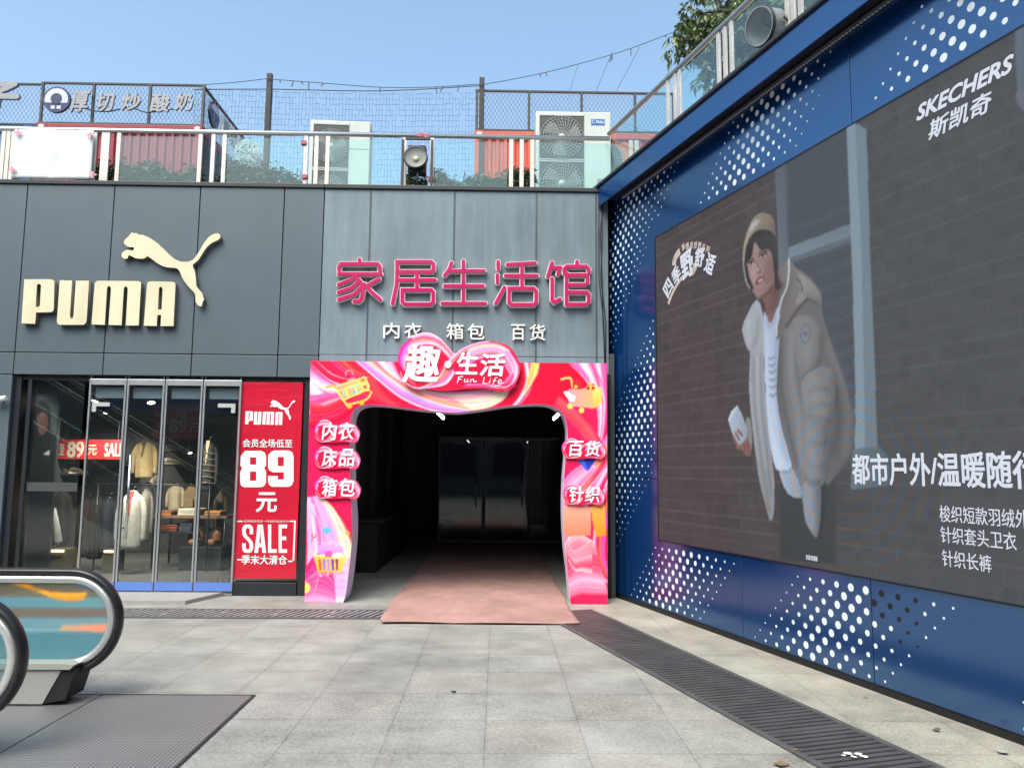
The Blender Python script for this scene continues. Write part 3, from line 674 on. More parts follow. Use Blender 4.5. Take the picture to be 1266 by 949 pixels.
# magenta characters with pale edges, made of rounded strokes
M_MAG = mat('magenta_acrylic', (0.47, 0.012, 0.110), 0.22, noise=0.10, nscale=3, spec=0.6)
M_EDGE = mat('pale_edge', (0.70, 0.62, 0.62), 0.4)
CH = {
 '家': [[(182,103),(182,118)], [(98,150),(98,132),(107,121),(256,121),(265,132),(265,148)], [(97,163),(270,163)], [(172,166),(150,186),(96,206)], [(176,197),(150,220),(96,238)], [(184,222),(160,247),(97,268)], [(165,172),(190,200),(197,232),(190,266),(178,276),(160,275)], [(262,184),(207,215)], [(203,205),(235,240),(268,268)]],
 '居': [[(335,112),(476,112),(486,121),(486,144),(478,153),(340,153)], [(337,112),(335,200),(318,285)], [(350,187),(492,187)], [(418,160),(418,222)], [(358,228),(476,228),(485,238),(485,277),(475,287),(368,287),(358,277),(358,228)]],
 '生': [[(560,117),(551,145),(532,168)], [(548,150),(694,150)], [(532,212),(690,212)], [(522,284),(700,284)], [(609,110),(609,284)]],
 '活': [[(752,112),(752,143)], [(749,167),(749,198)], [(778,218),(742,284)], [(790,124),(904,118)], [(782,170),(912,170)], [(850,124),(850,216)], [(797,222),(898,222),(908,232),(908,279),(898,289),(807,289),(797,279),(797,222)]],
 '馆': [[(974,117),(956,173)], [(966,137),(1006,137),(998,164)], [(974,182),(974,268),(984,279),(1006,266)], [(1076,112),(1076,126)], [(1024,160),(1024,142),(1033,132),(1113,132),(1124,142),(1124,158)], [(1033,160),(1033,289)], [(1033,167),(1110,167),(1119,176),(1119,198),(1110,207),(1033,207)], [(1033,238),(1115,238),(1124,248),(1124,278),(1114,288),(1033,288)]]}
def c6(p, Y=-0.06): return XZ(390+p[0]/3.329, 290+p[1]/3.329, Y)
def thick(path, w):
    """a rounded stroke outline round a centreline"""
    P = [np.array(c6(p)) for p in path]; closed = np.hypot(*(P[0]-P[-1])) < 1e-6
    L_, R2 = [], []
    n = len(P)
    for i in range(n):
        a = P[i-1] if i else (P[-2] if closed else None); b = P[i+1] if i < n-1 else (P[1] if closed else None)
        d1 = (P[i]-a)/np.hypot(*(P[i]-a)) if a is not None else None; d2 = (b-P[i])/np.hypot(*(b-P[i])) if b is not None else None
        t = d1 if d2 is None else d2 if d1 is None else (d1+d2)/np.hypot(*(d1+d2))
        nn = np.array([-t[1], t[0]]); k = 1.0
        if d1 is not None and d2 is not None: k = 1/max(0.5, abs(np.dot(nn, np.array([-d2[1], d2[0]]))))
        L_.append(P[i]+nn*w/2*k); R2.append(P[i]-nn*w/2*k)
    if closed: return [L_[:-1], R2[:-1]]
    def cap(c, d): 
        a0 = atan2(d[1], d[0]); return [c+np.array([cos(a0+q), sin(a0+q)])*w/2 for q in np.linspace(-pi/2, pi/2, 7)[1:-1]]
    dE = P[-1]-P[-2]; dS = P[0]-P[1]
    return [L_ + cap(P[-1], dE)[::-1] + R2[::-1] + cap(P[0], dS)[::-1]]
ws = thing('wall_sign', tuple(at(573, 378)), 'row of five big magenta characters with pale edges on the pale panels', 'sign')
for ch, strokes in CH.items():
    A, B = MB(), MB()
    for i, st in enumerate(strokes):
        for mb, w, w0, w1 in ((A, 0.069, 0.012, 0.060+i*0.0007), (B, 0.046, 0.0605+0.0008*len(strokes)+0.001, 0.072+0.0008*len(strokes)+i*0.0007)):
            lp = [[tuple(q) for q in l] for l in thick(st, w)]
            me = shape_mesh(lp, (w1-w0)/2); place(me, facing(0.0), (w0+w1)/2); mb.bm.from_mesh(me); bpy.data.meshes.remove(me)
    a = A.build('character', M_EDGE, ws); B.build('face', M_MAG, a)
M_WL = mat('white_letter', (0.70, 0.70, 0.68), 0.45, noise=0.08, nscale=5)
ws2 = thing('wall_sign', tuple(at(573, 418)), 'row of thin white characters on the pale panels just above the pink plaque', 'sign')
for ch, x0, x1 in (('内', 474, 494), ('衣', 500, 521), ('箱', 552, 573), ('包', 578, 599), ('百', 632, 649), ('货', 655, 674)):
    y0 = 399 + (x0-474)*0.013
    me = text_mesh(ch, (*at(x0, y0+19, -0.03)[[0, 2]], *at(x1, y0, -0.03)[[0, 2]]), 0.014, 0.02); place(me, FAC, 0.022); me.materials.append(M_WL); link('letter', me, ws2)
ws = ws2

# ================================================================== THE PINK ENTRANCE ARCH
AY = -0.43
def A2(x, y, Y=AY): return XZ(x, y, Y)
outer_l = [(376.5,745.5),(384,446)]; outer_r = [(750.5,449),(751,735.5)]
inner = [(424.5,745.2),(428.5,727),(432.5,695),(435,666),(435.2,640),(433.5,612),(432.5,580),(432,545),(433,520),(436.5,508),(443,502.5),(452,500.3),(468,500.3),(495,503.5),(525,507),(558,509.5),(572,509),(600,505.5),(624,501.8),(645,500),(668,499.2),(683,502),(694,509),(699.5,519),(702,536),(700,560),(697.5,590),(696.5,620),(697,650),(699,680),(702,706),(705.5,736.5)]
pts = [A2(*outer_l[0]), A2(*outer_l[1]), A2(*outer_r[0]), A2(*outer_r[1])]
inn = [A2(*p) for p in inner]
def z0(p): return (p[0], max(p[1], 0.004))
for arr in (pts, inn):
    for i, p in enumerate(arr):
        if p[1] < 0.16: arr[i] = (p[0], 0.004)
pts[3] = (pts[2][0]-0.006, 0.004)
loopA = [pts[0], pts[1], pts[2], pts[3]] + smooth_path(inn[::-1], 3)
arch = thing('entrance_arch', (-0.48, -0.2, 0), 'pink and red printed arch with a wavy opening, standing at the passage entrance', 'arch')
CV = Canvas(-2.36, -0.05, 1.42, 3.0, 0.006, (236, 30, 88))
def pp(l): return [A2(*p) for p in l]
RED, PINK, LPINK, WHITE, LIL, PEACH, CREAM, MAGE, CORAL = (226,18,58), (255,96,168), (255,170,205), (255,232,240), (208,160,246), (255,150,120), (255,224,196), (240,40,130), (248,70,80)
CV.poly(pp([(376,445),(751,447),(751,500),(376,500)]), (240,34,76), (226,14,52), 20)
CV.ribbon(pp([(383,446),(410,470),(436,474),(456,464)]), pp([(383,520),(405,503),(430,490),(452,470)]), [RED, PINK, LPINK, WHITE, LPINK, PINK, (246,60,110), LPINK, CORAL], 26, 22, seed=1)
CV.poly(pp([(384,478),(392,480),(399,485),(392,488),(384,487)]), (232,240,252))
CV.ribbon(pp([(384,500),(405,500),(430,488),(450,478)]), pp([(384,530),(420,520),(440,505),(470,495)]), [CORAL, (240,40,80), RED], 12, 14, seed=2)
CV.ribbon(pp([(408,446),(425,460),(440,466),(452,462)]), pp([(432,446),(440,455),(450,460),(458,461)]), [MAGE, (250,70,80), CORAL, (250,60,60)], 14, 22, seed=4)
CV.ribbon(pp([(470,455),(452,470),(462,490),(480,500)]), pp([(478,462),(470,475),(490,495),(500,503)]), [CORAL, (250,90,80), RED], 8, 10, seed=21, alpha=0.6)
CV.ribbon(pp([(440,446),(466,468),(497,492),(533,507),(572,511)]), pp([(455,446),(480,465),(510,485),(548,499),(585,506)]), [WHITE, PINK, (214,150,250), LIL, (226,196,255), LPINK], 12, 16, seed=5)
CV.ribbon(pp([(455,446),(480,465),(510,485),(548,499),(585,507)]), pp([(486,447),(498,468),(530,482),(570,484),(640,476)]), [PEACH, (255,176,130), (255,110,120), PINK, (250,196,210), (255,206,196), CREAM, LPINK, (214,188,240), LPINK, PINK], 24, 20, seed=6)
CV.ribbon(pp([(585,507),(605,503),(622,494),(632,480)]), pp([(560,492),(590,488),(610,484),(628,476)]), [CREAM, (238,240,206), (250,214,190), LPINK], 14, 16, seed=7)
CV.ribbon(pp([(630,505),(642,490),(650,470),(648,447)]), pp([(640,502),(652,488),(658,468),(656,447)]), [LPINK, WHITE, PINK, (250,90,120)], 10, 16, seed=8)
CV.poly(pp([(657,447),(667,449),(665,462),(658,474),(649,487),(646,490),(651,470)]), (255,150,90), (255,206,110), 60)
CV.line(pp([(665,450),(658,470),(647,489)]), 0.012, (255,240,190))
CV.ribbon(pp([(700,448),(722,470),(736,498),(738,535),(730,560)]), pp([(751,448),(751,475),(751,500),(748,530),(742,560)]), [RED, PINK, (255,120,190), WHITE, LPINK, (240,60,130), WHITE, PINK, MAGE], 26, 20, seed=9)
CV.ribbon(pp([(686,500),(705,520),(722,540),(736,560)]), pp([(692,488),(715,505),(735,530),(748,556)]), [(246,60,100), CORAL, (250,90,110), RED], 14, 12, seed=10)
CV.ribbon(pp([(690,620),(705,600),(728,570),(752,535)]), pp([(700,690),(716,650),(738,610),(752,585)]), [PINK, (255,130,190), (255,150,120), (255,120,90), (248,60,100), PINK, WHITE, MAGE], 26, 20, seed=11)
CV.ribbon(pp([(694,610),(700,590),(718,575),(730,570)]), pp([(694,640),(706,620),(722,600),(740,580)]), [(255,120,190), LPINK, (255,90,150)], 10, 14, seed=12)
CV.ribbon(pp([(752,590),(738,630),(734,680),(744,712),(752,720)]), pp([(752,640),(750,650),(747,680),(750,700),(752,705)]), [WHITE, PINK, RED, (250,120,60), (200,60,200), PINK], 16, 18, seed=13)
CV.ribbon(pp([(692,690),(700,670),(715,660),(735,670)]), pp([(695,745),(715,735),(735,735),(752,735)]), [(255,190,200), (250,120,150), (246,60,100), (255,120,160), LPINK, (250,80,120)], 18, 18, seed=14)
CV.poly(pp([(712,566),(738,566),(725,582)]), (60,90,220), (120,160,255), 60)
CV.poly(pp([(722,566),(738,566),(727,582)]), (40,60,190))
# left leg : sweeping brush of pink, lilac and cream
CV.ribbon(pp([(382,615),(400,618),(425,640),(436,665)]), pp([(381,640),(400,640),(420,660),(436,690)]), [RED, (240,60,90), PEACH, (255,190,150), RED, (230,20,50)], 14, 18, seed=15)
CV.ribbon(pp([(396,612),(415,632),(432,668),(437,700),(434,745)]), pp([(379,615),(380,650),(380,690),(377,720),(376,748)]), [CREAM, (255,214,190), (236,226,190), LPINK, LIL, (224,160,240), (255,170,215), PINK, (255,120,190), WHITE, LIL, (255,190,225)], 30, 16, seed=16)
CV.ribbon(pp([(379,700),(392,685),(410,690),(424,725)]), pp([(375,748),(392,748),(408,748),(420,748)]), [(240,40,110), MAGE, PINK, (250,80,150), (255,140,195), LPINK], 22, 18, seed=17)
CV.ribbon(pp([(412,690),(424,690),(433,690),(436,690)]), pp([(416,748),(422,748),(428,748),(432,748)]), [LPINK, (250,170,220), LIL, WHITE], 12, 12, seed=18)
CV.poly(pp([(380,618),(389,624),(391,637),(388,640),(382,632)]), (196,170,250), (230,190,250), 80)
CV.disc(*A2(377, 726), 0.065, (255,206,110))
for pts_, w_, c_ in (([(384,450),(408,470),(432,477),(452,470)], [.004,.016,.004], WHITE), ([(384,462),(405,478),(428,483),(446,476)], [.004,.02,.004], (255,200,226)), ([(392,447),(412,463),(436,470)], [.004,.012,.003], (255,240,246)), ([(384,470),(404,486),(424,487)], [.006,.014,.003], (222,60,140)),
    ([(440,446),(466,468),(497,492),(533,507),(568,511)], [.012,.016,.006], (250,236,255)), ([(455,447),(480,466),(510,486),(548,500),(582,507)], [.008,.010,.004], (255,240,236)), ([(470,450),(490,470),(520,488),(560,494)], [.004,.016,.004], (255,130,110)), ([(480,449),(498,472),(535,490),(580,495),(620,484)], [.004,.018,.004], (255,236,226)), ([(520,484),(560,497),(600,496),(630,484)], [.003,.014,.003], (250,160,200)),
    ([(632,503),(646,488),(653,466),(652,448)], [.006,.012,.004], (255,240,246)), ([(640,503),(654,486),(660,466)], [.003,.010,.003], (255,120,150)), ([(470,497),(452,488),(440,478)], [.004,.010,.003], (255,120,120)),
    ([(704,449),(726,472),(738,500),(740,530)], [.004,.018,.004], WHITE), ([(715,449),(734,470),(744,500),(744,525)], [.004,.014,.004], (255,220,236)), ([(728,449),(742,468),(749,495)], [.004,.016,.004], (222,60,150)), ([(694,655),(708,630),(730,600),(750,578)], [.006,.018,.006], (255,230,240)), ([(694,635),(708,612),(728,590),(750,560)], [.004,.014,.004], (255,206,190)), ([(697,672),(712,648),(736,615),(750,600)], [.004,.012,.004], (200,30,90)),
    ([(390,614),(414,640),(428,680),(426,740)], [.003,.016,.006], WHITE), ([(384,622),(396,650),(398,690),(388,735)], [.003,.014,.004], (255,235,245)), ([(382,640),(388,670),(386,705)], [.003,.012,.003], (180,120,230)), ([(404,622),(424,660),(432,700)], [.003,.010,.003], (250,130,180)), ([(384,715),(400,700),(414,712),(420,744)], [.004,.012,.004], (255,190,225)), ([(379,742),(392,715),(402,708)], [.004,.014,.003], (255,110,170))): CV.line(pp(pts_), w_, c_, 0.8)
CV.blur(1)
# shopping trolley prints (flat pictures on the print)
Y1, Y2, Y3 = (255,214,110), (246,176,60), (255,240,190)
def c3(l): return [A2(370+x/7.908, 440+y/7.908) for x, y in l]
CV.poly(c3([(345,300),(640,205),(675,300),(600,370),(430,430)]), (250,150,110), (255,206,120), 50)
for q, col in (([(360,290),(425,265),(435,300),(372,310)], (230,140,200)), ([(470,230),(540,205),(550,250),(480,270)], (206,150,160)), ([(485,295),(560,268),(580,295),(500,325)], (70,196,222)), ([(520,340),(585,318),(592,350),(535,378)], (80,190,200)), ([(420,345),(470,330),(480,375),(430,390)], (150,206,170)), ([(590,225),(640,210),(650,260),(605,275)], (250,120,80)), ([(610,300),(650,285),(655,310),(620,325)], (150,60,50))): CV.poly(c3(q), col)
for l in ([(250,305),(330,290),(345,310)], [(345,300),(640,205)], [(365,345),(655,250)], [(345,300),(430,430),(470,490)], [(430,430),(620,345),(690,335)], [(640,205),(680,300),(640,345)], [(455,475),(560,455),(660,420),(710,345)], [(450,310),(480,400)], [(540,280),(570,370)], [(600,250),(630,340)]): CV.line(c3(l), 0.020, Y1)
CV.line(c3([(250,308),(330,293),(350,312)]), 0.03, Y2)
CV.line(c3([(450,190),(455,155),(485,138),(515,150),(525,185)]), 0.012, (255,150,160))
for c in ((492,490), (610,455)): CV.disc(*c3([c])[0], 0.032, Y2)
def cr(l): return [A2(640+x/3.163, 440+y/3.163) for x, y in l]
CV.poly(cr([(198,130),(325,120),(330,180),(300,205),(205,195),(195,160)]), (255,150,170), (255,190,100), 0)
CV.poly(cr([(290,122),(326,120),(330,182),(300,204)]), (255,190,70), (255,214,130), 80)
CV.line(cr([(168,92),(205,86),(215,120),(222,130)]), 0.028, (255,190,120))
CV.poly(cr([(215,95),(245,92),(255,130),(215,128)]), (236,40,60)); CV.poly(cr([(270,112),(300,108),(302,132),(268,132)]), (200,30,40)); CV.line(cr([(285,96),(286,132)]), 0.016, (255,214,90)); CV.line(cr([(268,118),(304,116)]), 0.012, (255,214,90))
CV.disc(*cr([(228,120)])[0], 0.02, (255,206,80))
CV.poly(cr([(178,140),(195,138),(226,158),(222,178),(205,178)]), (226,236,250), (250,252,255), 90)
for c in ((205,196), (250,212)): CV.disc(*cr([c])[0], 0.034, (255,214,110))
CV.poly(cr([(180,585),(285,590),(285,700),(178,705)]), (250,130,100), (255,170,150), 90)
CV.poly(cr([(285,585),(340,580),(346,700),(305,708),(292,640)]), (255,140,40), (255,180,90), 90)
CV.line(cr([(300,590),(303,570),(312,570),(314,600)]), 0.012, (255,206,120))
CV.ribbon(cr([(190,720),(220,760),(260,740),(290,720)]), cr([(200,800),(225,840),(250,840),(290,850)]), [(255,190,200), (250,110,140), (255,170,190), (240,70,110), (255,200,210)], 12, 16, seed=19)
def cl(l): return [A2(370+x/6.32, 600+y/6.32) for x, y in l]
CV.poly(cl([(150,470),(250,440),(340,470),(350,550),(160,555)]), (190,130,236), (226,170,246), 80)
for l in ([(170,460),(190,440),(210,465)], [(235,460),(262,430),(285,460)], [(290,470),(310,455),(330,475)]): CV.line(cl(l), 0.008, (246,226,255))
CV.poly(cl([(110,540),(375,545),(335,672),(145,678)]), (255,176,60), (255,206,110), 40)
for k in range(5):
    x = 150 + k*33; CV.poly(cl([(x,572),(x+20,572),(x+24,662),(x+6,662)]), [(226,96,60), (150,110,210), (170,130,220), (96,60,150), (130,60,90)][k])
CV.line(cl([(75,505),(105,520),(125,560)]), 0.018, (255,206,130)); CV.line(cl([(110,545),(378,548)]), 0.016, (255,230,170))
CV.line(cl([(155,685),(300,690),(340,672)]), 0.010, (206,150,140))
for c in ((172,702), (272,712), (225,690)): CV.disc(*cl([c])[0], 0.020, (160,130,170)); CV.disc(*cl([c])[0], 0.010, (240,200,220))
CV.poly(cl([(175,340),(225,318),(255,355),(210,382)]), (70,176,246), (110,200,255), 60)
CV.poly(cl([(320,410),(350,365),(372,390),(345,430)]), (255,236,190)); CV.poly(cl([(352,365),(378,348),(398,372),(374,392)]), (246,170,90)); CV.disc(*cl([(345,405)])[0], 0.010, (250,160,120))
CV.disc(*cl([(112,392)])[0], 0.030, (236,60,110)); CV.disc(*cl([(114,388)])[0], 0.016, (255,214,170)); CV.line(cl([(108,405),(92,440)]), 0.016, (255,110,170))
CV.poly(cl([(195,515),(250,505),(258,555),(205,558)]), (240,90,170)); CV.poly(cl([(265,530),(330,520),(340,560),(262,560)]), (200,240,210), (255,220,230), 0)
me = diced([loopA], 0.0125); CV.ink(me); place(me, facing(AY), 0.0); me.materials.append(print_mat('arch_print', 0.30, 0.35)); link('front_panel', me, arch)
M_LILAC = mat('lilac_foam_board', (0.74, 0.66, 0.85), 0.55, noise=0.05)
g = MB()
ii = smooth_path(inn, 3)
for a, b in zip(ii[:-1], ii[1:]):
    g.quad((a[0], AY+0.001, a[1]), (b[0], AY+0.001, b[1]), (b[0], -0.03, b[1]), (a[0], -0.03, a[1]))
bmesh.ops.remove_doubles(g.bm, verts=g.bm.verts[:], dist=1e-5)
for f in g.bm.faces: f.smooth = True
g.build('opening_reveal', M_LILAC, arch)
g = MB(); M_PE = mat('white_edge', (0.72, 0.60, 0.66), 0.5)
(xa, za), (xb, zb), (xc, zc), (xd, zd) = pts
g.quad((xa, AY+.001, za), (xb, AY+.001, zb), (xb, -0.03, zb), (xa, -0.03, za)); g.quad((xb, AY+.001, zb), (xc, AY+.001, zc), (xc, -0.03, zc), (xb, -0.03, zb)); g.quad((xc, AY+.001, zc), (xd, AY+.001, zd), (xd, -0.03, zd), (xc, -0.03, zc))
g.build('edge_board', M_PE, arch)
me = shape_mesh([loopA]); place(me, facing(-0.03), 0.0); me.materials.append(M_LILAC); link('back_board', me, arch)

# plaques: looped-ribbon shape, printed, with cut letters
HEART = [(75,260),(85,190),(118,128),(160,98),(210,60),(255,42),(300,38),(350,48),(410,85),(470,150),(520,203),(570,165),(640,132),(720,110),(790,104),(870,120),(930,137),(980,185),(1012,240),(1035,290),(1030,350),(1005,420),(980,465),(930,494),(860,495),(780,476),(680,474),(560,481),(470,490),(380,489),(300,474),(235,480),(170,460),(120,410),(92,345)]
HB = (75, 38, 1035, 496)
def plaque(box, Y, name, lab, letters, thickness, big=False):
    x0, y0, x1, y1 = box
    def T(p): return A2(x0+(p[0]-HB[0])/(HB[2]-HB[0])*(x1-x0), y0+(p[1]-HB[1])/(HB[3]-HB[1])*(y1-y0), Y)
    lp = smooth_loop([T(p) for p in HEART], 3)
    us = [p[0] for p in lp]; vs = [p[1] for p in lp]; h = max(vs)-min(vs)
    cv = Canvas(min(us)-.02, min(vs)-.02, max(us)+.02, max(vs)+.02, h/110, (226,24,66))
    q = lambda l: [T(p) for p in l]
    cv.ribbon(q([(75,260),(90,180),(150,100),(300,38)]), q([(230,470),(150,400),(140,300),(180,160)]), [MAGE, (255,80,200), LPINK, PEACH, (240,60,110)], 14, 18, seed=31)
    cv.ribbon(q([(200,60),(300,36),(420,90),(520,205)]), q([(140,200),(300,150),(400,180),(480,260)]), [WHITE, LPINK, (255,90,150), PEACH, (255,150,200), WHITE, (240,60,110), RED], 24, 22, seed=32)
    cv.ribbon(q([(470,260),(560,170),(700,110),(800,100)]), q([(300,470),(420,400),(560,230),(760,140)]), [LIL, LPINK, (255,120,140), PEACH, (255,100,120), RED], 16, 18, seed=33)
    cv.ribbon(q([(640,150),(760,120),(870,130),(960,190),(1000,330)]), q([(560,330),(700,260),(800,230),(880,260),(950,370)]), [(255,120,160), CREAM, LPINK, LIL, PEACH, PINK, (255,180,220), MAGE], 24, 22, seed=34)
    cv.ribbon(q([(960,190),(1030,300),(1020,400),(930,494)]), q([(920,180),(985,300),(970,410),(900,480)]), [MAGE, (240,40,90), LPINK, WHITE, PINK], 10, 18, seed=35)
    cv.ribbon(q([(560,480),(700,470),(850,492),(960,470)]), q([(620,440),(740,440),(880,440),(985,330)]), [RED, (246,60,110), (255,90,160), LPINK], 10, 14, seed=36)
    cv.ribbon(q([(240,478),(320,470),(450,440),(520,350)]), q([(225,465),(310,430),(400,350),(470,280)]), [WHITE, PINK, PEACH, RED], 10, 14, seed=37)
    cv.line(q([(90,345),(120,405),(170,455),(235,472),(300,455),(400,380),(480,260),(560,170)]), h*0.022, (255,206,222))
    cv.line(q([(980,300),(990,380),(950,450),(880,470),(800,455)]), h*0.022, (255,190,220))
    cv.blur(1)
    me = diced([lp], h/40 if not big else h/60); cv.ink(me); place(me, facing(Y), 0.0); me.materials.append(MATS['arch_print'])
    o = link(name, me, arch); o['label'] = lab
    e = shape_mesh([lp], thickness/2); place(e, facing(Y), -thickness/2-0.0015); e.materials.append(mat('plaque_edge', (0.55, 0.20, 0.32), 0.5)); link('edge', e, o)
    fr = facing(Y)
    for s, bx, kw in letters:
        text_part('lettering' if len(s) > 1 else 'letter', s, bx, mat('lavender_letter', (0.82, 0.80, 0.92), 0.4), fr, lambda x, y: A2(x, y, Y-0.02), o, w=0.0045, extrude=0.003, **kw)
    return o
def hb(x0, y0, x1, y1): return (480+x0/6.33, 405+y0/6.33, 480+x1/6.33, 405+y1/6.33)
pl = plaque((491.8, 411, 643.5, 483.4), AY-0.07, 'title_plaque', 'big looped ribbon plaque on top of the arch', [('趣', hb(118,140,402,420), dict(bold=0.045, shear=0.1)), ('生', hb(530,195,698,360), dict(bold=0.045, shear=0.1)), ('活', hb(720,205,915,374), dict(bold=0.045, shear=0.1))], 0.06, big=True)
c = A2(480+467/6.33, 405+288/6.33, AY-0.09); g = MB(); g.prism([(c[0]+0.043*cos(a), c[1]+0.043*sin(a)) for a in np.linspace(0, 2*pi, 21)[:-1]], facing(AY-0.07), 0.002, 0.026); g.build('letter_dot', MATS['lavender_letter'], pl)
g = MB()
for i, st in enumerate(([(552,385),(546,408),(540,432)], [(546,389),(565,384),(586,381)], [(546,407),(560,404),(573,402)], [(600,398),(596,412),(600,425),(612,423),(624,400)], [(625,399),(621,414),(626,428)], [(649,402),(645,416),(642,429)], [(645,416),(658,403),(670,406),(666,420),(678,424),(692,416)], [(753,385),(747,410),(741,434),(757,437),(777,435)], [(797,410),(791,436)], [(800,394),(802,399)], [(856,393),(842,391),(832,408),(824,432),(814,454)], [(818,416),(846,413)], [(862,428),(884,421),(882,407),(867,411),(861,428),(874,440),(906,430)], [(838,460),(862,456),(884,455)])):
    P_ = smooth_path([(480+x/6.33, 405+y/6.33) for x, y in st], 5); P_ = [A2(x, y, AY-0.09) for x, y in P_]
    for a, b in zip(P_[:-1], P_[1:]): g.tube([(a[0], AY-0.0725, a[1]), (b[0], AY-0.0725, b[1])], 0.0068, 6)
    if i in (2, 4, 6, 7, 9, 11, 12, 13): g.build('script_letter', MATS['lavender_letter'], pl); g = MB()
for s, bx, side in (('内衣', (388.5, 518.5, 445, 547.5), 'left'), ('床品', (388.5, 551.5, 445.5, 580), 'left'), ('箱包', (388.5, 588, 446, 617), 'left'), ('百货', (694.5, 541.5, 749.5, 567.5), 'right'), ('针织', (696.5, 597.5, 748, 624.5), 'right')):
    x0, y0, x1, y1 = bx; w = x1-x0
    plaque(bx, AY-0.035, 'small_plaque', 'small red ribbon plaque reading ' + s, [(s[0], (x0+w*0.16, y0+3.5, x0+w*0.49, y1-4.0), dict(bold=0.03, shear=0.1)), (s[1], (x0+w*0.53, y0+3.5, x0+w*0.87, y1-4.0), dict(bold=0.03, shear=0.1))], 0.03)

# ================================================================== THE VIDEO SCREEN'S PICTURE
scr = thing('video_screen', WALL(4.9, SB), 'huge dim video screen advertising outdoor jackets on the blue wall', 'screen')
g = MB()
g.fbox(WALL, SL-0.012, SR+0.012, SB-0.01, SB, -0.03, 0.012); g.fbox(WALL, SL-0.012, SR+0.012, ST, ST+0.01, -0.03, 0.012)
g.fbox(WALL, SL-0.012, SL, SB, ST, -0.03, 0.012); g.fbox(WALL, SR, SR+0.012, SB, ST, -0.03, 0.012); g.fbox(WALL, SL, SR, SB, ST, -0.03, -0.004)
g.build('frame', mat('screen_frame', (0.006, 0.008, 0.02), 0.4), scr)
PC = Canvas(SL, SB, SR, ST, 0.0075, (84, 74, 72))
Uq, Vq = np.meshgrid(PC.U, PC.V); rg = np.random.default_rng(2)
fade = np.clip((Uq-2.6)/2.2, 0, 1)[..., None]
PC.c[:] = np.array((77, 64, 63))*(1-fade) + np.array((81, 80, 80))*fade
CHh, CLn = 0.118, 0.42     # brick courses of the photographed wall
row = np.floor((Vq-0.8)/CHh); off = (row % 2)*0.5; br = np.floor(Uq/CLn+off)
hsh = np.modf(np.sin(row*12.9898+br*78.233)*43758.5453)[0]
PC.c += (hsh*5*(1-0.7*fade[..., 0]))[..., None]*np.array((1.0, 0.7, 0.65))
jm = ((((Vq-0.8)/CHh) % 1) < 0.10) | (((Uq/CLn+off) % 1) < 0.022)
PC.c += (jm*(21-12*fade[..., 0]))[..., None]
PC.c += (np.kron(rg.normal(0, 1, (PC.h//12+2, PC.w//12+2)), np.ones((12, 12)))[:PC.h, :PC.w]*1.6)[..., None]
sp_ = lambda l: [SZ(*p) for p in l]
# window with blinds
PC.poly(sp_([(974,200),(1056,153),(1064,560),(1040,580),(980,420)]), (82,86,90), (78,82,86), 90)
for k in range(30):
    y = 250+k*11; PC.line(sp_([(985, y+22), (1058, y-6)]), 0.012, (96,100,102) if k % 2 else (70,74,78), 0.7)
PC.poly(sp_([(959,210),(971,203),(975,330),(963,335)]), (112,120,126), (94,100,104), 20)
PC.poly(sp_([(971,203),(974,201),(978,330),(975,332)]), (84,92,98))
PC.poly(sp_([(975,320),(975,306),(1053,276),(1054,291)]), (134,146,152), (116,126,132), 80)
PC.poly(sp_([(975,327),(975,320),(1054,291),(1055,298)]), (104,112,118))
PC.poly(sp_([(1047,158),(1058,152),(1066,330),(1069,480),(1070,560),(1057,560),(1058,480),(1054,330)]), (146,158,163), (138,156,163), 90)
PC.poly(sp_([(1058,152),(1072,160),(1077,330),(1083,480),(1086,560),(1070,560),(1069,480),(1066,330)]), (124,133,138), (122,140,148), 90)
PC.poly(sp_([(1055,555),(1087,552),(1100,565),(1100,600),(1052,605)]), (112,128,136), (96,104,110), 0)
PC.poly(sp_([(1254,20),(1268,10),(1268,110),(1258,120)]), (104,114,122)); PC.poly(sp_([(1256,118),(1268,110),(1268,140),(1258,128)]), (112,118,124))
# the model in the advertisement: cream cap, dark bob, beige parka, white shirt, cup in hand
def c7(l): return [SZ(880+x/2.0625, 240+y/2.0625) for x, y in l]
def cz(l): return [SZ(900+x/5.582, 250+y/5.582) for x, y in l]
cd_ = lambda l: [SZ(900+x/2.875, 370+y/2.875) for x, y in l]
SM = lambda l, n=3: smooth_loop(cd_(l), n)
PC.poly(cd_([(186,620),(240,660),(290,660),(345,640),(385,640),(384,940),(188,925)]), (60,63,62), (70,72,71), 60)
PC.poly(smooth_loop([SZ(865+x/1.97, 235+y/1.97) for x, y in [(172,300),(215,205),(252,198),(292,245),(300,300),(324,380),(350,460),(371,540),(377,590),(366,640),(338,672),(328,690),(300,690),(285,700),(258,720),(225,700),(200,640)]], 3), (124,119,116), (112,108,106), 0)
PC.soft(cd_([(186,620),(240,660),(290,660),(345,640),(385,640),(384,940),(188,925)]), 0, (-5,-4,-4), 6, fill=True)
PC.poly(SM([(322,105),(345,120),(400,240),(440,380),(456,420),(445,520),(420,580),(380,630),(345,645),(340,400),(350,250)]), (116,111,108), (98,95,94), 0)
PC.soft(cd_([(350,150),(400,270),(430,420),(420,560)]), 0.06, (26,24,22), 5); PC.soft(cd_([(385,300),(395,420),(375,560)]), 0.05, (-22,-20,-18), 4)
PC.poly(SM([(183,95),(238,68),(262,160),(266,340),(288,420),(280,520),(278,640),(266,692),(250,660),(226,565),(196,470),(178,340),(174,200)]), (122,117,114), (140,136,134), 0)
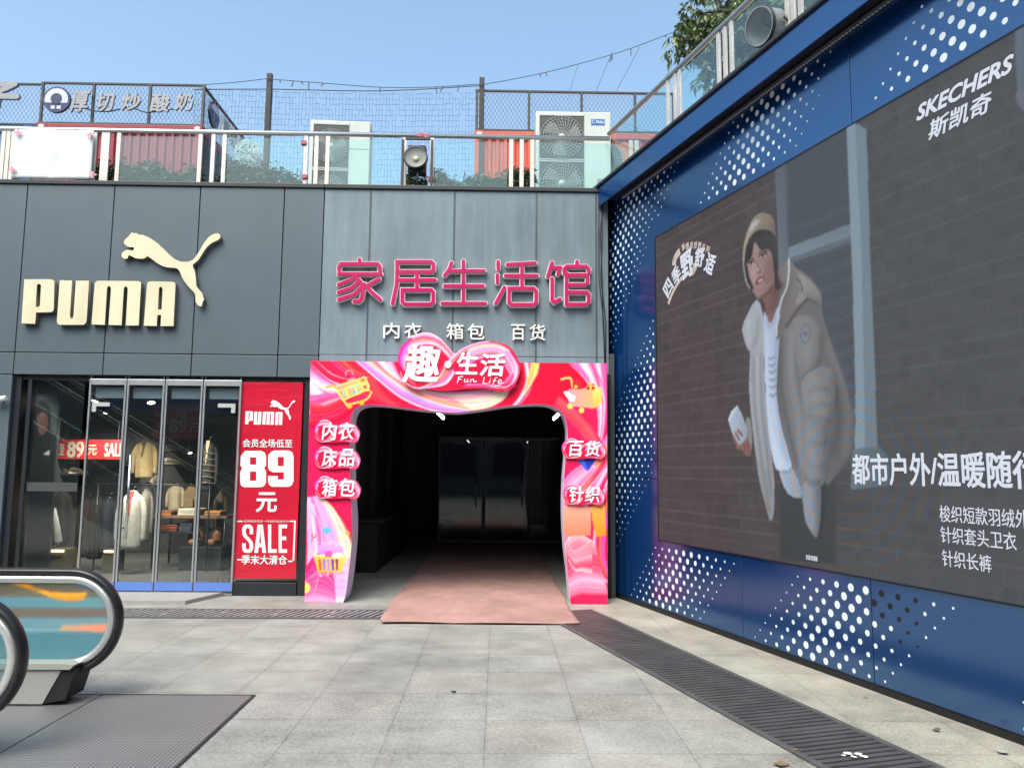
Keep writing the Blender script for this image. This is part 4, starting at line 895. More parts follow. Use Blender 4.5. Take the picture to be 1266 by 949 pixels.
PC.soft(cd_([(192,130),(190,300),(212,440),(250,600)]), 0.035, (-34,-33,-32), 3); PC.soft(cd_([(228,110),(225,260),(250,430),(262,600)]), 0.05, (22,22,22), 4); PC.soft(cd_([(252,130),(250,260),(270,370)]), 0.03, (-30,-29,-28), 3)
PC.poly(SM([(236,78),(262,58),(296,60),(326,105),(334,170),(318,238),(272,276),(256,250),(243,190)]), (142,137,133), (128,123,119), -20)
PC.soft(cd_([(272,90),(285,160),(280,235)]), 0.09, (22,22,22), 7); PC.soft(cd_([(330,130),(330,190),(308,246),(268,280)]), 0.035, (-34,-33,-32), 3)
PC.poly(SM([(268,282),(330,238),(374,258),(384,330),(376,390),(354,432),(292,420),(266,350)]), (147,143,140), (128,124,121), 0)
PC.soft(cd_([(300,270),(310,340),(320,410)]), 0.10, (18,18,18), 8); PC.soft(cd_([(374,270),(378,350),(352,430),(292,420)]), 0.03, (-36,-34,-33), 3); PC.soft(cd_([(285,330),(330,315),(370,330)]), 0.02, (-26,-25,-24), 2); PC.soft(cd_([(290,385),(330,372),(370,378)]), 0.02, (-22,-21,-20), 2)
PC.poly(SM([(284,424),(354,434),(362,520),(346,640),(326,666),(282,642),(276,530)]), (145,143,142), (120,117,116), 0)
PC.soft(cd_([(300,440),(302,540),(305,630)]), 0.09, (18,19,22), 7); PC.soft(cd_([(350,440),(352,540),(338,650)]), 0.05, (-26,-24,-22), 4); PC.soft(cd_([(282,500),(320,515),(356,500)]), 0.02, (-22,-20,-18), 2); PC.soft(cd_([(280,580),(320,596),(350,580)]), 0.02, (-22,-20,-18), 2)
PC.poly(SM([(266,690),(276,644),(326,646),(332,760),(319,842),(302,832),(276,785)]), (158,158,163), (124,122,124), 0)
PC.soft(cd_([(290,660),(292,740),(306,820)]), 0.06, (20,21,24), 5); PC.soft(cd_([(328,650),(330,760),(318,840)]), 0.04, (-30,-28,-26), 4); PC.soft(cd_([(276,640),(300,655),(328,645)]), 0.02, (-34,-32,-30), 2)
PC.disc(*cd_([(277,122)])[0], 0.068, (112,114,118), 0.085); PC.disc(*cd_([(277,122)])[0], 0.055, (140,141,143), 0.070); PC.line(cd_([(268,116),(286,128)]), 0.018, (108,111,116)); PC.line(cd_([(270,130),(284,112)]), 0.014, (112,114,118))
PC.poly(SM([(104,0),(72,50),(50,108),(72,180),(80,190),(76,290),(82,400),(108,620),(132,720),(150,785),(164,762),(166,640),(142,430),(130,230),(127,60)], 2), (156,152,150), (184,183,184), 40)
PC.soft(cd_([(80,60),(70,110),(80,170)]), 0.05, (20,20,20), 4); PC.soft(cd_([(110,60),(104,130),(84,180)]), 0.03, (-34,-33,-32), 3)
for a in ([(92,200),(96,380),(126,600),(150,760)], [(118,190),(122,380),(142,560),(156,700)]): PC.soft(cd_(a), 0.03, (-26,-25,-24), 2)
for a in ([(106,200),(110,380),(134,600)], [(84,300),(92,420),(112,580)]): PC.soft(cd_(a), 0.03, (18,18,19), 2)
PC.poly(SM([(186,606),(226,590),(266,688),(250,706),(214,690),(190,640)], 2), (190,196,206), (160,163,172), 0); PC.soft(cd_([(190,612),(228,598)]), 0.03, (-44,-42,-38), 2)
PC.poly(SM([(130,40),(152,84),(176,30),(186,60),(182,180),(174,330),(196,470),(228,590),(200,606),(172,602),(152,520),(138,380),(128,130)], 2), (218,224,236), (184,190,206), 30)
PC.soft(cd_([(140,110),(146,300),(166,480),(190,590)]), 0.04, (16,16,18), 4); PC.soft(cd_([(178,110),(172,300),(190,470),(216,580)]), 0.04, (-38,-36,-30), 3); PC.soft(cd_([(152,330),(164,450),(196,560)]), 0.02, (-22,-20,-16), 2); PC.soft(cd_([(138,70),(152,98),(176,50)]), 0.02, (-30,-28,-24), 2)
for k, y in enumerate((208,232,256,284,310,338)): PC.line(cd_([(143+k, y),(155+k*1.3, y+2),(168+k*1.3, y-3)]), 0.016, (104,108,122), 0.55); PC.line(cd_([(146+k, y+9),(160+k*1.3, y+8)]), 0.010, (120,124,138), 0.5)
PC.poly(smooth_loop(cz([(225,640),(250,690),(275,800),(295,835),(320,790),(365,610),(400,560),(330,520),(260,600)]), 2), (152,112,100), (120,86,78), 0)
PC.poly(smooth_loop(cz([(340,480),(385,440),(418,388),(470,450),(500,480),(590,560),(640,620),(645,700),(560,660),(480,740),(400,860),(345,949),(335,900),(370,760),(400,610),(385,560)]), 2), (116,106,100), (146,136,130), 20)
PC.poly(smooth_loop(cz([(490,490),(590,560),(638,620),(640,690),(560,655),(500,700),(470,690),(500,610)]), 2), (160,150,144), (130,122,116), 0)
PC.line(cz([(420,392),(424,470),(410,580),(370,680),(345,800),(338,930)]), [0.03, 0.022, 0.03, 0.022], (208,206,204))
PC.line(cz([(560,660),(480,745),(400,870)]), 0.035, (98,88,82)); PC.line(cz([(470,520),(505,560),(515,620)]), 0.02, (106,98,92))
PC.poly(smooth_loop(cz([(130,420),(150,330),(180,280),(240,300),(300,330),(325,430),(330,520),(300,590),(250,650),(210,665),(165,600),(140,520)]), 3), (174,140,132), (152,118,110), 0)
PC.poly(smooth_loop(cz([(145,440),(185,420),(215,460),(205,520),(165,560),(142,510)]), 3), (188,154,146), alpha=0.6)
PC.poly(smooth_loop(cz([(112,430),(120,340),(150,260),(210,205),(290,210),(335,260),(345,400),(345,520),(375,580),(330,600),(322,470),(302,345),(266,322),(238,332),(216,312),(200,285),(188,258),(178,300),(172,350),(160,385),(138,415)]), 2), (52,48,50), (64,58,58), 0)
PC.poly(smooth_loop(cz([(118,440),(135,440),(150,520),(178,590),(165,600),(138,560)]), 2), (52,48,50))
PC.line(cz([(108,420),(118,490),(130,550),(155,595)]), 0.022, (168,160,152))
PC.poly(smooth_loop(cz([(104,410),(108,320),(130,220),(165,130),(205,85),(250,72),(300,95),(325,140),(330,230),(310,210),(260,188),(205,195),(155,240),(125,320),(115,425)]), 3), (172,156,132), (140,124,104), 0)
PC.poly(smooth_loop(cz([(150,180),(180,135),(215,120),(225,135),(190,170),(160,205)]), 2), (190,182,184), alpha=0.8)
for k in range(6): PC.line(cz([(190+k*22, 95-(k % 3)*6), (215+k*20, 140), (225+k*18, 185)]), 0.008, (132,116,98), 0.6)
PC.line(cz([(140,402),(158,388),(180,392)]), 0.012, (64,50,48)); PC.line(cz([(215,358),(240,340),(274,340)]), 0.012, (64,50,48)); PC.poly(smooth_loop(cz([(142,424),(160,408),(184,412),(166,430)]), 2), (188,168,162)); PC.poly(smooth_loop(cz([(218,376),(244,358),(274,360),(248,384)]), 2), (188,168,162)); PC.line(cz([(140,424),(160,407),(185,411)]), 0.012, (36,30,32)); PC.line(cz([(216,376),(244,357),(276,359)]), 0.012, (36,30,32)); PC.line(cz([(195,385),(205,420),(218,455)]), 0.03, (188,146,132), 0.5); PC.poly(smooth_loop(cz([(262,420),(310,400),(318,480),(280,560),(250,540)]), 3), (128,92,84), alpha=0.45)
PC.disc(*cz([(162,419)])[0], 0.014, (34,28,30), 0.014); PC.disc(*cz([(244,371)])[0], 0.014, (34,28,30), 0.014)
PC.line(cz([(195,400),(215,450),(228,478),(210,488),(198,482)]), 0.012, (122,84,76))
PC.poly(smooth_loop(cz([(192,560),(205,530),(225,515),(250,512),(246,540),(222,556),(205,572)]), 3), (132,70,72)); PC.poly(smooth_loop(cz([(208,545),(226,530),(244,522),(238,540),(220,550)]), 2), (206,196,194))
PC.line(cz([(205,600),(235,612),(262,590)]), 0.014, (136,96,88), 0.6); PC.line(cz([(215,655),(260,640),(310,580)]), 0.03, (112,78,72), 0.6)
PC.poly(smooth_loop(c7([(88,572),(100,575),(104,620),(101,660),(95,668),(86,640)]), 2), (150,142,136))
PC.poly(smooth_loop(c7([(63,632),(84,612),(98,636),(100,664),(90,668),(76,650),(66,650)]), 2), (158,108,98), (136,90,84), 0)
PC.poly(c7([(42,575),(50,552),(66,538),(78,560),(92,600),(88,625),(72,640),(57,622)]), (196,202,212), (164,168,178), 0)
for a, b in (((60,606),(72,628)), ((54,614),(66,640)), ((66,600),(80,616))): PC.line(c7([a, b]), 0.03, (150,102,94))
PC.line(c7([(44,576),(66,540)]), 0.02, (226,230,236))
# soft modelling of the face, cap and hood
for a, w, d, r in (([(150,330),(142,440),(160,560),(205,650)], .03, (-22,-22,-20), 3), ([(215,440),(222,475)], .03, (20,18,16), 2), ([(175,470),(185,520)], .05, (14,10,8), 4), ([(262,440),(270,500)], .06, (12,8,6), 5), ([(330,420),(325,520),(290,610),(240,660)], .04, (-26,-24,-22), 4), ([(195,600),(225,625),(255,610)], .03, (10,8,6), 3), ([(190,300),(200,340)], .03, (14,10,9), 3), ([(250,690),(290,740),(360,640)], .06, (-26,-22,-20), 5), ([(300,640),(350,600)], .05, (-30,-26,-24), 4),
    ([(120,300),(150,200),(200,130)], .04, (22,20,16), 4), ([(300,120),(318,180),(322,220)], .05, (-26,-24,-22), 4), ([(180,215),(240,190),(310,215)], .03, (-30,-28,-26), 3), ([(440,440),(430,560),(380,700)], .06, (-18,-17,-16), 5), ([(500,520),(580,580),(630,650)], .06, (18,17,16), 5), ([(410,470),(420,560)], .03, (24,23,22), 3), ([(560,640),(600,680),(640,690)], .03, (-28,-26,-25), 3), ([(230,230),(290,250),(330,330)], .04, (16,15,15), 4), ([(150,300),(170,350)], .03, (-10,-10,-8), 3)):
    PC.soft(cz(a), w, d, r)
# camera moire rings, painted into the colours of the screen's picture
u0_, v0_ = SZ(1039, 586); rr_ = np.hypot((Uq-u0_)*0.75, Vq-v0_); rip = np.sin(rr_*62+0.8*np.sin(Uq*5))*np.exp(-(rr_/0.85)**2)*np.clip(rr_*2.5, 0.15, 1)
PC.c += rip[..., None]*np.array((11, -2, -11)) * (0.35+PC.c.mean(2, keepdims=True)/130)
PC.c += (np.random.default_rng(9).normal(0, 1, PC.c.shape[:2])*2.2)[..., None]
PC.blur(1); PC.c *= np.array((0.955, 1.0, 1.05))
nu, nv = 860, 420
me = grid_mesh(SL, SB, SR, ST, nu, nv); PC.ink(me); place(me, WALL, 0.004); me.materials.append(print_mat('screen_picture', 0.7, 0.1, emit=0.37, base=0.0, scan=True)); pic = link('picture', me, scr)
M_ST1 = mat('screen_text', (0.22, 0.22, 0.24), 0.6, emit=0.32, ecol=(0.60, 0.67, 0.78)); M_ST2 = mat('screen_text_beige', (0.2, 0.18, 0.17), 0.6, emit=0.28, ecol=(0.56, 0.48, 0.42)); M_ST0 = mat('screen_text_outline', (0.05, 0.05, 0.06), 0.6)
def stext(s, u0, v0, u1, v1, m=M_ST1, bold=0.0, shear=0.0, name='lettering', w=0.007):
    me = text_mesh(s, (u0, v0, u1, v1), 0.001, bold, shear); place(me, WALL, w); me.materials.append(m); return link(name, me, scr)
stext('SKECHERS', 5.205, 4.09, 5.955, 4.195, bold=0.08, shear=0.30)
stext('斯凯奇', 5.295, 3.905, 5.79, 4.04, bold=0.035, shear=0.2)
stext('都市户外/温暖随行', 4.435, 1.51, 5.955, 1.735, bold=0.03)
stext('梭织短款羽绒外套', 5.225, 1.275, 5.955, 1.385); stext('针织套头卫衣', 5.225, 1.138, 5.775, 1.246); stext('针织长裤', 5.228, 0.985, 5.595, 1.092)
stext('短款羽绒服', 3.86, 0.875, 4.00, 0.915, w=0.0075)
# slogan on an arc
def ctext(ch, px, wpx, hpx, ang, m, bold=0.05, w=0.009):
    u, v = SZ(*px); me = text_mesh(ch, (-wpx/2, -hpx/2, wpx/2, hpx/2), 0.001, bold)
    c, s_ = cos(radians(ang)), sin(radians(ang)); me.transform(Matrix(((c, -s_, 0, u), (s_, c, 0, v), (0, 0, 1, 0), (0, 0, 0, 1)))); place(me, WALL, w); me.materials.append(m); return link('lettering', me, scr)
for ch, px, w_, h_, a in (('四', (827,356), .16, .19, 42), ('季', (837,340), .16, .20, 32), ('野', (850.5,327), .24, .29, 12), ('舒', (866,318), .18, .20, -12), ('适', (879,326), .17, .20, -32)): ctext(ch, px, w_, h_, a, M_ST1)
for i, ch in enumerate('斯凯奇舒野系列'): ctext(ch, (846+i*5.0, 306-4.0*sin(pi*i/6)+(i-1)*0.5), .065, .075, 18-8*i, M_ST2, 0.03)
def swash(l, w):
    P = smooth_path([SZ(810+x/8.622, 280+y/8.622) for x, y in l], 6); g = MB()
    for i in range(len(P)-1):
        a, b = np.array(P[i]), np.array(P[i+1]); t = (b-a)/np.hypot(*(b-a)); n_ = np.array((-t[1], t[0]))*w/2
        g.quad(WALL(*(a-n_), .0072), WALL(*(b-n_), .0072), WALL(*(b+n_), .0072), WALL(*(a+n_), .0072))
    bmesh.ops.remove_doubles(g.bm, verts=g.bm.verts[:], dist=0.004); g.build('swash', M_ST2, scr)
swash([(145,825),(200,690),(280,560),(365,490)], 0.045); swash([(205,415),(215,350),(240,300),(270,262)], 0.085); swash([(375,495),(415,470),(430,430),(435,390)], 0.085)
# ================================================================== ON THE TERRACE
M_RAIL = mat('brushed_rail', (0.62, 0.61, 0.58), 0.30, 0.9, noise=0.08, nscale=3)
M_POST = mat('pale_post', (0.58, 0.54, 0.49), 0.40, 0.35, noise=0.18, nscale=4)
M_RGL = glass_mat('railing_glass', (0.80, 0.93, 0.93), 1.5, haze=0.022)
RY = 0.22
def zrail(px, py): return at(px, py, RY)[2]
HR = 6.10
rail = thing('glass_railing', (-4.0, RY, TOP), 'steel and glass railing along the terrace edge above the shop fronts', 'railing')
XE = WALL(0.10, 0, 0)[0] - 0.02
g = MB(); g.tube([(-14, RY, HR), (XE+0.02, RY, HR)], 0.032, 12); g.build('handrail', M_RAIL, rail)
posts = [(-9.2,-9.0,-8.8), (3,9,15), (116,127,None), (132,146,None), (247,263,277), (378,391,405), (500,None,534), (632,645,658), (780,None,787)]
xs = []
for gset in posts:
    for px in gset:
        if px is None: continue
        xs.append(px if px < 0 else at(px, 195, RY)[0])
for x in xs: g = MB(); g.box(x-0.028, x+0.028, RY-0.012, RY+0.012, TOP-0.02, HR-0.02, 0.003); g.build('post', M_POST, rail)
glz = [(-13.5,-9.3), (-8.7, at(1,195,RY)[0]), (at(147,195,RY)[0], at(245,195,RY)[0]), (at(279,195,RY)[0], at(376,195,RY)[0]), (at(407,195,RY)[0], at(497,195,RY)[0]), (at(537,195,RY)[0], at(629,195,RY)[0]), (at(661,195,RY)[0], at(777,195,RY)[0])]
for a, b in glz: g = MB(); g.box(a+.02, b-.02, RY-0.006, RY+0.006, TOP+0.0, HR-0.07); g.build('glass_pane', M_RGL, rail)
# tape tied round some posts
M_TAPE = mat('red_tape', (0.42, 0.10, 0.12), 0.6, noise=0.3, nscale=20)
M_PTAPE = mat('pink_tape', (0.62, 0.30, 0.36), 0.6)
for (px, py) in ((520,168), (527,169), (533,222), (376,177), (377,219)):
    p = at(px, py, RY); g = MB(); g.box(p[0]-0.035, p[0]+0.035, RY-0.036, RY+0.036, p[2]-0.03, p[2]+0.03, 0.006); g.build('tape', M_TAPE, rail)
# white board taped on at the left
a, b = at(14, 221, RY-0.06), at(117, 162, RY-0.06)
bo = thing('notice_board', ((a[0]+b[0])/2, RY-0.06, a[2]), 'blank white board taped over the railing glass at the left', 'board')
bw = grid_mesh(0, 0, 1, 1, 26, 16); rb = np.random.default_rng(4)
for v in bw.vertices:
    u, w = v.co.x, v.co.y; d = 0.004*sin(u*9+w*2)*sin(w*5) - 0.012*max(0, 1-abs((u-0.62)-(w-0.5)*0.35)*16)
    v.co = (a[0]+u*(b[0]-a[0]), RY-0.075-d, a[2]+w*(b[2]-a[2]))
bw.materials.append(mat('white_sheet', (0.62, 0.64, 0.66), 0.55, noise=0.05)); o = link('sheet', bw, bo)
m_ = o.modifiers.new('thickness', 'SOLIDIFY'); m_.thickness = 0.006; m_.offset = -1
for px, py in ((24,165),(113,168),(17,211),(116,217)):
    p = at(px, py, RY-0.07); g = MB(); g.box(p[0]-0.05, p[0]+0.05, RY-0.105, RY-0.10, p[2]-0.012, p[2]+0.012); g.box(p[0]-0.015, p[0]+0.015, RY-0.1115, RY-0.1065, p[2]-0.05, p[2]+0.04); g.build('tape', M_PTAPE, bo)
# railing over the screen wall
r2 = thing('glass_railing', WALL(5, TOP, 0.0), 'steel and glass railing climbing along the top of the blue screen wall', 'railing')
WO = 0.06
def wz(px, py): 
    p = on_plane(px, py, np.array(WB)+WN*WO, WN); return float((p-WB) @ WD), float(p[2])
g = MB(); g.tube([WALL(0.20, HR, WO), WALL(12.4, HR, WO)], 0.032, 12); g.build('handrail', M_RAIL, r2)
sp2 = []
for px, py in ((826,135),(835,130),(841,125), (889,85),(897,80),(905,74), (974,20),(981,12),(990,6)): sp2.append(wz(px, py)[0])
sp2 += [7.0, 7.12, 7.24, 9.0, 9.12, 9.24]
for s_ in sp2: g = MB(); g.fbox(WALL, s_-0.028, s_+0.028, 5.33, HR-0.02, WO-0.012, WO+0.012, 0.003); g.build('post', M_POST, r2)
gs = [(0.25, sp2[0]), (sp2[2], sp2[3]), (sp2[5], sp2[6]), (sp2[8], 7.0), (7.24, 9.0), (9.24, 12.0)]
for a, b in gs: g = MB(); g.fbox(WALL, a+.05, b-.05, 5.345, HR-0.07, WO-0.006, WO+0.006); g.build('glass_pane', M_RGL, r2)

# ---- air conditioners
M_ACB = mat('ac_enamel', (0.50, 0.53, 0.49), 0.45, noise=0.07, nscale=3, streak=0.05)
M_ACD = mat('ac_dark', (0.05, 0.055, 0.055), 0.6); M_ACG = mat('ac_grille', (0.42, 0.44, 0.42), 0.5)
def make_ac(label, loc, w, h, rz, logo):
    t = thing('air_conditioner', loc, label, 'air conditioner', 'outdoor air conditioner units on the terrace', rz)
    def B(g, n, m, p=None): return link(n, g.mesh(n, m), p or t, local=True)
    d = 0.36; fw = 0.60*w
    g = MB(); g.box(-w/2, w/2, 0, d, 0.06, h, 0.012); body = B(g, 'body', M_ACB)
    g = MB(); g.box(-w/2+fw+0.045, -w/2+fw+0.052, -0.004, 0.0, 0.1, h-0.03); g.box(-w/2+fw+0.03, w/2-0.01, -0.004, 0.0, h*0.72, h*0.724); g.box(-w/2+0.012, w/2-0.012, -0.003, 0.0, h*0.06, h*0.064); g.box(w/2-0.20, w/2-0.09, -0.012, -0.001, h*0.30, h*0.335, 0.004); B(g, 'panel_seam', mat('ac_seam', (0.25, 0.27, 0.26), 0.6), body)
    for k in (0, 1):
        cz_ = h*(0.74 if k == 0 else 0.28); cx = -w/2+0.05+fw/2; R = min(fw/2, h*0.215)-0.01
        g = MB(); g.box(cx-fw/2+0.005, cx+fw/2-0.005, -0.006, -0.001, cz_-h*0.225, cz_+h*0.225, 0.002); bk = B(g, 'fan_panel', M_ACD)
        Mx = Matrix.Translation((cx, -0.02, cz_)) @ Matrix.Rotation(radians(90), 4, 'X')
        g = MB()
        for rr in np.linspace(0.16, 1, 7)*R: g.tube([(cx+rr*cos(a), -0.026, cz_+rr*sin(a)) for a in np.linspace(0, 2*pi, 33)], 0.003, 4, caps=False)
        for q in range(36):
            a = q*pi/18; g.tube([(cx+(0.12*R)*cos(a), -0.022, cz_+(0.12*R)*sin(a)), (cx+0.6*R*cos(a+0.22), -0.030, cz_+0.6*R*sin(a+0.22)), (cx+R*cos(a+0.36), -0.018, cz_+R*sin(a+0.36))], 0.0035, 4, caps=False)
        g.box(cx-fw/2+0.004, cx+fw/2-0.004, -0.012, -0.007, cz_+h*0.215, cz_+h*0.226); g.box(cx-fw/2+0.004, cx+fw/2-0.004, -0.012, -0.007, cz_-h*0.226, cz_-h*0.215)
        B(g, 'fan_grille', M_ACG, bk)
        g = MB(); g.lathe([(0.001, 0.012), (0.14*R, 0.010), (0.16*R, 0)], Mx, 18); B(g, 'fan_hub', M_ACG, bk)
        g = MB()
        for q in range(3):
            a0 = q*2*pi/3; pts_ = [(cx+0.15*R*cos(a0), cz_+0.15*R*sin(a0))] + [(cx+rr*R*cos(a0+da), cz_+rr*R*sin(a0+da)) for rr, da in ((0.6, -0.2), (0.93, 0.1), (0.93, 0.8), (0.5, 0.7))]
            g.poly([(x, -0.009, z) for x, z in pts_])
        B(g, 'fan_blade', mat('ac_blade', (0.22, 0.23, 0.23), 0.5), bk)
    for sx in (-1, 1): g = MB(); g.box(sx*(w/2-0.12)-0.05, sx*(w/2-0.12)+0.05, 0.02, d-0.02, 0, 0.06); B(g, 'foot', M_ACD)
    if logo:
        x0 = w/2-0.29; x1 = w/2-0.09; g = MB(); g.box(x0, x1, -0.006, -0.001, h-0.20, h-0.11); bd = B(g, 'badge', mat('badge_blue', (0.01, 0.13, 0.50), 0.4))
        fr = Frame((0, -0.0066, 0), (1, 0, 0), (0, 0, 1), (0, -1, 0)); me = text_mesh('Midea', (x0+0.075, h-0.178, x1-0.01, h-0.132), 0.001, 0.02); place(me, fr, 0.001); me.materials.append(M_WL); link('lettering', me, bd, local=True)
        g = MB(); g.tube([(x0+0.04+0.024*cos(a), -0.0085, h-0.155+0.024*sin(a)) for a in np.linspace(0.6, 5.6, 15)], 0.005, 6); B(g, 'emblem', M_WL, bd)
    return t
p0, p1 = at(662, 225, 0.95), at(755, 139, 0.95)
make_ac('tall two fan air conditioner with a blue badge by the blue wall corner', ((p0[0]+p1[0])/2, 0.95, TOP), p1[0]-p0[0], p1[2]-TOP+0.0, 0.0, True)
p0, p1 = at(380, 225, 1.5), at(459, 150, 1.5)
make_ac('plain air conditioner half hidden by the railing left of the round floodlight', ((p0[0]+p1[0])/2, 1.5, TOP), (p1[0]-p0[0])*0.97, p1[2]-TOP, radians(3), False)

# ---- floodlight in its bracket over the passage front
c = at(514, 195, 0.10)
fl = thing('floodlight', (c[0], 0.1, TOP), 'round black floodlight in a bracket on the coping over the passage', 'floodlight')
M_FB = mat('flood_black', (0.02, 0.022, 0.024), 0.45, noise=0.2)
Mx = Matrix.Translation((c[0], 0.06, c[2])) @ Matrix.Rotation(radians(84), 4, 'X')
R = 0.162
g = MB(); g.lathe([(R*0.86, -0.012), (R*0.98, 0.0), (R, -0.02), (R, -0.06), (R*0.7, -0.20), (R*0.4, -0.24), (0.001, -0.24)], Mx, 32); g.box(c[0]-0.11, c[0]+0.13, 0.13, 0.30, c[2]-0.19, c[2]+0.19, 0.01); g.build('housing', M_FB, fl)
g = MB(); g.lathe([(0.001, -0.06), (R*0.25, -0.058), (R*0.28, -0.066), (R*0.86, -0.014)], Mx, 32); g.build('reflector', mat('flood_lens', (0.17, 0.19, 0.175), 0.55, 0.0, noise=0.1, nscale=8), fl)
g = MB(); g.lathe([(0.001, -0.04), (R*0.2, -0.045), (R*0.22, -0.06)], Mx, 16); g.build('bulb', mat('led_yellow', (0.55, 0.56, 0.36), 0.4), fl)
g = MB(); zt = at(514, 173, 0.1)[2]
for px in (498, 534):
    x = at(px, 195, 0.1)[0]; g.box(x-0.016, x+0.016, 0.085, 0.115, TOP+0.012, zt, 0.002)
g.box(at(498,0,.1)[0]+0.085, at(534,0,.1)[0]+0.02, 0.084, 0.116, zt, zt+0.03, 0.002); g.tube([(c[0]+0.03, 0.12, TOP+0.012), (c[0]+0.03, 0.12, c[2]-0.12)], 0.018); g.build('bracket', M_FB, fl)
# ---- big floodlight leaning out over the screen wall
s_, z_ = 5.02, 5.60
o3 = WALL(4.75, 5.86, 0.22); 
f2 = thing('floodlight', WALL(4.9, 5.35, 0.1), 'big grey drum floodlight tilted out over the blue wall below the tree', 'floodlight')
pc = on_plane(938, 33, np.array(WB)+WN*0.25, WN)
ax = Vector((-0.86, -0.40, -0.20)); ax.normalize()
Mx = Matrix.Translation(Vector(pc)) @ ax.to_track_quat('Z', 'Y').to_matrix().to_4x4(); R = 0.168
M_FG = mat('flood_grey', (0.30, 0.32, 0.33), 0.45, 0.3, noise=0.25, nscale=6)
g = MB(); g.lathe([(R*0.93, 0.0), (R*1.03, 0.006), (R*1.03, -0.03), (R*0.97, -0.04), (R*0.95, -0.20), (R*0.7, -0.27), (0.001, -0.28)], Mx, 36)
g.build('drum', M_FG, f2)
g = MB(); g.lathe([(R*1.035, 0.007), (R*1.06, 0.0), (R*1.06, -0.03), (R*1.035, -0.036)], Mx, 36); g.build('rim', M_FB, f2)
g = MB(); g.lathe([(R*0.93, -0.004), (0.001, -0.004)], Mx, 36); g.build('lens', glass_mat('lens_glass', (0.92, 0.95, 0.95), 1.5, haze=0.03), f2)
g = MB(); g.lathe([(R*0.92, -0.01), (R*0.75, -0.10), (R*0.3, -0.16), (0.001, -0.17)], Mx, 32); g.build('reflector', mat('reflector', (0.17, 0.18, 0.19), 0.6, 0.0, spec=0.2), f2)
g = MB(); g.tube([Mx @ Vector((0.02, -0.03, -0.15)), Mx @ Vector((-0.02, 0.05, -0.08)), Mx @ Vector((0.05, 0.12, -0.06))], 0.010); g.lathe([(0.0, 0.03), (0.014, 0.02), (0.014, -0.02)], Mx @ Matrix.Translation((0.03, -0.05, -0.13)), 10); g.build('bulb', M_FB, f2)
g = MB(); q = Mx @ Vector((0, 0, -0.15)); g.tube([q + Vector(WD)*0.19, q + Vector(WD)*0.19 - Vector(WN)*0.15 + Vector((0, 0, -.12)), Vector(WALL(float((np.array(q)-WB) @ WD)+0.19, 5.352, 0.05))], 0.016); g.tube([q - Vector(WD)*0.19, q - Vector(WD)*0.19 - Vector(WN)*0.15 + Vector((0, 0, -.12)), Vector(WALL(float((np.array(q)-WB) @ WD)-0.19, 5.352, 0.05))], 0.016); g.build('yoke', M_FB, f2)

# ---- shipping containers turned into kiosks
def container(label, px0, px1, ptop, Y, col, depth=6.0, extra=None, group='container kiosks on the terrace'):
    p0, p1 = at(px0, ptop, Y), at(px1, ptop, Y); x0, x1, zt = p0[0], p1[0], p0[2]
    t = thing('container_kiosk', ((x0+x1)/2, Y, TOP), label, 'container', group)
    m = mat('paint_'+label.split()[0], col, 0.5, noise=0.12, nscale=1.5, streak=0.15)
    g = MB(); n = int((x1-x0-0.2)/0.14); zb = TOP+0.0
    # corrugated front
    prof = []
    for i in range(n):
        xa = x0+0.1+i*(x1-x0-0.2)/n; w = (x1-x0-0.2)/n
        prof += [(xa, 0.03), (xa+w*0.35, 0.03), (xa+w*0.5, 0.06), (xa+w*0.85, 0.06)]
    prof.append((x1-0.1, 0.03))
    for (xa, da), (xb, db) in zip(prof[:-1], prof[1:]): g.quad((xa, Y+da, zb+0.1), (xb, Y+db, zb+0.1), (xb, Y+db, zt-0.12), (xa, Y+da, zt-0.12))
    g.box(x0+0.02, x1-0.02, Y+0.08, Y+depth, zb+0.05, zt-0.03)
    g.build('wall', m, t)
    g = MB(); g.box(x0, x1, Y, Y+0.12, zt-0.12, zt, 0.01); g.box(x0, x1, Y, Y+0.12, zb, zb+0.11, 0.01); g.box(x0, x0+0.11, Y+0.001, Y+0.121, zb+0.1, zt-0.11); g.box(x1-0.11, x1, Y+0.001, Y+0.121, zb+0.1, zt-0.11)
    g.box(x1-0.1, x1-0.001, Y+0.122, Y+depth, zt-0.12, zt-0.002); g.box(x0+0.001, x0+0.1, Y+0.122, Y+depth, zt-0.12, zt-0.002); g.build('frame', m, t)
    for x in (x0, x1-0.16):
        g = MB(); g.box(x-0.004, x+0.164, Y-0.006, Y+0.16, zt-0.11, zt+0.008, 0.004); c_ = g.build('corner_casting', m, t)
        g = MB(); cx = x+0.08; g.poly([(cx+0.05*cos(a), Y-0.009, zt-0.05+0.03*sin(a)) for a in np.linspace(0, 2*pi, 15)[:-1]]); g.build('lifting_hole', mat('casting_hole', (0.60, 0.62, 0.62), 0.6), c_)
    return t, x0, x1, zt
Yk = 3.05
k1, kx0, kx1, kzt = container('crimson container kiosk under the yoghurt sign', 45.5, 250, 152, Yk, (0.26, 0.018, 0.035))
k2, *_ = container('blue container kiosk mostly hidden behind the white board', -170, 42, 152.5, Yk+0.1, (0.012, 0.14, 0.42))
k3, rx0, rx1, rzt = container('orange red container kiosk behind the tall air conditioner', 587, 836, 161.5, Yk+0.2, (0.55, 0.085, 0.045))
g = MB(); g.box(kx1-0.012, kx1+0.004, Yk+0.14, Yk+5.9, TOP+0.15, kzt-0.14); g.build('side_mural', mat('mural_dark_green', (0.012, 0.022, 0.022), 0.5, noise=0.5, nscale=3), k1)
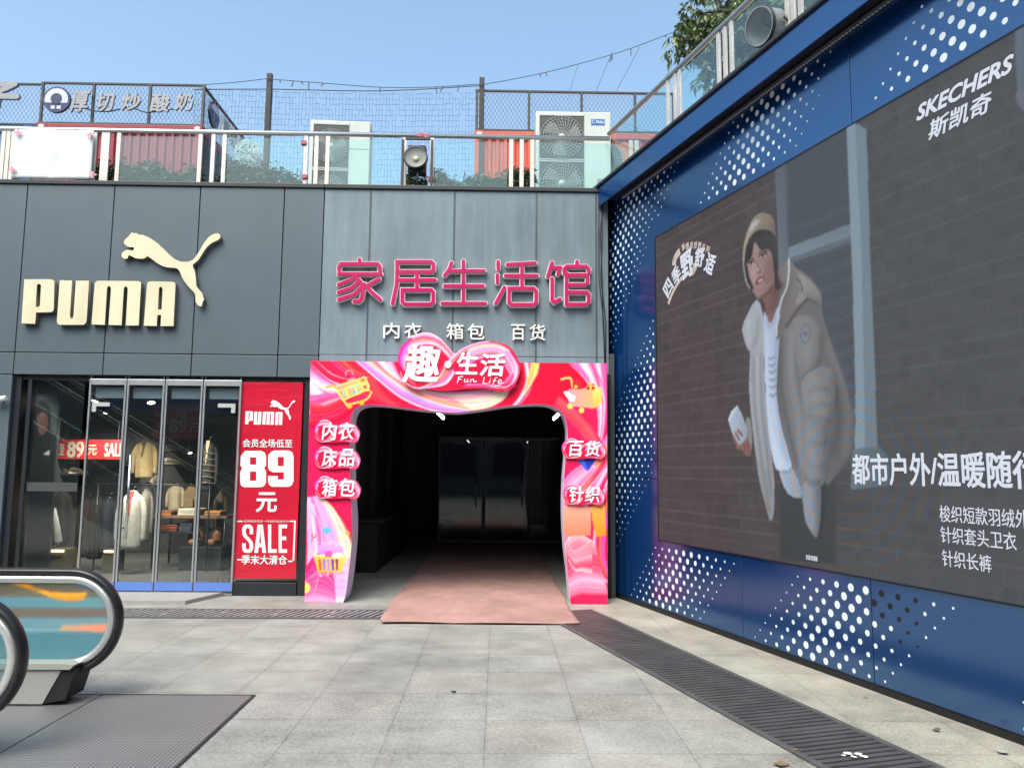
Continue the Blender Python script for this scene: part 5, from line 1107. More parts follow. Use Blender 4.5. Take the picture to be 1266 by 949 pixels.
# black swirl graphic on the orange kiosk
p = at(775, 196, Yk+.19); g = MB()
def flat_strip(path, w, Y, mb):
    P = smooth_path(path, 6)
    ww = np.interp(np.linspace(0, 1, len(P)), np.linspace(0, 1, len(w)), w)
    for i in range(len(P)-1):
        a, b = np.array(P[i]), np.array(P[i+1]); t = (b-a)/np.hypot(*(b-a)); n_ = np.array((-t[1], t[0]))
        q = [a-n_*ww[i]/2, b-n_*ww[i+1]/2, b+n_*ww[i+1]/2, a+n_*ww[i]/2]; mb.quad(*[(u, Y, v) for u, v in q])
flat_strip([XZ(x, y, Yk+.195) for x, y in ((757,180),(762,195),(758,215))], [0.10, 0.22, 0.16], Yk+.195, g)
flat_strip([XZ(x, y, Yk+.192) for x, y in ((760,214),(766,205),(772,204),(774,212))], [0.04, 0.09, 0.05], Yk+.192, g)
g.build('painted_swirl', mat('mural_black', (0.015, 0.012, 0.014), 0.6), k3)
g = MB(); flat_strip([XZ(x, y, Yk+.190) for x, y in ((768,218),(770,190),(766,178))], [0.5, 0.4, 0.2], Yk+.197, g); g.build('painted_patch', mat('mural_orange', (0.80, 0.14, 0.035), 0.6), k3)

# ---- mesh fences on the kiosk roofs
M_FST = mat('fence_steel', (0.035, 0.038, 0.042), 0.5, noise=0.1); M_MESH = mat('mesh_wire', (0.16, 0.17, 0.18), 0.5)
def lattice(mb, x0, x1, z0, z1, fr, sp=0.072, r=0.0032):
    """diagonal wire mesh"""
    h = z1-z0; sl = 0.62
    n = int((x1-x0+h*sl)/sp)+1
    for d in (1, -1):
        for i in range(n):
            u0 = x0 - (h*sl if d > 0 else 0) + i*sp; a = (u0, z0); b = (u0+d*h*sl, z1)
            (ua, za), (ub, zb) = a, b
            lo, hi = x0, x1
            t0, t1 = 0.0, 1.0; du = ub-ua
            for bound, sgn in ((lo, 1), (hi, -1)):
                va, vd = sgn*(ua-bound), sgn*du
                if vd == 0: continue
                tt = -va/vd
                if vd > 0: t0 = max(t0, tt)
                else: t1 = min(t1, tt)
            if t1-t0 < 0.02: continue
            pA = fr(ua+du*t0, z0+h*t0, 0.003*d); pB = fr(ua+du*t1, z0+h*t1, 0.003*d)
            mb.tube([pA, pB], r, 4, caps=False)
def mesh_fence(label, fr, x0, x1, z0, z1, uprights, loc):
    t = thing('mesh_fence', loc, label, 'fence', 'mesh fences on the kiosk roofs')
    g = MB(); g.fbox(fr, x0, x1, z1-0.035, z1, -0.02, 0.02, 0.003); g.fbox(fr, x0, x1, z0, z0+0.035, -0.02, 0.02, 0.003); g.build('rail', M_FST, t)
    for u in uprights: g = MB(); g.fbox(fr, u-0.022, u+0.022, z0+0.002, z1-0.002, -0.021, 0.021, 0.003); g.build('post', M_FST, t)
    g = MB(); lattice(g, x0, x1, z0+0.03, z1-0.03, fr); g.build('mesh_panel', M_MESH, t)
    return t
FK = facing(Yk+0.06)
zf = at(150, 103, Yk+0.06)[2]
X_ = lambda px, Y=Yk+0.06: at(px, 130, Y)[0]
mf1 = mesh_fence('dark mesh fence carrying the silver yoghurt shop letters', FK, kx0, kx1, kzt+0.01, zf, [kx0+0.024, X_(115), X_(185), kx1-0.024], ((kx0+kx1)/2, Yk, kzt))
SD = Frame((kx1-0.04, Yk+0.09, 0), (0, 1, 0), (0, 0, 1), (1, 0, 0))
mf2 = mesh_fence('dark mesh fence running back along the right side of the crimson kiosk', SD, 0.03, 5.8, kzt+0.01, zf, [2.0, 4.0, 5.75], (kx1, Yk+3, kzt))
mf3 = mesh_fence('grey mesh fence above the blue kiosk at the left edge', facing(Yk+0.16), at(-170,130,Yk+.16)[0], kx0-0.05, kzt+0.02, zf+0.02, [at(-100,130,Yk+.16)[0], at(-30,130,Yk+.16)[0]], (kx0-1, Yk+.1, kzt))
zf3 = at(700, 113, Yk+0.26)[2]
X3 = lambda px: at(px, 130, Yk+0.26)[0]
mf4 = mesh_fence('dark mesh fence on the orange red kiosk roof', facing(Yk+0.26), rx0, rx1, rzt+0.02, zf3, [rx0+0.03, X3(654), X3(719), X3(785), rx1-0.03], ((rx0+rx1)/2, Yk+.2, rzt))
# silver sign letters and a round badge
M_SIL = mat('silver_letter', (0.25, 0.25, 0.265), 0.4, 0.25, noise=0.15, nscale=6)
ys = thing('roof_sign', (X_(150), Yk-0.02, kzt), 'silver grey characters with a round navy badge on the mesh fence, left of the netting', 'sign')
FS = facing(Yk+0.0)
for ch, bx in (('厚', (88,115,112,139)), ('切', (121,117,143,138)), ('炒', (151,117,175,137)), ('酸', (187,118,211,139)), ('奶', (217,117,240,137))):
    a, b = at(bx[0], bx[3], Yk), at(bx[2], bx[1], Yk); me = text_mesh(ch, (a[0], a[2], b[0], b[2]), 0.022, 0.05, shear=0.12); place(me, FS, 0.02); me.materials.append(M_SIL); link('letter', me, ys)
c = at(71, 124, Yk-.02); R = (at(88,124,Yk)[0]-at(54.5,124,Yk)[0])/2
g = MB(); g.prism([(c[0]+R*cos(a), c[2]+R*sin(a)) for a in np.linspace(0, 2*pi, 41)[:-1]], FS, 0.0, 0.05); bdg = g.build('badge', mat('badge_navy', (0.018, 0.022, 0.09), 0.5), ys)
M_BL = mat('badge_pale', (0.48, 0.49, 0.60), 0.5)
g = MB(); g.prism([(c[0]+R*0.86*cos(a), c[2]+R*0.86*sin(a)) for a in np.linspace(radians(-18), radians(198), 31)], FS, 0.051, 0.055); g.build('pale_field', M_BL, bdg)
g = MB(); g.prism([(c[0]+R*0.42*cos(a), c[2]+R*0.05+R*0.42*sin(a)) for a in np.linspace(0, 2*pi, 25)[:-1]], FS, 0.0555, 0.058); g.build('plain_disc', mat('badge_navy', (0.018, 0.022, 0.09), 0.5), bdg)
for dx, dz in ((-0.22, -0.62), (0.22, -0.62)): g = MB(); g.fbox(FS, c[0]+R*dx-0.035, c[0]+R*dx+0.035, c[2]+R*dz-0.03, c[2]+R*dz+0.03, 0.051, 0.055); g.build('pale_mark', M_BL, bdg)
wr = MB(); wr.tube([(at(x, y, Yk-.03)[0], Yk-.03, at(x, y, Yk-.03)[2]) for x, y in smooth_path([(86,134),(100,133),(115,137),(135,138),(160,133),(180,139),(200,137),(215,135)], 4)], 0.012, 5); wr.build('wire', mat('black_rubber', (0.012, 0.012, 0.013), 0.5), ys)
# side badge and letters seen edge on
sb = thing('roof_sign', (kx1+0.02, Yk+0.8, kzt), 'round navy badge and letters on the kiosk side fence, seen nearly edge on', 'sign')
SDf = Frame((kx1+0.01, Yk, 0), (0, 1, 0), (0, 0, 1), (1, 0, 0))
g = MB(); zc = (kzt+zf)/2; g.prism([(0.42+R*cos(a), zc+R*sin(a)) for a in np.linspace(0, 2*pi, 31)[:-1]], SDf, 0, 0.04); bb = g.build('badge', MATS['badge_navy'], sb)
g = MB(); g.prism([(0.42+R*.82*cos(a), zc+R*.82*sin(a)) for a in np.linspace(0.3, pi-0.3, 21)], SDf, 0.041, 0.045); g.build('pale_field', M_BL, bb)
for i, ch in enumerate('厚切炒'): me = text_mesh(ch, (0.85+i*0.42, zc-0.14, 1.18+i*0.42, zc+0.16), 0.02, 0.05); place(me, SDf, 0.02); me.materials.append(M_SIL); link('letter', me, sb)
# part of another sign at the left edge
ls = thing('roof_sign', at(0, 125, Yk).tolist(), 'large silver character cut off by the left edge of the photo', 'sign')
a, b = at(-26, 138, Yk+.1), at(26, 105, Yk+.1); me = text_mesh('子', (a[0], a[2], b[0], b[2]), 0.03, 0.09, shear=0.1); place(me, facing(Yk+.1), 0.04); me.materials.append(M_SIL); link('letter', me, ls)

# ---- hedges in the planters behind the glass
def leaf_mat(name, c1, c2, rough=0.5):
    m = bpy.data.materials.new(name); m.use_nodes = True; N = m.node_tree.nodes; L = m.node_tree.links; b = N['Principled BSDF']; b.inputs['Roughness'].default_value = rough
    oi = N.new('ShaderNodeAttribute'); oi.attribute_name = 'leaf'; mx = N.new('ShaderNodeMix'); mx.data_type = 'RGBA'; mx.inputs['A'].default_value = (*c1, 1); mx.inputs['B'].default_value = (*c2, 1)
    L.new(oi.outputs['Fac'], mx.inputs['Factor']); L.new(mx.outputs['Result'], b.inputs['Base Color'])
    tr = N.new('ShaderNodeBsdfTranslucent'); L.new(mx.outputs['Result'], tr.inputs[0]); ms = N.new('ShaderNodeMixShader'); ms.inputs[0].default_value = 0.25
    L.new(b.outputs[0], ms.inputs[1]); L.new(tr.outputs[0], ms.inputs[2]); L.new(ms.outputs[0], N['Material Output'].inputs['Surface']); return m
def leaves_mesh(name, centres, size, rng, m, droop=0.0, slim=0.45):
    """each centre gets one folded leaf of two quads"""
    n = len(centres); C_ = np.asarray(centres); th = rng.uniform(0, 2*pi, n); el = rng.uniform(-0.9, 0.5, n) - droop
    d = np.c_[np.cos(th)*np.cos(el), np.sin(th)*np.cos(el), np.sin(el)]
    sd_ = np.cross(d, rng.normal(0, 1, (n, 3))); sd_ /= np.maximum(1e-6, np.linalg.norm(sd_, axis=1))[:, None]
    nn = np.cross(sd_, d); s = (size*rng.uniform(0.6, 1.25, n))[:, None]
    a = C_; m1 = C_+d*s*0.5; e = C_+d*s - np.array((0, 0, 1))*s*0.15*(1+droop)
    l = m1+sd_*s*slim*0.5+nn*s*0.06; r = m1-sd_*s*slim*0.5+nn*s*0.06
    V = np.stack([a, l, e, r, m1], 1).reshape(-1, 3); k = np.arange(n)*5
    F = np.concatenate([np.stack([k, k+1, k+2, k+4], 1), np.stack([k, k+4, k+2, k+3], 1)])
    me = bpy.data.meshes.new(name); me.vertices.add(len(V)); me.vertices.foreach_set('co', V.ravel()); me.loops.add(F.size); me.loops.foreach_set('vertex_index', F.ravel().astype(np.int32)); me.polygons.add(len(F)); me.polygons.foreach_set('loop_start', (np.arange(len(F))*4).astype(np.int32)); me.update(calc_edges=True)
    A = me.attributes.new('leaf', 'FLOAT', 'POINT'); A.data.foreach_set('value', np.repeat(rng.uniform(0, 1, n), 5).astype(np.float32)); me.materials.append(m); return me
M_HEDGE = leaf_mat('hedge_leaf', (0.018, 0.040, 0.016), (0.055, 0.095, 0.035)); M_HEDGE2 = leaf_mat('pale_hedge_leaf', (0.05, 0.09, 0.045), (0.13, 0.18, 0.10))
M_PLAN = mat('planter_concrete', (0.22, 0.22, 0.21), 0.8, noise=0.2); M_TWIG = mat('twig', (0.06, 0.045, 0.03), 0.8)
def hedge(label, px0, px1, ptop, Y, m, seed, n=2600):
    rng = np.random.default_rng(seed); p0, p1 = at(px0, ptop, Y), at(px1, ptop, Y); x0, x1, zt = p0[0], p1[0], p0[2]
    t = thing('hedge', ((x0+x1)/2, Y, TOP), label, 'hedge', 'hedges behind the terrace railing')
    g = MB(); g.box(x0, x1, Y-0.2, Y+0.2, TOP-0.015, TOP+0.16, 0.01); g.build('planter', M_PLAN, t)
    u = rng.uniform(0, 1, n); prof = 0.72+0.28*np.sin(u*9+seed)*np.sin(u*4.1+seed*2)
    x = x0+u*(x1-x0); ang = rng.uniform(0, 2*pi, n); rad = np.sqrt(rng.uniform(0.15, 1, n))
    hgt = (zt-TOP-0.12)*prof
    z = TOP+0.12+hgt*(0.5+0.5*rad*np.sin(ang)); y = Y+0.30*rad*np.cos(ang)
    k = rng.uniform(0, 1, n) < 0.05; z[k] += rng.uniform(0, 0.10, k.sum())
    link('foliage', leaves_mesh('foliage', np.c_[x, y, z], 0.075, rng, m), t)
    g = MB()
    for i in range(14):
        xx = x0+(i+0.5)*(x1-x0)/14; g.tube([(xx, Y, TOP+0.15), (xx+rng.uniform(-.08, .08), Y+rng.uniform(-.1, .1), TOP+0.15+0.6*(zt-TOP))], 0.006, 5)
    g.build('stem', M_TWIG, t)
hedge('dark hedge in front of the crimson kiosk', 146, 246, 195, 0.75, M_HEDGE, 1)
hedge('dark hedge between the dandelion lamp and the air conditioner', 272, 378, 201, 0.8, M_HEDGE, 2)
hedge('short dark hedge between the white board and the crimson kiosk', 112, 146, 198, 0.72, M_HEDGE, 3, 800)
hedge('short dark hedge at the left end by the blue kiosk', -8, 14, 196, 0.72, M_HEDGE, 4, 700)
hedge('pale green hedge behind the glass right of the round floodlight', 538, 634, 207, 0.8, M_HEDGE2, 5)
hedge('small dark bush between the railing posts left of the tall air conditioner', 636, 660, 201, 0.7, M_HEDGE, 6, 700)
hedge('tall dark bush behind the white dandelion lamp', 281, 331, 172, 1.75, M_HEDGE, 9, 2600)
hedge('small dark bush behind the round floodlight', 500, 530, 212, 0.75, M_HEDGE, 8, 600)

# ---- dandelion lamp : white wire ball on a stalk
c = at(307, 190, 1.3); R = 0.20
dl = thing('dandelion_lamp', (c[0], 1.3, TOP), 'white wire dandelion lamp ball on a stalk behind the railing glass', 'lamp')
M_DW = mat('white_wire', (0.72, 0.74, 0.74), 0.4)
g = MB(); g.tube([(c[0], 1.3, TOP-0.01), (c[0]+0.01, 1.3, c[2]-0.02)], 0.014, 8); g.build('stalk', M_DW, dl)
g = MB(); rg = np.random.default_rng(3)
for i in range(90):
    d = rg.normal(0, 1, 3); d /= np.linalg.norm(d); q = np.array((c[0], 1.3, c[2])); g.tube([q+d*0.03, q+d*R], 0.0045, 4)
    e = np.cross(d, rg.normal(0, 1, 3)); e /= np.linalg.norm(e)
    for w in (e, np.cross(d, e)): g.tube([q+d*R+w*0.045, q+d*(R-0.02), q+d*R-w*0.045], 0.004, 4)
g.build('wire_ball', M_DW, dl)
# ---- poles, overhead wires and netting
M_POLE = mat('dark_timber', (0.035, 0.034, 0.034), 0.7, noise=0.3, nscale=5); M_WIRE = mat('wire_dark', (0.05, 0.055, 0.065), 0.6)
YP = 3.0; YN = 3.35
for px, py, lab in ((334, 92, 'dark timber pole rising behind the dandelion lamp'), (596, 97, 'dark timber pole at the left end of the orange kiosk fence')):
    p = at(px, py, YN-.05); q = MB(); q.box(p[0]-0.045, p[0]+0.045, YN-0.1, YN-0.01, TOP-0.02, p[2], 0.006); o = tag(q.build('timber_pole', M_POLE), lab, 'pole', 'timber poles holding the netting')
def wire(label, pts, Y, r=0.007, drops=0, seed=0, cat='wire'):
    P = [at(x, y, Y) for x, y in smooth_path(pts, 8)]
    g = MB(); g.tube([tuple(p) for p in P], r, 5); rg = random.Random(seed)
    for i in range(drops):
        p = P[rg.randrange(2, len(P)-2)]; g.tube([tuple(p), (p[0]+rg.uniform(-.05, .05), Y, p[2]-rg.uniform(0.05, 0.16))], r*1.4, 5)
    return tag(g.build('overhead_wire', M_WIRE), label, cat, 'overhead wires above the terrace')
wire('thin sagging wire between the two timber poles', [(334,98),(400,103),(470,108),(530,108),(596,104)], YN-.12, drops=9, seed=1)
wire('thin wire from the yoghurt sign corner to the first pole', [(250,105),(290,102),(334,97)], YN-.12)
wire('long wire climbing from the second pole to the tree', [(596,105),(660,93),(720,78),(780,60),(850,33)], YN-.12, drops=5, seed=3)
wire('straight top cable of the netting', [(240,111),(334,110.5),(470,112.5),(596,106)], YN, r=0.009)
for i, ((a, b), lab) in enumerate(zip((((715,79),(704,113)), ((757,64),(737,113)), ((791,58),(762,113)), ((838,70),(812,113)), ((868,66),(836,112))), ('first', 'second', 'third', 'fourth', 'fifth'))):
    wire(lab + ' slanting stay wire from the left above the orange kiosk fence', [a, ((a[0]+b[0])/2, (a[1]+b[1])/2), b], YN+.3, r=0.0045)
net = MB(); rg = random.Random(11)
x0, x1 = at(240, 150, YN)[0], at(588, 150, YN)[0]; zt, zb = at(400, 112, YN)[2], TOP+0.1
NX, NZ = 84, 28
P = {}
for i in range(NX+1):
    for j in range(NZ+1): P[i, j] = (x0+(x1-x0)*i/NX+rg.uniform(-.011, .011), YN+rg.uniform(-.02, .02), zt-(zt-zb)*j/NZ - 0.05*sin(pi*i/NX)*(1-j/NZ)+rg.uniform(-.008, .008))
for i in range(NX+1):
    for j in range(NZ):
        if rg.random() < 0.86: net.tube([P[i, j], P[i, j+1]], 0.0036, 3, caps=False)
for j in range(NZ+1):
    for i in range(NX):
        if rg.random() < 0.80: net.tube([P[i, j], P[i+1, j]], 0.0030, 3, caps=False)
tag(net.build('netting', mat('net_cord', (0.16, 0.18, 0.21), 0.7)), 'loose square netting hung between the poles behind the air conditioner', 'netting')

# ---- tree hanging over the top right
tr = thing('tree', (4.6, 2.0, TOP), 'leafy green tree hanging over the railing at the top right', 'tree')
rng = np.random.default_rng(21)
M_BARK = mat('bark', (0.075, 0.06, 0.045), 0.85, noise=0.3, nscale=8, bump=0.3, bscale=20); M_LEAF = leaf_mat('tree_leaf', (0.022, 0.045, 0.018), (0.19, 0.25, 0.075), 0.28)
g = MB(); TX, TY = 4.6, 1.2
g.tube([(TX, TY, TOP-.05), (TX-.05, TY, 6.6), (TX+.05, TY-.1, 8.0), (TX, TY-.2, 9.6)], [0.16, 0.13, 0.10, 0.05], 10); g.build('trunk', M_BARK, tr)
g = MB(); cs = []
tips = []
for px, py, Y in ((848,50,0.3), (858,18,0.0), (872,70,0.3), (885,40,-0.2), (905,15,-0.3), (900,72,0.1), (925,50,0.2), (940,20,0.0), (868,-10,0.2), (910,-25,0.0), (950,-10,0.3), (980,-30,0.1), (960,30,0.6), (895,-60,0.2), (990,-80,0.4), (850,38,0.6), (890,10,0.6), (930,0,-0.4), (878,90,0.2), (866,28,-0.2), (915,35,-0.2), (940,60,0.5)):
    tips.append(at(px, py, Y))
for (x, y, z) in [(5.2,0.5,9.8), (5.8,1.5,9.3), (4.6,2.2,9.9), (6.0,0.2,8.6), (5.5,2.5,8.5), (4.2,1.8,9.2), (5.9,1.0,7.7)]: tips.append(np.array((x, y, z)))
for tp in tips:
    s0 = np.array((TX+rng.uniform(-.05, .05), TY-.1, min(tp[2]-0.1, 8.6)+rng.uniform(-0.3, 0.2))); mid = (s0+tp)/2 + np.array((0, 0, 0.35)) + rng.normal(0, .08, 3)
    pth = smooth_path([tuple(s0), tuple(mid), tuple(tp)], 6); g.tube(pth, list(np.linspace(0.035, 0.008, len(pth))), 6)
    for k in range(20):
        b0 = np.array(pth[rng.integers(len(pth)//2, len(pth))]); d = rng.normal(0, 1, 3)*np.array((1, 1, .55)); d /= np.linalg.norm(d); e = b0 + d*rng.uniform(0.12, 0.38) - np.array((0, 0, .12))
        g.tube([tuple(b0), tuple((b0+e)/2+np.array((0, 0, .03))), tuple(e)], 0.004, 4)
        for q in range(20): cs.append(b0+(e-b0)*rng.uniform(0.35, 1.05)+rng.normal(0, .035, 3))
g.build('branches', M_BARK, tr)
link('crown', leaves_mesh('crown', cs, 0.115, rng, M_LEAF, droop=0.45, slim=0.40), tr)
# a little plant seen through the railing glass on the wall
pl2 = thing('potted_shrub', WALL(2.4, TOP, -0.9), 'small airy shrub behind the railing glass on the blue wall', 'shrub')
b0 = np.array(WALL(2.4, TOP-0.02, -0.9)); cs = []; g = MB()
for k in range(26):
    d = rng.normal(0, 1, 3); d[2] = abs(d[2])*1.3+0.4; d /= np.linalg.norm(d); e = b0+np.array((0, 0, .3))+d*rng.uniform(.35, .75); g.tube([tuple(b0+np.array((0, 0, .25))), tuple((b0+e)/2+np.array((0, 0, .15))), tuple(e)], 0.005, 4)
    for q in range(14): cs.append(b0+np.array((0, 0, .3))+(e-b0-np.array((0, 0, .3)))*rng.uniform(.4, 1.0)+rng.normal(0, .03, 3))
g.build('stem', M_TWIG, pl2); link('foliage', leaves_mesh('foliage', cs, 0.09, rng, M_HEDGE2, slim=.3), pl2)
g = MB(); g.lathe([(0.12, 0), (0.17, 0.28), (0.15, 0.28), (0.14, 0.24), (0.001, 0.24)], Matrix.Translation(b0), 18); g.build('pot', M_PLAN, pl2)
# ================================================================== ON THE PLAZA
# ---- drain gratings
M_GRF = mat('grate_frame', (0.11, 0.11, 0.115), 0.55, 0.4, noise=0.25, nscale=6); M_PIT = mat('drain_pit', (0.008, 0.008, 0.009), 0.9)
def grate(label, fr, L0, L1, W, slant, pitch, barw, col, loc):
    t = thing('drain_grate', loc, label, 'drain grate', 'drain grates in the paving')
    m = mat('grate_bar_'+str(round(col[0]*1000)), col, 0.5, 0.45, noise=0.3, nscale=4)
    g = MB(); g.quad(fr(L0, 0, 0.004), fr(L1, 0, 0.004), fr(L1, W, 0.004), fr(L0, W, 0.004)); g.build('pit', M_PIT, t)
    g = MB(); g.fbox(fr, L0, L1, -0.03, 0.012, 0.001, 0.016, 0.003); g.fbox(fr, L0, L1, W-0.012, W+0.03, 0.001, 0.016, 0.003); g.build('frame', M_GRF, t)
    g = MB(); u = L0
    while u < L1:
        a = [(u, 0.012), (u+barw, 0.012), (u+barw+slant, W-0.012), (u+slant, W-0.012)]
        if a[2][0] < L1+0.01: 
            for (q, h) in ((0.0045, 0.010),): g.prism(a, fr, q, h)
        u += pitch
    nseg = int((L1-L0)/0.6)
    for k in range(nseg+1): g.fbox(fr, L0+k*0.6-0.008, L0+k*0.6+0.008, 0.013, W-0.013, 0.0046, 0.0112)
    g.build('grating', m, t); return t
GF = Frame((0, -1.42, 0), (1, 0, 0), (0, 1, 0), (0, 0, 1))
grate('drain grate with slanting slots running in front of the glass doors', GF, -9.0, 0.6, 0.45, 0.15, 0.080, 0.036, (0.38, 0.37, 0.38), (-4, -1.4, 0))
# beside the blue wall, dark rubbery slotted cover
ga = np.array(ground(690, 770)); GD = np.array([WD[0], WD[1], 0.0])
GR = Frame(tuple(np.array((1.02, -0.86, 0))), tuple(GD), (GD[1]*1.0, -GD[0], 0), (0, 0, 1))
GD = np.array([sin(radians(15.85)), -cos(radians(15.85)), 0.0]); GR = Frame((1.0, -0.60, 0), tuple(GD), (GD[1], -GD[0], 0), (0, 0, 1))
grate('dark slotted drain cover running along the foot of the blue wall', GR, 0.25, 7.5, 0.595, 0.0, 0.062, 0.040, (0.10, 0.10, 0.106), WALL(3, 0, 0.8))
bd = MB(); p = ground(1055, 932, 0.02); rg = random.Random(2)
for k in range(9):
    cx, cy, rr = p[0]+rg.uniform(-.06, .06), p[1]+rg.uniform(-.03, .03), rg.uniform(.008, .026); bd.poly([(cx+rr*cos(a)*rg.uniform(.7, 1.2), cy+rr*sin(a)*rg.uniform(.6, 1.1), 0.0172+k*0.0003) for a in np.linspace(0, 2*pi, 10)[:-1]])
tag(bd.build('bird_dropping', mat('dropping_white', (0.6, 0.6, 0.58), 0.8)), 'white bird dropping splashed on the dark drain cover', 'stain')

# ---- carpet laid into the passage
cm = mat('pink_carpet', (0.37, 0.215, 0.192), 0.9, noise=0.26, nscale=1.6, streak=0.12, bump=0.25, bscale=200)
cg = grid_mesh(0, 0, 1, 1, 60, 120); rc = random.Random(5)
for v in cg.vertices:
    u, w = v.co.x, v.co.y; xl = -1.235 - 0.06*w + (0.05*max(0, 1-w*40)); xr = 0.86 - 0.04*w
    xl += 0.012*sin(w*31)+0.008*sin(w*77+1); xr += 0.012*sin(w*27+2); x = xl+u*(xr-xl); y = -1.70 + w*8.7 + 0.015*sin(u*7)*(1-w); z = 0.014
    if -1.45 < y < -0.95: z += 0.006*(0.5+0.5*sin((x+0.6*y)*2*pi/0.118))*sin((y+1.45)/0.5*pi)
    z += 0.004*max(0, sin(x*3+y*1.3)*sin(y*2.1))+ (0.010*max(0, 1-w*60))*abs(sin(u*6+1))
    v.co = (x, y, z+0.005)
for p in cg.polygons: p.use_smooth = True
cg.materials.append(cm); cp = tag(link('carpet', cg), 'faded pink carpet running from the paving into the dark passage', 'carpet'); sm_ = cp.modifiers.new('thickness', 'SOLIDIFY'); sm_.thickness = 0.008; sm_.offset = -1

# ---- sloping stone step at the glass doors
st = MB(); a, b, c, d = [ground(*p) for p in ((100,749.5),(259,748.5),(279,733),(100,733))]
zt = 0.05
st.prism([(-5.9, -0.62), (-3.62, -0.62), (-3.40, 0.02), (-5.9, 0.02)], Frame((0, 0, 0), (1, 0, 0), (0, 1, 0), (0, 0, 1)), 0.0, 0.045)
tag(st.build('stone_step', mat('step_granite', (0.30, 0.295, 0.28), 0.7, noise=0.15, nscale=20, bump=0.1, bscale=150)), 'low pale granite step in front of the glass doors', 'step')

# ---- escalator
M_RUB = mat('handrail_rubber', (0.010, 0.010, 0.011), 0.32, noise=0.2, nscale=8); M_DECKM = mat('escalator_decking', (0.66, 0.66, 0.60), 0.30, 0.6, noise=0.12, nscale=2)
esc = thing('escalator', (-4.2, -4.95, 0), 'escalator with glass sides and black handrails at the left edge', 'escalator')
XT = -2.575; RO = 0.355; ZC = 0.535; XA = XT-RO
def ringpath(r, Y, up=True):
    """newel curve then level then climbing to the left"""
    P = [(XA-0.32, Y, ZC-r)] + [(XA+r*cos(a), Y, ZC+r*sin(a)) for a in np.linspace(-pi/2, pi/2, 25)]
    P += [(XA-0.5, Y, ZC+r), (XA-1.1, Y, ZC+r)]
    if up:
        for k in range(1, 9): a = radians(30)*k/8; P.append((XA-1.1-1.2*sin(a), Y, ZC+r+1.2*(1-cos(a))))
        x, _, z = P[-1]; P.append((x-6.0, Y, z+6.0*math.tan(radians(30))))
    return P
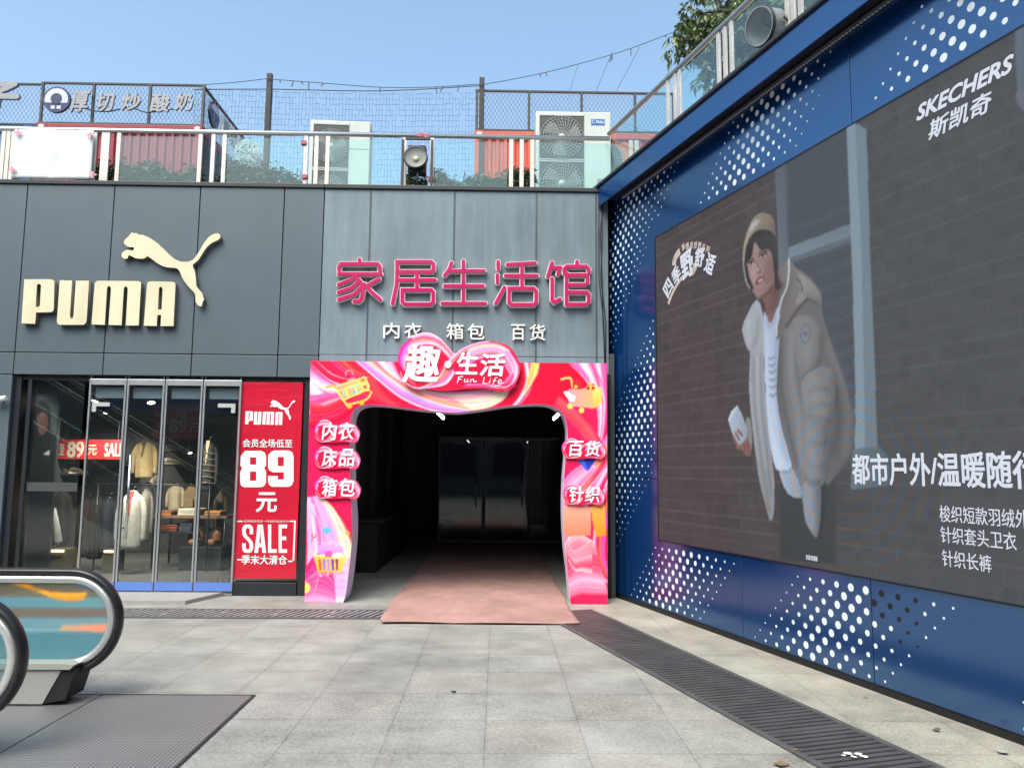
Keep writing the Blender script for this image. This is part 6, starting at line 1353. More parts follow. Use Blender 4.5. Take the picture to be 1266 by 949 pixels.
def balustrade(Y, lab):
    pth = ringpath(RO-0.02, Y); g = MB(); g.tube(pth, 0.030, 10, flat=(1.45, 0.8)); hr = g.build('handrail', M_RUB, esc); hr['label'] = lab
    g = MB(); g.tube(ringpath(RO-0.072, Y), 0.030, 12, flat=(1.05, 1.0)); g.build('handrail_guide', mat('guide_steel', (0.66, 0.66, 0.65), 0.34, 0.75, noise=0.05), esc)
    g = MB(); inn_ = ringpath(RO-0.085, Y)
    top = [(p[0], p[2]) for p in inn_[1:]]
    low = [(inn_[-1][0], inn_[-1][2]-0.72), (XA-1.75, 0.27), (XA-0.32, 0.27), (XA-0.1, 0.262)]
    g.prism(top+low, Frame((0, Y, 0), (1, 0, 0), (0, 0, 1), (0, -1, 0)), -0.006, 0.006); gsd = g.build('glass_side', glass_mat('escalator_glass', (0.70, 0.84, 0.86), 1.55, haze=0.02), esc)
    # thin coloured sheet on the inner face of the far glass : orange sweep over blue bands
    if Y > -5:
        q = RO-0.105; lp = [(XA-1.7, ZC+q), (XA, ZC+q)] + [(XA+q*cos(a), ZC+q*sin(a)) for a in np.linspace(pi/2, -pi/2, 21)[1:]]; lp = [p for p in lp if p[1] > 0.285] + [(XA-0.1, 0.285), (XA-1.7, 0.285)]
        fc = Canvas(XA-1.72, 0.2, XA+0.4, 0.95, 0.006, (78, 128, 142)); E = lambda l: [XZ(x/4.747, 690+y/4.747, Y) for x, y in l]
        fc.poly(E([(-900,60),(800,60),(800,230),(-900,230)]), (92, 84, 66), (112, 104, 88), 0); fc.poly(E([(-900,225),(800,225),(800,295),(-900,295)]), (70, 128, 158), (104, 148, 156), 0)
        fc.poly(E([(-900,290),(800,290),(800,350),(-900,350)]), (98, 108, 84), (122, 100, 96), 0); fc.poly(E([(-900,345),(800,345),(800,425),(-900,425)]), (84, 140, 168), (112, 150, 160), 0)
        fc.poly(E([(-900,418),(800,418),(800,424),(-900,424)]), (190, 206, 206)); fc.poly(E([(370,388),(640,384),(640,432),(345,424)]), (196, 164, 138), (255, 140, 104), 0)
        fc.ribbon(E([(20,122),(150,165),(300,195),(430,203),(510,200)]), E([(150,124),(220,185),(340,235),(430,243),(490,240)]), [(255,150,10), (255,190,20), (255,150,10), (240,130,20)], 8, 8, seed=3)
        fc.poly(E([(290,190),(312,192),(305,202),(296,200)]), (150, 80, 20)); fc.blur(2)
        me = diced([lp], 0.016); fc.ink(me); place(me, Frame((0, Y, 0), (1, 0, 0), (0, 0, 1), (0, -1, 0)), 0.0068); fm = print_mat('sheet_bands', 0.2, 0.5); N = fm.node_tree.nodes
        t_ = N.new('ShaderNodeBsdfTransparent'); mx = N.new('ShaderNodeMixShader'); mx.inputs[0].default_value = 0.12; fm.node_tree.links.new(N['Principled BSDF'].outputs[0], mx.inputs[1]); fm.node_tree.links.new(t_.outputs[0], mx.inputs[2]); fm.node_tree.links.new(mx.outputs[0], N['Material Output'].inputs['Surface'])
        me.materials.append(fm); link('colour_sheet', me, gsd)
    # decking and skirt box
    F_ = Frame((0, Y, 0), (1, 0, 0), (0, 0, 1), (0, -1, 0))
    g = MB(); g.prism([(XA-1.9, 0.245), (XA+0.09, 0.245), (XA+0.115, 0.275), (XA+0.06, 0.282), (XA-1.9, 0.282)], F_, -0.14, 0.14); dk = g.build('decking', M_DECKM, esc)
    g = MB(); g.prism([(XA-1.9, 0.02), (XA-0.085, 0.02), (XA+0.03, 0.244), (XA-1.9, 0.244)], F_, -0.125, 0.125); sk = g.build('skirt', mat('skirt_steel', (0.46, 0.46, 0.44), 0.45, 0.5, noise=0.12, nscale=3), esc)
    g = MB(); g.prism([(XA-0.080, 0.021), (XA+0.06, 0.045), (XA+0.115, 0.243), (XA+0.034, 0.243)], F_, -0.118, 0.118); g.build('handrail_inlet', mat('inlet_rubber', (0.012, 0.012, 0.013), 0.55, noise=0.3), esc)
    return sk, F_
sk, F_ = balustrade(-4.40, 'far handrail'); sk2, F2_ = balustrade(-5.50, 'near handrail')
g = MB(); g.fbox(F_, XA-0.62, XA-0.50, 0.075, 0.125, 0.1255, 0.127); g.build('name_plate', mat('plate_steel', (0.30, 0.30, 0.29), 0.3, 0.8), sk)
me = text_mesh('268', (XA-0.40, 0.125, XA-0.33, 0.15), 0.0006, 0.02); place(me, F_, 0.126); me.materials.append(M_FB); link('lettering', me, sk)
# steps and truss climbing to the left
g = MB(); x = XA-1.15; z = 0.03; 
for k in range(22):
    g.box(x-0.4, x+0.02, -5.34, -4.56, z-0.2, z, 0.0); x -= 0.4; z += 0.05 if k < 3 else 0.2309
g.build('step_band', mat('step_steel', (0.20, 0.20, 0.20), 0.4, 0.8, noise=0.15), esc)
g = MB(); FT = Frame((0, -4.95, 0), (1, 0, 0), (0, 0, 1), (0, -1, 0)); g.prism([(XA-1.9, 0.0), (XA-1.9, 0.24), (XA-9.3, 4.5), (XA-9.3, 3.3), (XA-3.2, 0.0)], FT, -0.72, -0.57); g.build('truss_side', M_ST, esc)
g = MB(); g.prism([(XA-1.9, 0.0), (XA-1.9, 0.24), (XA-9.3, 4.5), (XA-9.3, 3.3), (XA-3.2, 0.0)], FT, 0.57, 0.72); g.build('truss_side', M_ST, esc)
# landing plates with fine ribs
def plate_mat():
    m = mat('landing_plate', (0.37, 0.37, 0.38), 0.42, 0.35, noise=0.12, nscale=1.5); N = m.node_tree.nodes; L = m.node_tree.links; b = N['Principled BSDF']
    tc = N.new('ShaderNodeTexCoord'); vo = N.new('ShaderNodeTexVoronoi'); vo.inputs['Scale'].default_value = 40; vo.inputs['Randomness'].default_value = 0.0; L.new(tc.outputs['Object'], vo.inputs['Vector'])
    bp = N.new('ShaderNodeBump'); bp.inputs['Strength'].default_value = 0.9; bp.inputs['Distance'].default_value = 0.006; L.new(vo.outputs['Distance'], bp.inputs['Height']); L.new(bp.outputs[0], b.inputs['Normal'])
    s = b.inputs['Base Color'].links[0].from_socket; r = N.new('ShaderNodeMapRange'); r.inputs['To Min'].default_value = 1.55; r.inputs['To Max'].default_value = 0.35; r.inputs['From Max'].default_value = 0.55; L.new(vo.outputs['Distance'], r.inputs['Value'])
    sc_ = N.new('ShaderNodeVectorMath'); sc_.operation = 'SCALE'; L.new(s, sc_.inputs[0]); L.new(r.outputs[0], sc_.inputs['Scale']); L.new(sc_.outputs[0], b.inputs['Base Color']); return m
PM = plate_mat()
for xa, xb in ((-2.748, -1.705), (-3.80, -2.756)): g = MB(); g.box(xa, xb, -6.2, -4.262, -0.02, 0.008, 0.003); g.build('landing_plate', PM, esc)
g = MB(); g.box(-1.70, -1.685, -6.2, -4.25, -0.02, 0.010); g.box(-3.8, -1.70, -4.26, -4.248, -0.02, 0.010); g.build('plate_edging', M_BLK, esc)

# ================================================================== SHOP DOORS AND BANNER
M_ALU = mat('aluminium', (0.52, 0.54, 0.56), 0.32, 0.75, noise=0.06)
M_BFILM = mat('blue_film', (0.10, 0.20, 0.56), 0.35, noise=0.05)
YD = 0.02
edges = [(108, 97), (155.5, 144.5), (204, 192), (250.5, 241), (298, 290.5)]
dx = [ (at(a, 470, YD)[0]+at(b, 727, YD)[0])/2 for a, b in edges]
for i in range(4):
    x0, x1 = dx[i]+0.006, dx[i+1]-0.006; zb_, zt_ = 0.062, 2.70
    lab = ['glass door panel next to the fixed window pane', 'glass door panel with the long steel pull handle', 'third glass door panel, plain with no bracket at its top', 'glass door panel next to the red sale banner'][i]
    t = thing('glass_door', ((x0+x1)/2, YD, 0.05), lab, 'door', 'glass doors of the shop')
    g = MB(); g.box(x0+0.024, x1-0.024, YD-0.005, YD+0.005, zb_+0.06, zt_-0.07); pn = g.build('pane', M_GLASS, t)
    g = MB(); g.box(x0, x0+0.024, YD-0.02, YD+0.02, zb_, zt_, 0.004); g.box(x1-0.024, x1, YD-0.02, YD+0.02, zb_, zt_, 0.004); g.box(x0+.024, x1-.024, YD-0.018, YD+0.018, zt_-0.075, zt_, 0.003); g.box(x0+.024, x1-.024, YD-0.018, YD+0.018, zb_, zb_+0.06, 0.003); g.build('frame', M_ALU, t)
    g = MB(); g.box(x0+0.004, x1-0.004, YD-0.027, YD-0.021, zb_, zb_+0.105); g.build('kick_strip', M_BFILM, t)
    g = MB(); g.box(x0+0.05, x1-0.05, YD+0.05, YD+0.054, 2.46, 2.60); g.build('pale_film', mat('pale_film', (0.15, 0.18, 0.20), 0.5), pn)
    for x in (x0+0.017, x1-0.017): g = MB(); g.tube([(x, YD, zt_-0.001), (x, YD, 2.738)], 0.012, 8); g.build('pivot', M_BLK, t)
    if i in (0, 3):
        c0 = at((117 if i == 0 else 280), 500, YD-.03); s_ = 1 if i == 0 else -1; xb_ = at((114 if i == 0 else 291), 500, YD-.03)[0]
        g = MB(); z_ = at(120, 500, YD-.03)[2]; g.box(min(xb_, xb_+s_*0.22), max(xb_, xb_+s_*0.22), YD-0.03, YD-0.021, z_-0.02, z_+0.03); g.box(min(xb_, xb_+s_*0.05), max(xb_, xb_+s_*0.05), YD-0.0305, YD-0.0215, z_-0.09, z_-0.02); g.build('corner_patch', mat('patch_steel', (0.62, 0.63, 0.62), 0.35, 0.5), t)
    if i == 1:
        hx = at(159, 600, YD-.08)[0]; z0_, z1_ = at(158, 666, YD-.08)[2], at(160, 562, YD-.08)[2]
        g = MB(); g.tube([(hx, YD-0.075, z0_), (hx, YD-0.075, z1_)], 0.016, 12)
        for z_ in (z0_+0.13, z1_-0.13): g.tube([(hx-0.09, YD-0.006, z_), (hx-0.02, YD-0.03, z_), (hx, YD-0.075, z_)], 0.010, 8)
        g.build('pull_handle', M_ST, t)
# red sale banner
bx0, bx1, bz0, bz1 = -3.27, -2.515, 0.215, 2.685
ban = thing('sale_banner', ((bx0+bx1)/2, 0.05, bz0), 'tall red SALE banner with white figures 89, between doors and pink arch', 'banner')
def red_mat():
    m = mat('banner_red', (0.50, 0.012, 0.036), 0.20, spec=0.6, noise=0.10, nscale=1.6); N = m.node_tree.nodes; L = m.node_tree.links   # glossy sheet with slanting creases
    tc = N.new('ShaderNodeTexCoord'); mp = N.new('ShaderNodeMapping'); mp.inputs['Rotation'].default_value = (0, radians(-28), 0); mp.inputs['Scale'].default_value = (0.8, 1, 4); L.new(tc.outputs['Object'], mp.inputs[0])
    n = N.new('ShaderNodeTexNoise'); n.inputs['Scale'].default_value = 1.7; n.inputs['Detail'].default_value = 3; n.inputs['Distortion'].default_value = 0.8; L.new(mp.outputs[0], n.inputs['Vector'])
    bp = N.new('ShaderNodeBump'); bp.inputs['Strength'].default_value = 0.35; bp.inputs['Distance'].default_value = 0.03; L.new(n.outputs['Fac'], bp.inputs['Height']); L.new(bp.outputs[0], N['Principled BSDF'].inputs['Normal']); return m
g = MB(); g.box(bx0-0.06, bx1, 0.035, 0.045, bz0, bz1); g.build('red_sheet', red_mat(), ban)
FB_ = facing(0.034); M_WP = mat('white_print', (0.72, 0.72, 0.74), 0.5)
def bt(s, bx, **k): return text_part('lettering', s, bx, M_WP, FB_, lambda x, y: XZ(x, y, 0.034), ban, w=0.0015, extrude=0.0006, **k)
def cb_(l): return [XZ(280+x/2.965, 460+y/2.965, 0.034) for x, y in l]
# small repeat of the sign : letters and cat
BX = (68, 143, 206, 193)
for k in 'PUMA':
    lps = [[(BX[0]+(x-108)/(860-108)*(BX[2]-BX[0]), BX[1]+(y-338)/(566-338)*(BX[3]-BX[1])) for x, y in l] for l in LET[k]]
    me = shape_mesh([cb_(l) for l in lps], 0.0006); place(me, FB_, 0.0015); me.materials.append(M_WP); link('letter', me, ban)
me = shape_mesh([smooth_loop(cb_([(160+(x-597)/(1079-597)*92, 102+(y-110)/(469-110)*72) for x, y in CAT]), 2)], 0.0006); place(me, FB_, 0.0015); me.materials.append(M_WP); link('cat_emblem', me, ban)
bt('会员全场低至', (300, 543, 361.5, 552.5), bold=0.03)
for d, bx in (('8', (297, 557, 329, 602)), ('9', (331.5, 556.5, 363, 601.5))):
    # heavy squared figures
    x0, y0, x1, y1 = bx; w, h = x1-x0, y1-y0; T = lambda l: [XZ(x0+u*w, y0+v*h, 0.034) for u, v in l]
    out = [(0.12,0.06),(0.2,0),(0.82,0),(0.95,0.05),(1,0.16),(1,0.40),(0.93,0.48),(1,0.56),(1,0.86),(0.93,0.96),(0.82,1),(0.15,1),(0.03,0.95),(0,0.84),(0,0.58),(0.08,0.48),(0.0,0.40),(0.02,0.14)]
    if d == '9': out = [(0.12,0.04),(0.24,0),(0.80,0),(0.95,0.05),(1,0.16),(1,0.84),(0.93,0.96),(0.80,1),(0.16,1),(0.03,0.94),(0,0.84),(0,0.70),(0.38,0.70),(0.38,0.80),(0.62,0.80),(0.62,0.60),(0.18,0.60),(0.04,0.54),(0,0.46),(0,0.14)]
    hs = [[(0.38,0.18),(0.62,0.18),(0.62,0.38),(0.38,0.38)], [(0.38,0.57),(0.62,0.57),(0.62,0.82),(0.38,0.82)]] if d == '8' else [[(0.38,0.18),(0.62,0.18),(0.62,0.43),(0.38,0.43)]]
    me = shape_mesh([T(out)] + [T(q) for q in hs], 0.0006); place(me, FB_, 0.0015); me.materials.append(M_WP); link('figure', me, ban)
bt('元', (317, 609, 342.5, 632), bold=0.05)
bt('季末大清仓', (298.5, 686, 355, 697), bold=0.03)
bt('全场商品低至一件起折扣进行中', (301, 642.8, 357, 645.2))
def cond(ch, x0, x1, y0, y1):
    w, h = x1-x0, y1-y0; T = lambda l: [XZ(x0+u*w, y0+v*h, 0.034) for u, v in l]
    D = {'S': [[(0.1,0.05),(0.3,0),(0.7,0),(0.9,0.05),(1,0.14),(1,0.34),(0.68,0.34),(0.68,0.17),(0.58,0.12),(0.42,0.12),(0.33,0.18),(0.33,0.30),(0.42,0.38),(0.9,0.58),(1,0.68),(1,0.86),(0.9,0.95),(0.7,1),(0.3,1),(0.1,0.95),(0,0.86),(0,0.66),(0.32,0.66),(0.32,0.83),(0.42,0.88),(0.58,0.88),(0.67,0.83),(0.67,0.70),(0.58,0.62),(0.1,0.42),(0,0.32),(0,0.14)]],
         'A': [[(0.28,0),(0.72,0),(1,1),(0.68,1),(0.63,0.80),(0.37,0.80),(0.32,1),(0,1)], [(0.41,0.66),(0.59,0.66),(0.5,0.22)]],
         'L': [[(0,0),(0.36,0),(0.36,0.87),(1,0.87),(1,1),(0,1)]],
         'E': [[(0,0),(1,0),(1,0.13),(0.36,0.13),(0.36,0.42),(0.9,0.42),(0.9,0.55),(0.36,0.55),(0.36,0.87),(1,0.87),(1,1),(0,1)]]}
    me = shape_mesh([T(l) for l in D[ch]], 0.0006); place(me, FB_, 0.0015); me.materials.append(M_WP); link('letter', me, ban)
for ch, x0, x1 in (('S', 299.5, 313), ('A', 314.5, 329), ('L', 331.5, 342), ('E', 344.5, 355)): cond(ch, x0, x1, 648, 683)
g = MB()
for l in ([(294,644),(299,644)], [(294,691.5),(298,691.5)], [(359,644),(364.5,644),(363,693.5),(357,693.5)]):
    for a, b in zip(l[:-1], l[1:]):
        (ua, va), (ub, vb) = XZ(*a, 0.034), XZ(*b, 0.034); h = 0.008
        g.fbox(FB_, min(ua, ub)-h, max(ua, ub)+h, min(va, vb)-h, max(va, vb)+h, 0.0008+0.0003*(a[0] > 360), 0.0022+0.0003*(a[0] > 360))
g.build('bracket_lines', M_WP, ban)

# ================================================================== INSIDE THE SHOP
def red_sign(label, px, Y, items):
    a, b = at(px[0], px[3], Y), at(px[2], px[1], Y)
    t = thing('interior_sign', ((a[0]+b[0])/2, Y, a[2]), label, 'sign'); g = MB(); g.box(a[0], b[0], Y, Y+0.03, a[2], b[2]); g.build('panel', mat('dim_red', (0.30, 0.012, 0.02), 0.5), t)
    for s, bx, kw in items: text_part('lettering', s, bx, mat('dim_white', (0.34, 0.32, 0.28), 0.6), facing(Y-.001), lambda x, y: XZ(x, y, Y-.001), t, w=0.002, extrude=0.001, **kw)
    for x in (a[0]+0.1, b[0]-0.1): g = MB(); g.tube([(x, Y+.015, b[2]), (x, Y+.015, 3.01)], 0.005, 5); g.build('hanger', M_BLK, t)
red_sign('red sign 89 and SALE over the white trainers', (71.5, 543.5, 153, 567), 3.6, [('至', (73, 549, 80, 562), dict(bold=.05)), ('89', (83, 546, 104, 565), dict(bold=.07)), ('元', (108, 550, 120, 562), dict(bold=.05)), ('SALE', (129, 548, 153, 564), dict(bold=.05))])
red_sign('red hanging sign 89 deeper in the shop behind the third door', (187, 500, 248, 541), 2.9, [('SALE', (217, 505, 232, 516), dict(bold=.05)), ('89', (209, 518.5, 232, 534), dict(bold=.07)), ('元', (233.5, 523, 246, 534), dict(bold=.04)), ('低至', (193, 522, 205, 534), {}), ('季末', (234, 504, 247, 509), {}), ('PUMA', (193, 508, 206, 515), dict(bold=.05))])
# fashion poster by the window
Yp = 1.1; a, b = at(25, 600, Yp), at(73, 487, Yp)
po = thing('fashion_poster', ((a[0]+b[0])/2, Yp, 0.05), 'tall dark poster of a person in a black hooded jacket in the left window', 'poster')
pcv = Canvas(a[0], a[2], b[0], b[2], 0.008, (52, 66, 60)); pq = lambda l: [XZ(x/3.953, 460+y/3.953, Yp) for x, y in l]
pcv.poly(pq([(100,90),(300,90),(300,130),(120,130)]), (84, 92, 96))
pcv.poly(smooth_loop(pq([(100,560),(105,420),(130,330),(165,290),(165,200),(180,155),(210,142),(240,165),(250,210),(245,280),(285,320),(300,420),(300,560)]), 3), (13, 14, 18), (20, 21, 26), 90)
pcv.poly(smooth_loop(pq([(182,200),(200,180),(225,190),(235,230),(232,270),(212,305),(192,300),(184,260)]), 3), (104, 72, 62), (84, 56, 50), 0)
pcv.poly(smooth_loop(pq([(180,190),(200,172),(228,182),(236,215),(222,200),(200,195),(188,215)]), 2), (20, 16, 16))
for l in ([(190,222),(200,219)], [(214,222),(226,224)], [(198,272),(214,272)]): pcv.line(pq(l), 0.010, (44, 26, 24))
pcv.line(pq([(207,226),(204,250),(212,254)]), 0.006, (70, 46, 42))
pcv.poly(pq([(214,396),(226,388),(242,380),(240,408),(226,402),(216,406)]), (150, 150, 150))
pcv.blur(1)
me = grid_mesh(a[0], a[2], b[0], b[2], 60, 120); pcv.ink(me); place(me, facing(Yp), 0); me.materials.append(print_mat('poster_print', 0.5, 0.3)); link('print', me, po)
g = MB(); g.box(a[0]-0.02, b[0]+0.02, Yp+0.004, Yp+0.05, 0.05, b[2]+0.02); g.build('board', M_BLK, po)
# trainers on the shelf wall
M_SHOE = mat('cream_leather', (0.62, 0.55, 0.40), 0.5, noise=0.1); M_SOLE = mat('shoe_sole', (0.50, 0.47, 0.40), 0.6); M_STR = mat('shoe_stripe', (0.05, 0.05, 0.06), 0.6)
def make_shoe(loc, label):
    t = thing('trainer', loc, label, 'shoe', 'trainers on the shop shelves')
    def ell(x, hw, z0, z1): return [(x, hw*cos(q), z0+(z1-z0)*(0.5+0.5*sin(q))) for q in np.linspace(0, 2*pi, 13)[:-1]]
    g = MB(); secs = [(-0.145,.020,.028,.06), (-0.13,.034,.026,.105), (-0.09,.040,.024,.115), (-0.05,.040,.024,.112), (0.0,.042,.024,.092), (0.06,.045,.024,.070), (0.11,.042,.024,.056), (0.145,.020,.026,.042)]
    rings = [[g.bm.verts.new(p) for p in ell(*s)] for s in secs]
    for A, B in zip(rings[:-1], rings[1:]):
        for k in range(12): f = g.bm.faces.new((A[k], A[(k+1) % 12], B[(k+1) % 12], B[k])); f.smooth = True
    g.bm.faces.new(rings[0]); g.bm.faces.new(rings[-1][::-1]); link('upper', g.mesh('upper', M_SHOE), t, local=True)
    g = MB(); g.prism([(-0.15, -.03), (-0.155, .0), (-0.15, .03), (-0.05, .042), (0.08, .050), (0.14, .03), (0.158, 0), (0.14, -.03), (0.08, -.050), (-0.05, -.042)], Frame((0, 0, 0), (1, 0, 0), (0, 1, 0), (0, 0, 1)), 0, 0.026); link('sole', g.mesh('sole', M_SOLE), t, local=True)
    g = MB()
    for sy in (-1, 1): g.tube([(-0.09, sy*0.042, 0.05), (-0.03, sy*0.0445, 0.065), (0.03, sy*0.047, 0.05)], 0.006, 6)
    link('stripe', g.mesh('stripe', M_STR), t, local=True); return t
Ys = 3.9; shoe = None
SH = [(79,572.5,'first white trainer from the left on the upper shelf under the red sign'), (97.5,572.5,'second white trainer from the left on the upper shelf under the red sign'), (118,571.5,'third trainer on the upper shelf, behind the first door panel'), (136,572,'fourth trainer on the upper shelf, behind the first door panel'), (78,584.5,'first white trainer on the lower shelf under the red sign'), (97,585,'second white trainer on the lower shelf under the red sign'), (214,557,'trainer on the higher wall ledge behind the third door'), (213,573.5,'trainer on the lower wall ledge behind the third door')]
shelf = thing('shoe_shelf', (-6.4, Ys+0.2, 0.05), 'dark wall shelves holding white trainers below the red sign', 'shelf')
for i, (px, py, lab) in enumerate(SH):
    p = at(px, py, Ys); loc = (p[0], Ys, p[2])
    if shoe is None: shoe = make_shoe(loc, lab); shoe.rotation_euler = (0, 0, 0.25)
    else: copy_thing(shoe, loc, lab, rz=0.25+0.1*(i % 3))
for px0, px1, py in ((62, 152, 572.7), (62, 112, 585.2), (203, 224, 557.2), (203, 224, 573.7)):
    a, b = at(px0, py, Ys), at(px1, py, Ys); g = MB(); g.box(a[0], b[0], Ys-0.13, Ys+0.4, a[2]-0.025, a[2]-0.002); g.build('board', M_BLK, shelf)
g = MB(); a, b = at(60, 572, Ys), at(226, 572, Ys); g.box(a[0], b[0], Ys+0.41, Ys+0.5, 0.05, 2.6); g.build('back_panel', mat('shelf_back', (0.03, 0.032, 0.036), 0.7), shelf)
# clothes
def garment(label, px, Y, col, cat='jacket', extras=None, open_front=None, stripes=0, sleeve=True, rz=0.0, name='hanging_jacket'):
    """px = (left, top, right, bottom) of the hanging garment"""
    a, b = at(px[0], px[3], Y), at(px[2], px[1], Y); w, h = b[0]-a[0], b[2]-a[2]; cx = (a[0]+b[0])/2
    t = thing(name, (cx, Y, a[2]), label, cat, None, rz); m = mat('cloth_%s' % label.split()[0], col, 0.85, noise=0.22, nscale=7, bump=0.4, bscale=14)
    rg = np.random.default_rng(len(label)); bw = w*(0.33 if sleeve else 0.46)
    def ring(g, z, hw, hd, ox=0.0):
        return [g.bm.verts.new((ox+hw*cos(q)*(1+0.05*sin(q*5+z*9)), hd*sin(q)*(1+0.10*sin(q*7+z*5)), z)) for q in np.linspace(0, 2*pi, 25)[:-1]]
    g = MB(); rings = [ring(g, z*h, bw*k, 0.09*d) for z, k, d in ((0.0, .98, 1.1), (0.04, 1.02, 1.2), (0.2, 1.0, 1.3), (0.45, .98, 1.35), (0.65, 1.02, 1.4), (0.80, 1.05, 1.2), (0.88, .95, 1.0), (0.93, .66, .8), (0.97, .36, .7), (1.0, .30, .7))]
    for A, B in zip(rings[:-1], rings[1:]):
        for k in range(24): f = g.bm.faces.new((A[k], A[(k+1) % 24], B[(k+1) % 24], B[k])); f.smooth = True
    g.bm.faces.new(rings[0][::-1]); link('body', g.mesh('body', m), t, local=True)
    if sleeve:
        for sx in (-1, 1):
            g = MB(); P_ = [(sx*bw*0.80, 0, h*0.86), (sx*w*0.40, -0.02, h*0.66), (sx*w*0.435, -0.03, h*0.40), (sx*w*0.43, -0.03, h*0.12)]; P_ = smooth_path(P_, 4)
            g.tube(P_, list(np.interp(np.linspace(0, 1, len(P_)), [0, .2, 1], [w*.10, w*.105, w*.075])), 10); link('sleeve', g.mesh('sleeve', m), t, local=True)
    g = MB(); g.tube([(-bw*.6, 0, h*0.93), (0, 0, h*1.0), (bw*.6, 0, h*0.93)], 0.008, 6); g.tube([(0, 0, h*1.0), (0, 0, h*1.05), (0.03, 0, h*1.075)], 0.005, 6); link('hanger', g.mesh('hanger', M_ST), t, local=True)
    if open_front:
        g = MB(); v = [(-bw*.30, -0.075, h*0.99), (bw*.30, -0.075, h*0.99), (bw*.12, -0.128, h*.62), (0, -0.133, h*.50), (-bw*.12, -0.128, h*.62)]; g.poly(v); link('lining', g.mesh('lining', mat('lining_%s' % label.split()[0], open_front, 0.8, noise=.1)), t, local=True)
    for k in range(stripes):
        z = h*(0.15+0.7*k/max(1, stripes)); g = MB(); g.tube([(bw*1.04*cos(q), 0.125*sin(q)-0.004, z+0.008*sin(q*3)) for q in np.linspace(pi, 2*pi, 13)], 0.012, 5); link('stripe', g.mesh('stripe', mat('stripe_tan', (0.20, 0.16, 0.11), 0.8)), t, local=True)
    return t
garment('tan fleece jacket with dark collar hanging high behind the second door', (162, 544, 197, 590), 2.6, (0.52, 0.40, 0.22), open_front=(0.10, 0.08, 0.06))
garment('grey white sweatshirt hanging low behind the second door', (142, 606, 184, 676), 1.5, (0.42, 0.41, 0.37), cat='sweatshirt', name='hanging_sweatshirt', open_front=(0.35, 0.06, 0.05))
garment('dark grey striped jacket with pale collar behind the fourth door', (244, 544, 272, 606), 2.2, (0.030, 0.034, 0.045), stripes=6, open_front=(0.48, 0.38, 0.26))
garment('white patterned tee hanging above the folded clothes', (205, 599, 230, 630), 3.0, (0.44, 0.38, 0.27), cat='shirt', name='hanging_shirt')
garment('black long coat hanging low in the left window', (60, 604, 92, 674), 1.8, (0.006, 0.0065, 0.008), cat='coat', name='hanging_coat')
garment('charcoal hooded coat hanging behind the first door', (104, 612, 134, 690), 2.0, (0.014, 0.0145, 0.017), cat='coat', name='hanging_coat')
garment('maroon long coat second on the rail behind the first door', (97, 616, 118, 688), 1.9, (0.022, 0.010, 0.012), cat='coat', name='hanging_coat')
garment('navy parka third on the rail behind the first door', (122, 614, 146, 684), 1.95, (0.012, 0.016, 0.030), cat='coat', name='hanging_coat')
garment('mottled grey fleece behind the white sweatshirt', (168, 604, 192, 668), 1.9, (0.16, 0.155, 0.145), cat='jacket')
garment('dark green jacket under the tan fleece jacket', (168, 596, 196, 630), 2.7, (0.02, 0.028, 0.024), cat='jacket')
garment('black quilted vest beside the orange shirts', (248, 604, 264, 632), 2.75, (0.012, 0.012, 0.014), cat='vest', name='hanging_vest', sleeve=False)
garment('cream knit jumper at the back of the third door', (184, 586, 204, 618), 3.4, (0.34, 0.30, 0.23), cat='jumper', name='hanging_jumper')
garment('brown half coat hanging on the far wall by the fourth door', (262, 607, 282, 660), 3.2, (0.10, 0.085, 0.065), cat='coat', name='hanging_coat')
# thin white scarf-like garment edge in the left window
sc_ = MB(); P_ = [at(x, y, 1.6) for x, y in ((67,628),(70,650),(72,668),(69,676))]; sc_.tube([tuple(p) for p in P_], [0.025, 0.05, 0.06, 0.015], 8, flat=(1, .3))
tag(sc_.build('white_scarf', mat('scarf_white', (0.40, 0.41, 0.42), 0.8, noise=.15, nscale=9)), 'thin white scarf hanging beside the black coat', 'scarf')
# rucksack : rounded tan bag
Yb = 2.9; a, b = at(227, 629, Yb), at(245, 601, Yb)
rk = thing('rucksack', ((a[0]+b[0])/2, Yb, a[2]), 'tan rucksack hanging above the folded clothes', 'bag'); w = (b[0]-a[0])/2; h = b[2]-a[2]; cx = (a[0]+b[0])/2
g = MB(); g.lathe([(0.001, 0), (w*.9, 0.01), (w, .15*h), (w*1.0, .55*h), (w*.85, .85*h), (w*.4, h), (0.001, h)], Matrix.Translation((cx, Yb, a[2])) @ Matrix.Diagonal((1, .55, 1, 1)), 20); g.build('bag_body', mat('tan_canvas', (0.22, 0.155, 0.09), 0.85, noise=.15), rk)
g = MB(); g.box(cx-w*.7, cx+w*.7, Yb-.6*w-.03, Yb-.4*w, a[2]+.08*h, a[2]+.45*h, .015); g.build('pocket', MATS['tan_canvas'], rk); g = MB(); g.tube([(cx-w*.2, Yb, a[2]+h*.98), (cx, Yb, a[2]+h*1.12), (cx+w*.2, Yb, a[2]+h*.98)], .01); g.build('handle', MATS['tan_canvas'], rk)
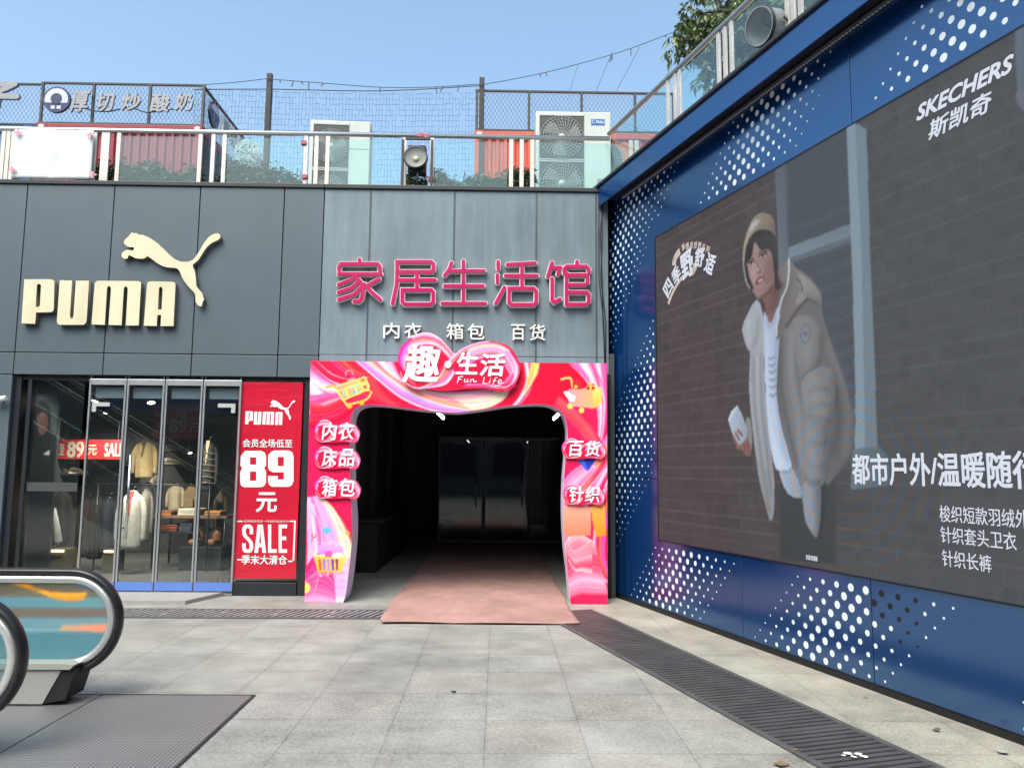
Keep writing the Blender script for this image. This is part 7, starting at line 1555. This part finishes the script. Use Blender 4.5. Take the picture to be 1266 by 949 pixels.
# display table with folded clothes
Yt = 2.1; a, b = at(187, 637, Yt), at(280, 637, Yt); zt_ = a[2]
tb = thing('display_table', ((a[0]+b[0])/2, Yt+.3, 0.05), 'dark two tier display table with folded clothes behind the glass doors', 'table')
g = MB(); g.box(a[0], b[0], Yt, Yt+.7, zt_-.04, zt_, .004); g.build('tabletop', mat('table_oak', (0.17, 0.10, 0.055), .5, noise=.2), tb)
z2 = at(200, 657, Yt)[2]; g = MB(); g.box(a[0]+.05, a[0]+.7, Yt+.03, Yt+.6, z2-.03, z2, .004); g.build('shelf', M_BLK, tb)
for x in (a[0]+.03, b[0]-.03):
    for y in (Yt+.04, Yt+.66): g = MB(); g.tube([(x, y, .05), (x, y, zt_-.04)], .018, 8); g.build('leg', M_BLK, tb)
def stack(label, px0, px1, z, Y, cols, hh=.035):
    a, b = at(px0, 600, Y), at(px1, 600, Y); t = thing('folded_stack', ((a[0]+b[0])/2, Y, z), label, 'folded clothes', 'stacks of folded clothes')
    for i, c_ in enumerate(cols):
        g = MB(); k = RND.uniform(-.01, .01); g.box(a[0]+k, b[0]+k, Y, Y+.3, z+i*hh+.001, z+(i+1)*hh, .012); g.build('folded_shirt', mat('fold_%d' % int(c_[0]*1000+c_[2]*10), c_, .85, noise=.12, nscale=8), t)
stack('orange folded shirts at the left end of the table', 197, 214, zt_, Yt+.04, [(0.50, .17, .05), (.22, .10, .05)])
stack('white and grey folded shirts in the middle of the table', 221, 248, zt_, Yt+.05, [(.55, .52, .46), (.40, .38, .36), (.58, .53, .44)])
stack('bright orange folded shirts at the right end of the table', 254, 274, zt_, Yt+.04, [(.30, .20, .12), (.62, .20, .03)])
stack('dark folded jeans at the middle of the lower shelf', 224, 240, z2, Yt+.06, [(.03, .04, .07), (.04, .05, .08), (.02, .025, .04), (.05, .06, .09)])
stack('dark red folded shirts on the lower shelf', 200, 222, z2, Yt+.06, [(.16, .03, .025), (.20, .04, .03), (.14, .03, .025)])
for k, (px0, px1, lab) in enumerate(((240, 253, 'left brown leather boot under the table'), (262, 275, 'right brown leather boot under the table'))):
    a, b = at(px0, 672, 2.3), at(px1, 656, 2.3); cx = (a[0]+b[0])/2; w = (b[0]-a[0])/2; t = thing('boot', (cx, 2.3, a[2]), lab, 'boot', 'brown boots under the table')
    g = MB(); g.lathe([(0.001, 0), (w, .02), (w, .14), (w*.8, .26), (w*.6, .26), (.001, .24)], Matrix.Translation((cx, 2.3, a[2])) @ Matrix.Diagonal((1, .8, 1, 1)), 16); g.build('shaft', mat('boot_leather', (.20, .085, .04), .5, noise=.15), t)
    g = MB(); g.box(cx-w*.9, cx+w*.9, 2.02, 2.3, a[2], a[2]+.09, .03); g.build('toe', MATS['boot_leather'], t)
    # low plinth that carries it
bp_ = MB(); a, b = at(232, 673, 2.3), at(283, 673, 2.3); bp_.box(a[0], b[0], 1.98, 2.6, .05, a[2]-.002, .005); tag(bp_.build('display_plinth', M_BLK), 'black plinth under the brown boots', 'plinth')
# lit plinth low at the left
a, b = at(60, 697, 1.3), at(82, 676, 1.3); pt = thing('lit_plinth', ((a[0]+b[0])/2, 1.3, .05), 'small warm lit plinth on the floor of the left window', 'plinth'); g = MB(); g.box(a[0], b[0], 1.3, 1.6, .05, b[2]-.03, .006); g.build('block', mat('plinth_cream', (.10, .085, .05), .6, noise=.1), pt)
g = MB(); g.box(a[0]+.02, b[0]-.02, 1.28, 1.285, b[2]-.07, b[2]-.035); g.build('light_strip', mat('warm_glow', (1, .82, .45), .4, emit=1.6, ecol=(1, .75, .35)), pt)  # glowing strip stands in for the warm highlight on the plinth
a, b = at(127, 689, 1.7), at(143, 677, 1.7); pt = thing('lit_plinth', ((a[0]+b[0])/2, 1.7, .05), 'small warm lit plinth behind the first door', 'plinth'); g = MB(); g.box(a[0], b[0], 1.7, 2.0, .05, b[2]-.03, .006); g.build('block', MATS['plinth_cream'], pt)
g = MB(); g.box(a[0]+.02, b[0]-.02, 1.68, 1.685, b[2]-.065, b[2]-.035); g.build('light_strip', MATS['warm_glow'], pt)  # same stand-in glow for the second warm highlight
# spotlights on a ceiling track
tk = MB(); tk.box(-6.6, -2.8, 0.88, 0.92, 2.93, 2.97); tag(tk.build('light_track', M_BLK), 'black ceiling track carrying the shop spotlights', 'track')
M_SPOT = mat('spot_lens', (1, .95, .85), .3, emit=6.0, ecol=(1, .93, .80))
for i, (px, py, lab) in enumerate(((117, 496, 'lit spotlight on the ceiling track behind the first door'), (187, 498, 'lit spotlight on the ceiling track behind the second door'), (130, 511, 'small lit spotlight lower behind the first door'), (235, 560, 'small square lamp glowing on the far wall behind the third door'))):
    Y = 0.9 if i < 2 else 2.9; p = at(px, py, Y); t = thing('spotlight', tuple(p), lab, 'spotlight', 'spotlights in the shop')
    ax = Vector((.25 if i % 2 else -.2, -.30, -.92)).normalized(); Mx = Matrix.Translation(Vector(p)) @ ax.to_track_quat('Z', 'Y').to_matrix().to_4x4(); r = .055 if i < 2 else .035
    g = MB(); g.lathe([(r*.9, -.002), (r, 0), (r, -.12), (r*.7, -.15), (.001, -.15)], Mx, 18); g.build('housing', M_FB, t); g = MB(); g.lathe([(.001, -.004), (r*.9, -.004)], Mx, 18); g.build('lens', M_SPOT, t)
    g = MB(); g.tube([Mx @ Vector((0, 0, -.14)), (p[0], Y, 2.95 if i < 2 else 3.0)], .01, 6); g.build('stem', M_FB, t)
    if i < 3:
        l = bpy.data.lights.new('spot', 'SPOT'); l.energy = 170; l.spot_size = radians(112); l.spot_blend = .8; l.color = (1, .86, .66); l.shadow_soft_size = .05
        lo = bpy.data.objects.new('spot_beam', l); COL.objects.link(lo); lo.parent = t; lo.location = ax*.02; lo.rotation_euler = Vector((-.25 if i % 2 else .2, -.46, .85)).to_track_quat('Z', 'Y').to_euler()
q = Vector((-6.45, 0.42, 2.80)); t = thing('spotlight', tuple(q), 'added unseen spotlight behind the window head that brightens the hooded jacket poster', 'spotlight', 'spotlights in the shop'); ax = Vector((-.1, .55, -.75)).normalized(); Mx = Matrix.Translation(q) @ ax.to_track_quat('Z', 'Y').to_matrix().to_4x4(); r = .05  # added lamp, out of the camera's view, to brighten the poster
g = MB(); g.lathe([(r*.9, -.002), (r, 0), (r, -.12), (r*.7, -.15), (.001, -.15)], Mx, 18); g.tube([Mx @ Vector((0, 0, -.14)), (q.x, q.y-.05, 3.0)], .01, 6); g.build('housing', M_FB, t)
l = bpy.data.lights.new('spot', 'SPOT'); l.energy = 26; l.spot_size = radians(80); l.spot_blend = .8; l.color = (1, .95, .88); l.shadow_soft_size = .05; lo = bpy.data.objects.new('spot_beam', l); COL.objects.link(lo); lo.parent = t; lo.location = ax*.02; lo.rotation_euler = (-ax).to_track_quat('Z', 'Y').to_euler()
# clothes rail by the doors
cr_ = thing('clothes_rail', (-5.2, 2.0, .05), 'black clothes rail holding the dark coats behind the first door', 'rail')
g = MB(); g.tube([(-6.0, 1.9, 1.32), (-4.3, 1.9, 1.32)], .014, 8); g.build('bar', M_BLK, cr_)
for x in (-5.98, -4.32): g = MB(); g.tube([(x, 1.9, .05), (x, 1.9, 1.32)], .014, 8); g.build('leg', M_BLK, cr_)

# ================================================================== BITS ON THE GROUND
def litter(label, px, size, col, seed):
    p = ground(*px, .006); rg = random.Random(seed); g = MB()
    pts_ = [(p[0]+size*cos(a)*rg.uniform(.4, 1.1), p[1]+size*sin(a)*rg.uniform(.3, .8), .008+rg.uniform(0, .012)) for a in np.linspace(0, 2*pi, 8)[:-1]]
    c_ = g.bm.verts.new((p[0], p[1], .006)); vs = [g.bm.verts.new(q) for q in pts_]
    for k in range(7): g.bm.faces.new((c_, vs[k], vs[(k+1) % 7]))
    o = g.build('dry_leaf', mat('dry_leaf_%d' % seed, col, .8)); tag(o, label, 'leaf', 'dry leaves on the paving'); md = o.modifiers.new('thickness', 'SOLIDIFY'); md.thickness = .002
litter('dark leaf scrap on the tile joint in the middle of the plaza', (561, 855.5), .028, (.03, .03, .025), 1)
litter('brown curled leaf by the lower edge of the dark drain cover', (965, 945), .05, (.16, .11, .06), 2)
litter('tan leaf scrap at the edge of the dark drain cover', (983, 927), .035, (.22, .15, .08), 3)
litter('pale paper scrap near the blue wall at the right edge', (1240, 930), .05, (.30, .29, .27), 4)
litter('small dark leaf scrap on the slabs between drain and blue wall', (1158, 903), .03, (.08, .07, .05), 5)

# ================================================================== BEHIND THE CAMERA (seen only as reflections)
M_OPP = mat('opposite_render', (0.20, 0.21, 0.23), .7, noise=.1, nscale=.4); M_OPG = mat('opposite_glass', (.03, .045, .06), .15, spec=.7)
ob = thing('opposite_building', (0, -26, 0), 'plain grey building across the plaza, seen only as a reflection', 'building')
g = MB(); g.box(-30, 22, -40, -26, 0, 13); g.build('wall', M_OPP, ob)
for k in range(14):
    for j in range(3): g = MB(); x = -29+k*3.6; g.box(x, x+2.4, -25.99, -25.9, 1.2+j*4, 3.6+j*4, .02); g.build('window', M_OPG, ob)
g = MB(); g.box(-30, 22, -25.995, -25.7, 4.0, 4.7); g.build('sign_band', mat('opposite_blue', (.02, .16, .38), .5), ob)
lb = thing('side_building', (-24, -6, 0), 'tall grey building beyond the escalator, seen only as a reflection', 'building')
g = MB(); g.box(-36, -24, -25, 3, 0, 9.5); g.build('wall', M_OPP, lb)
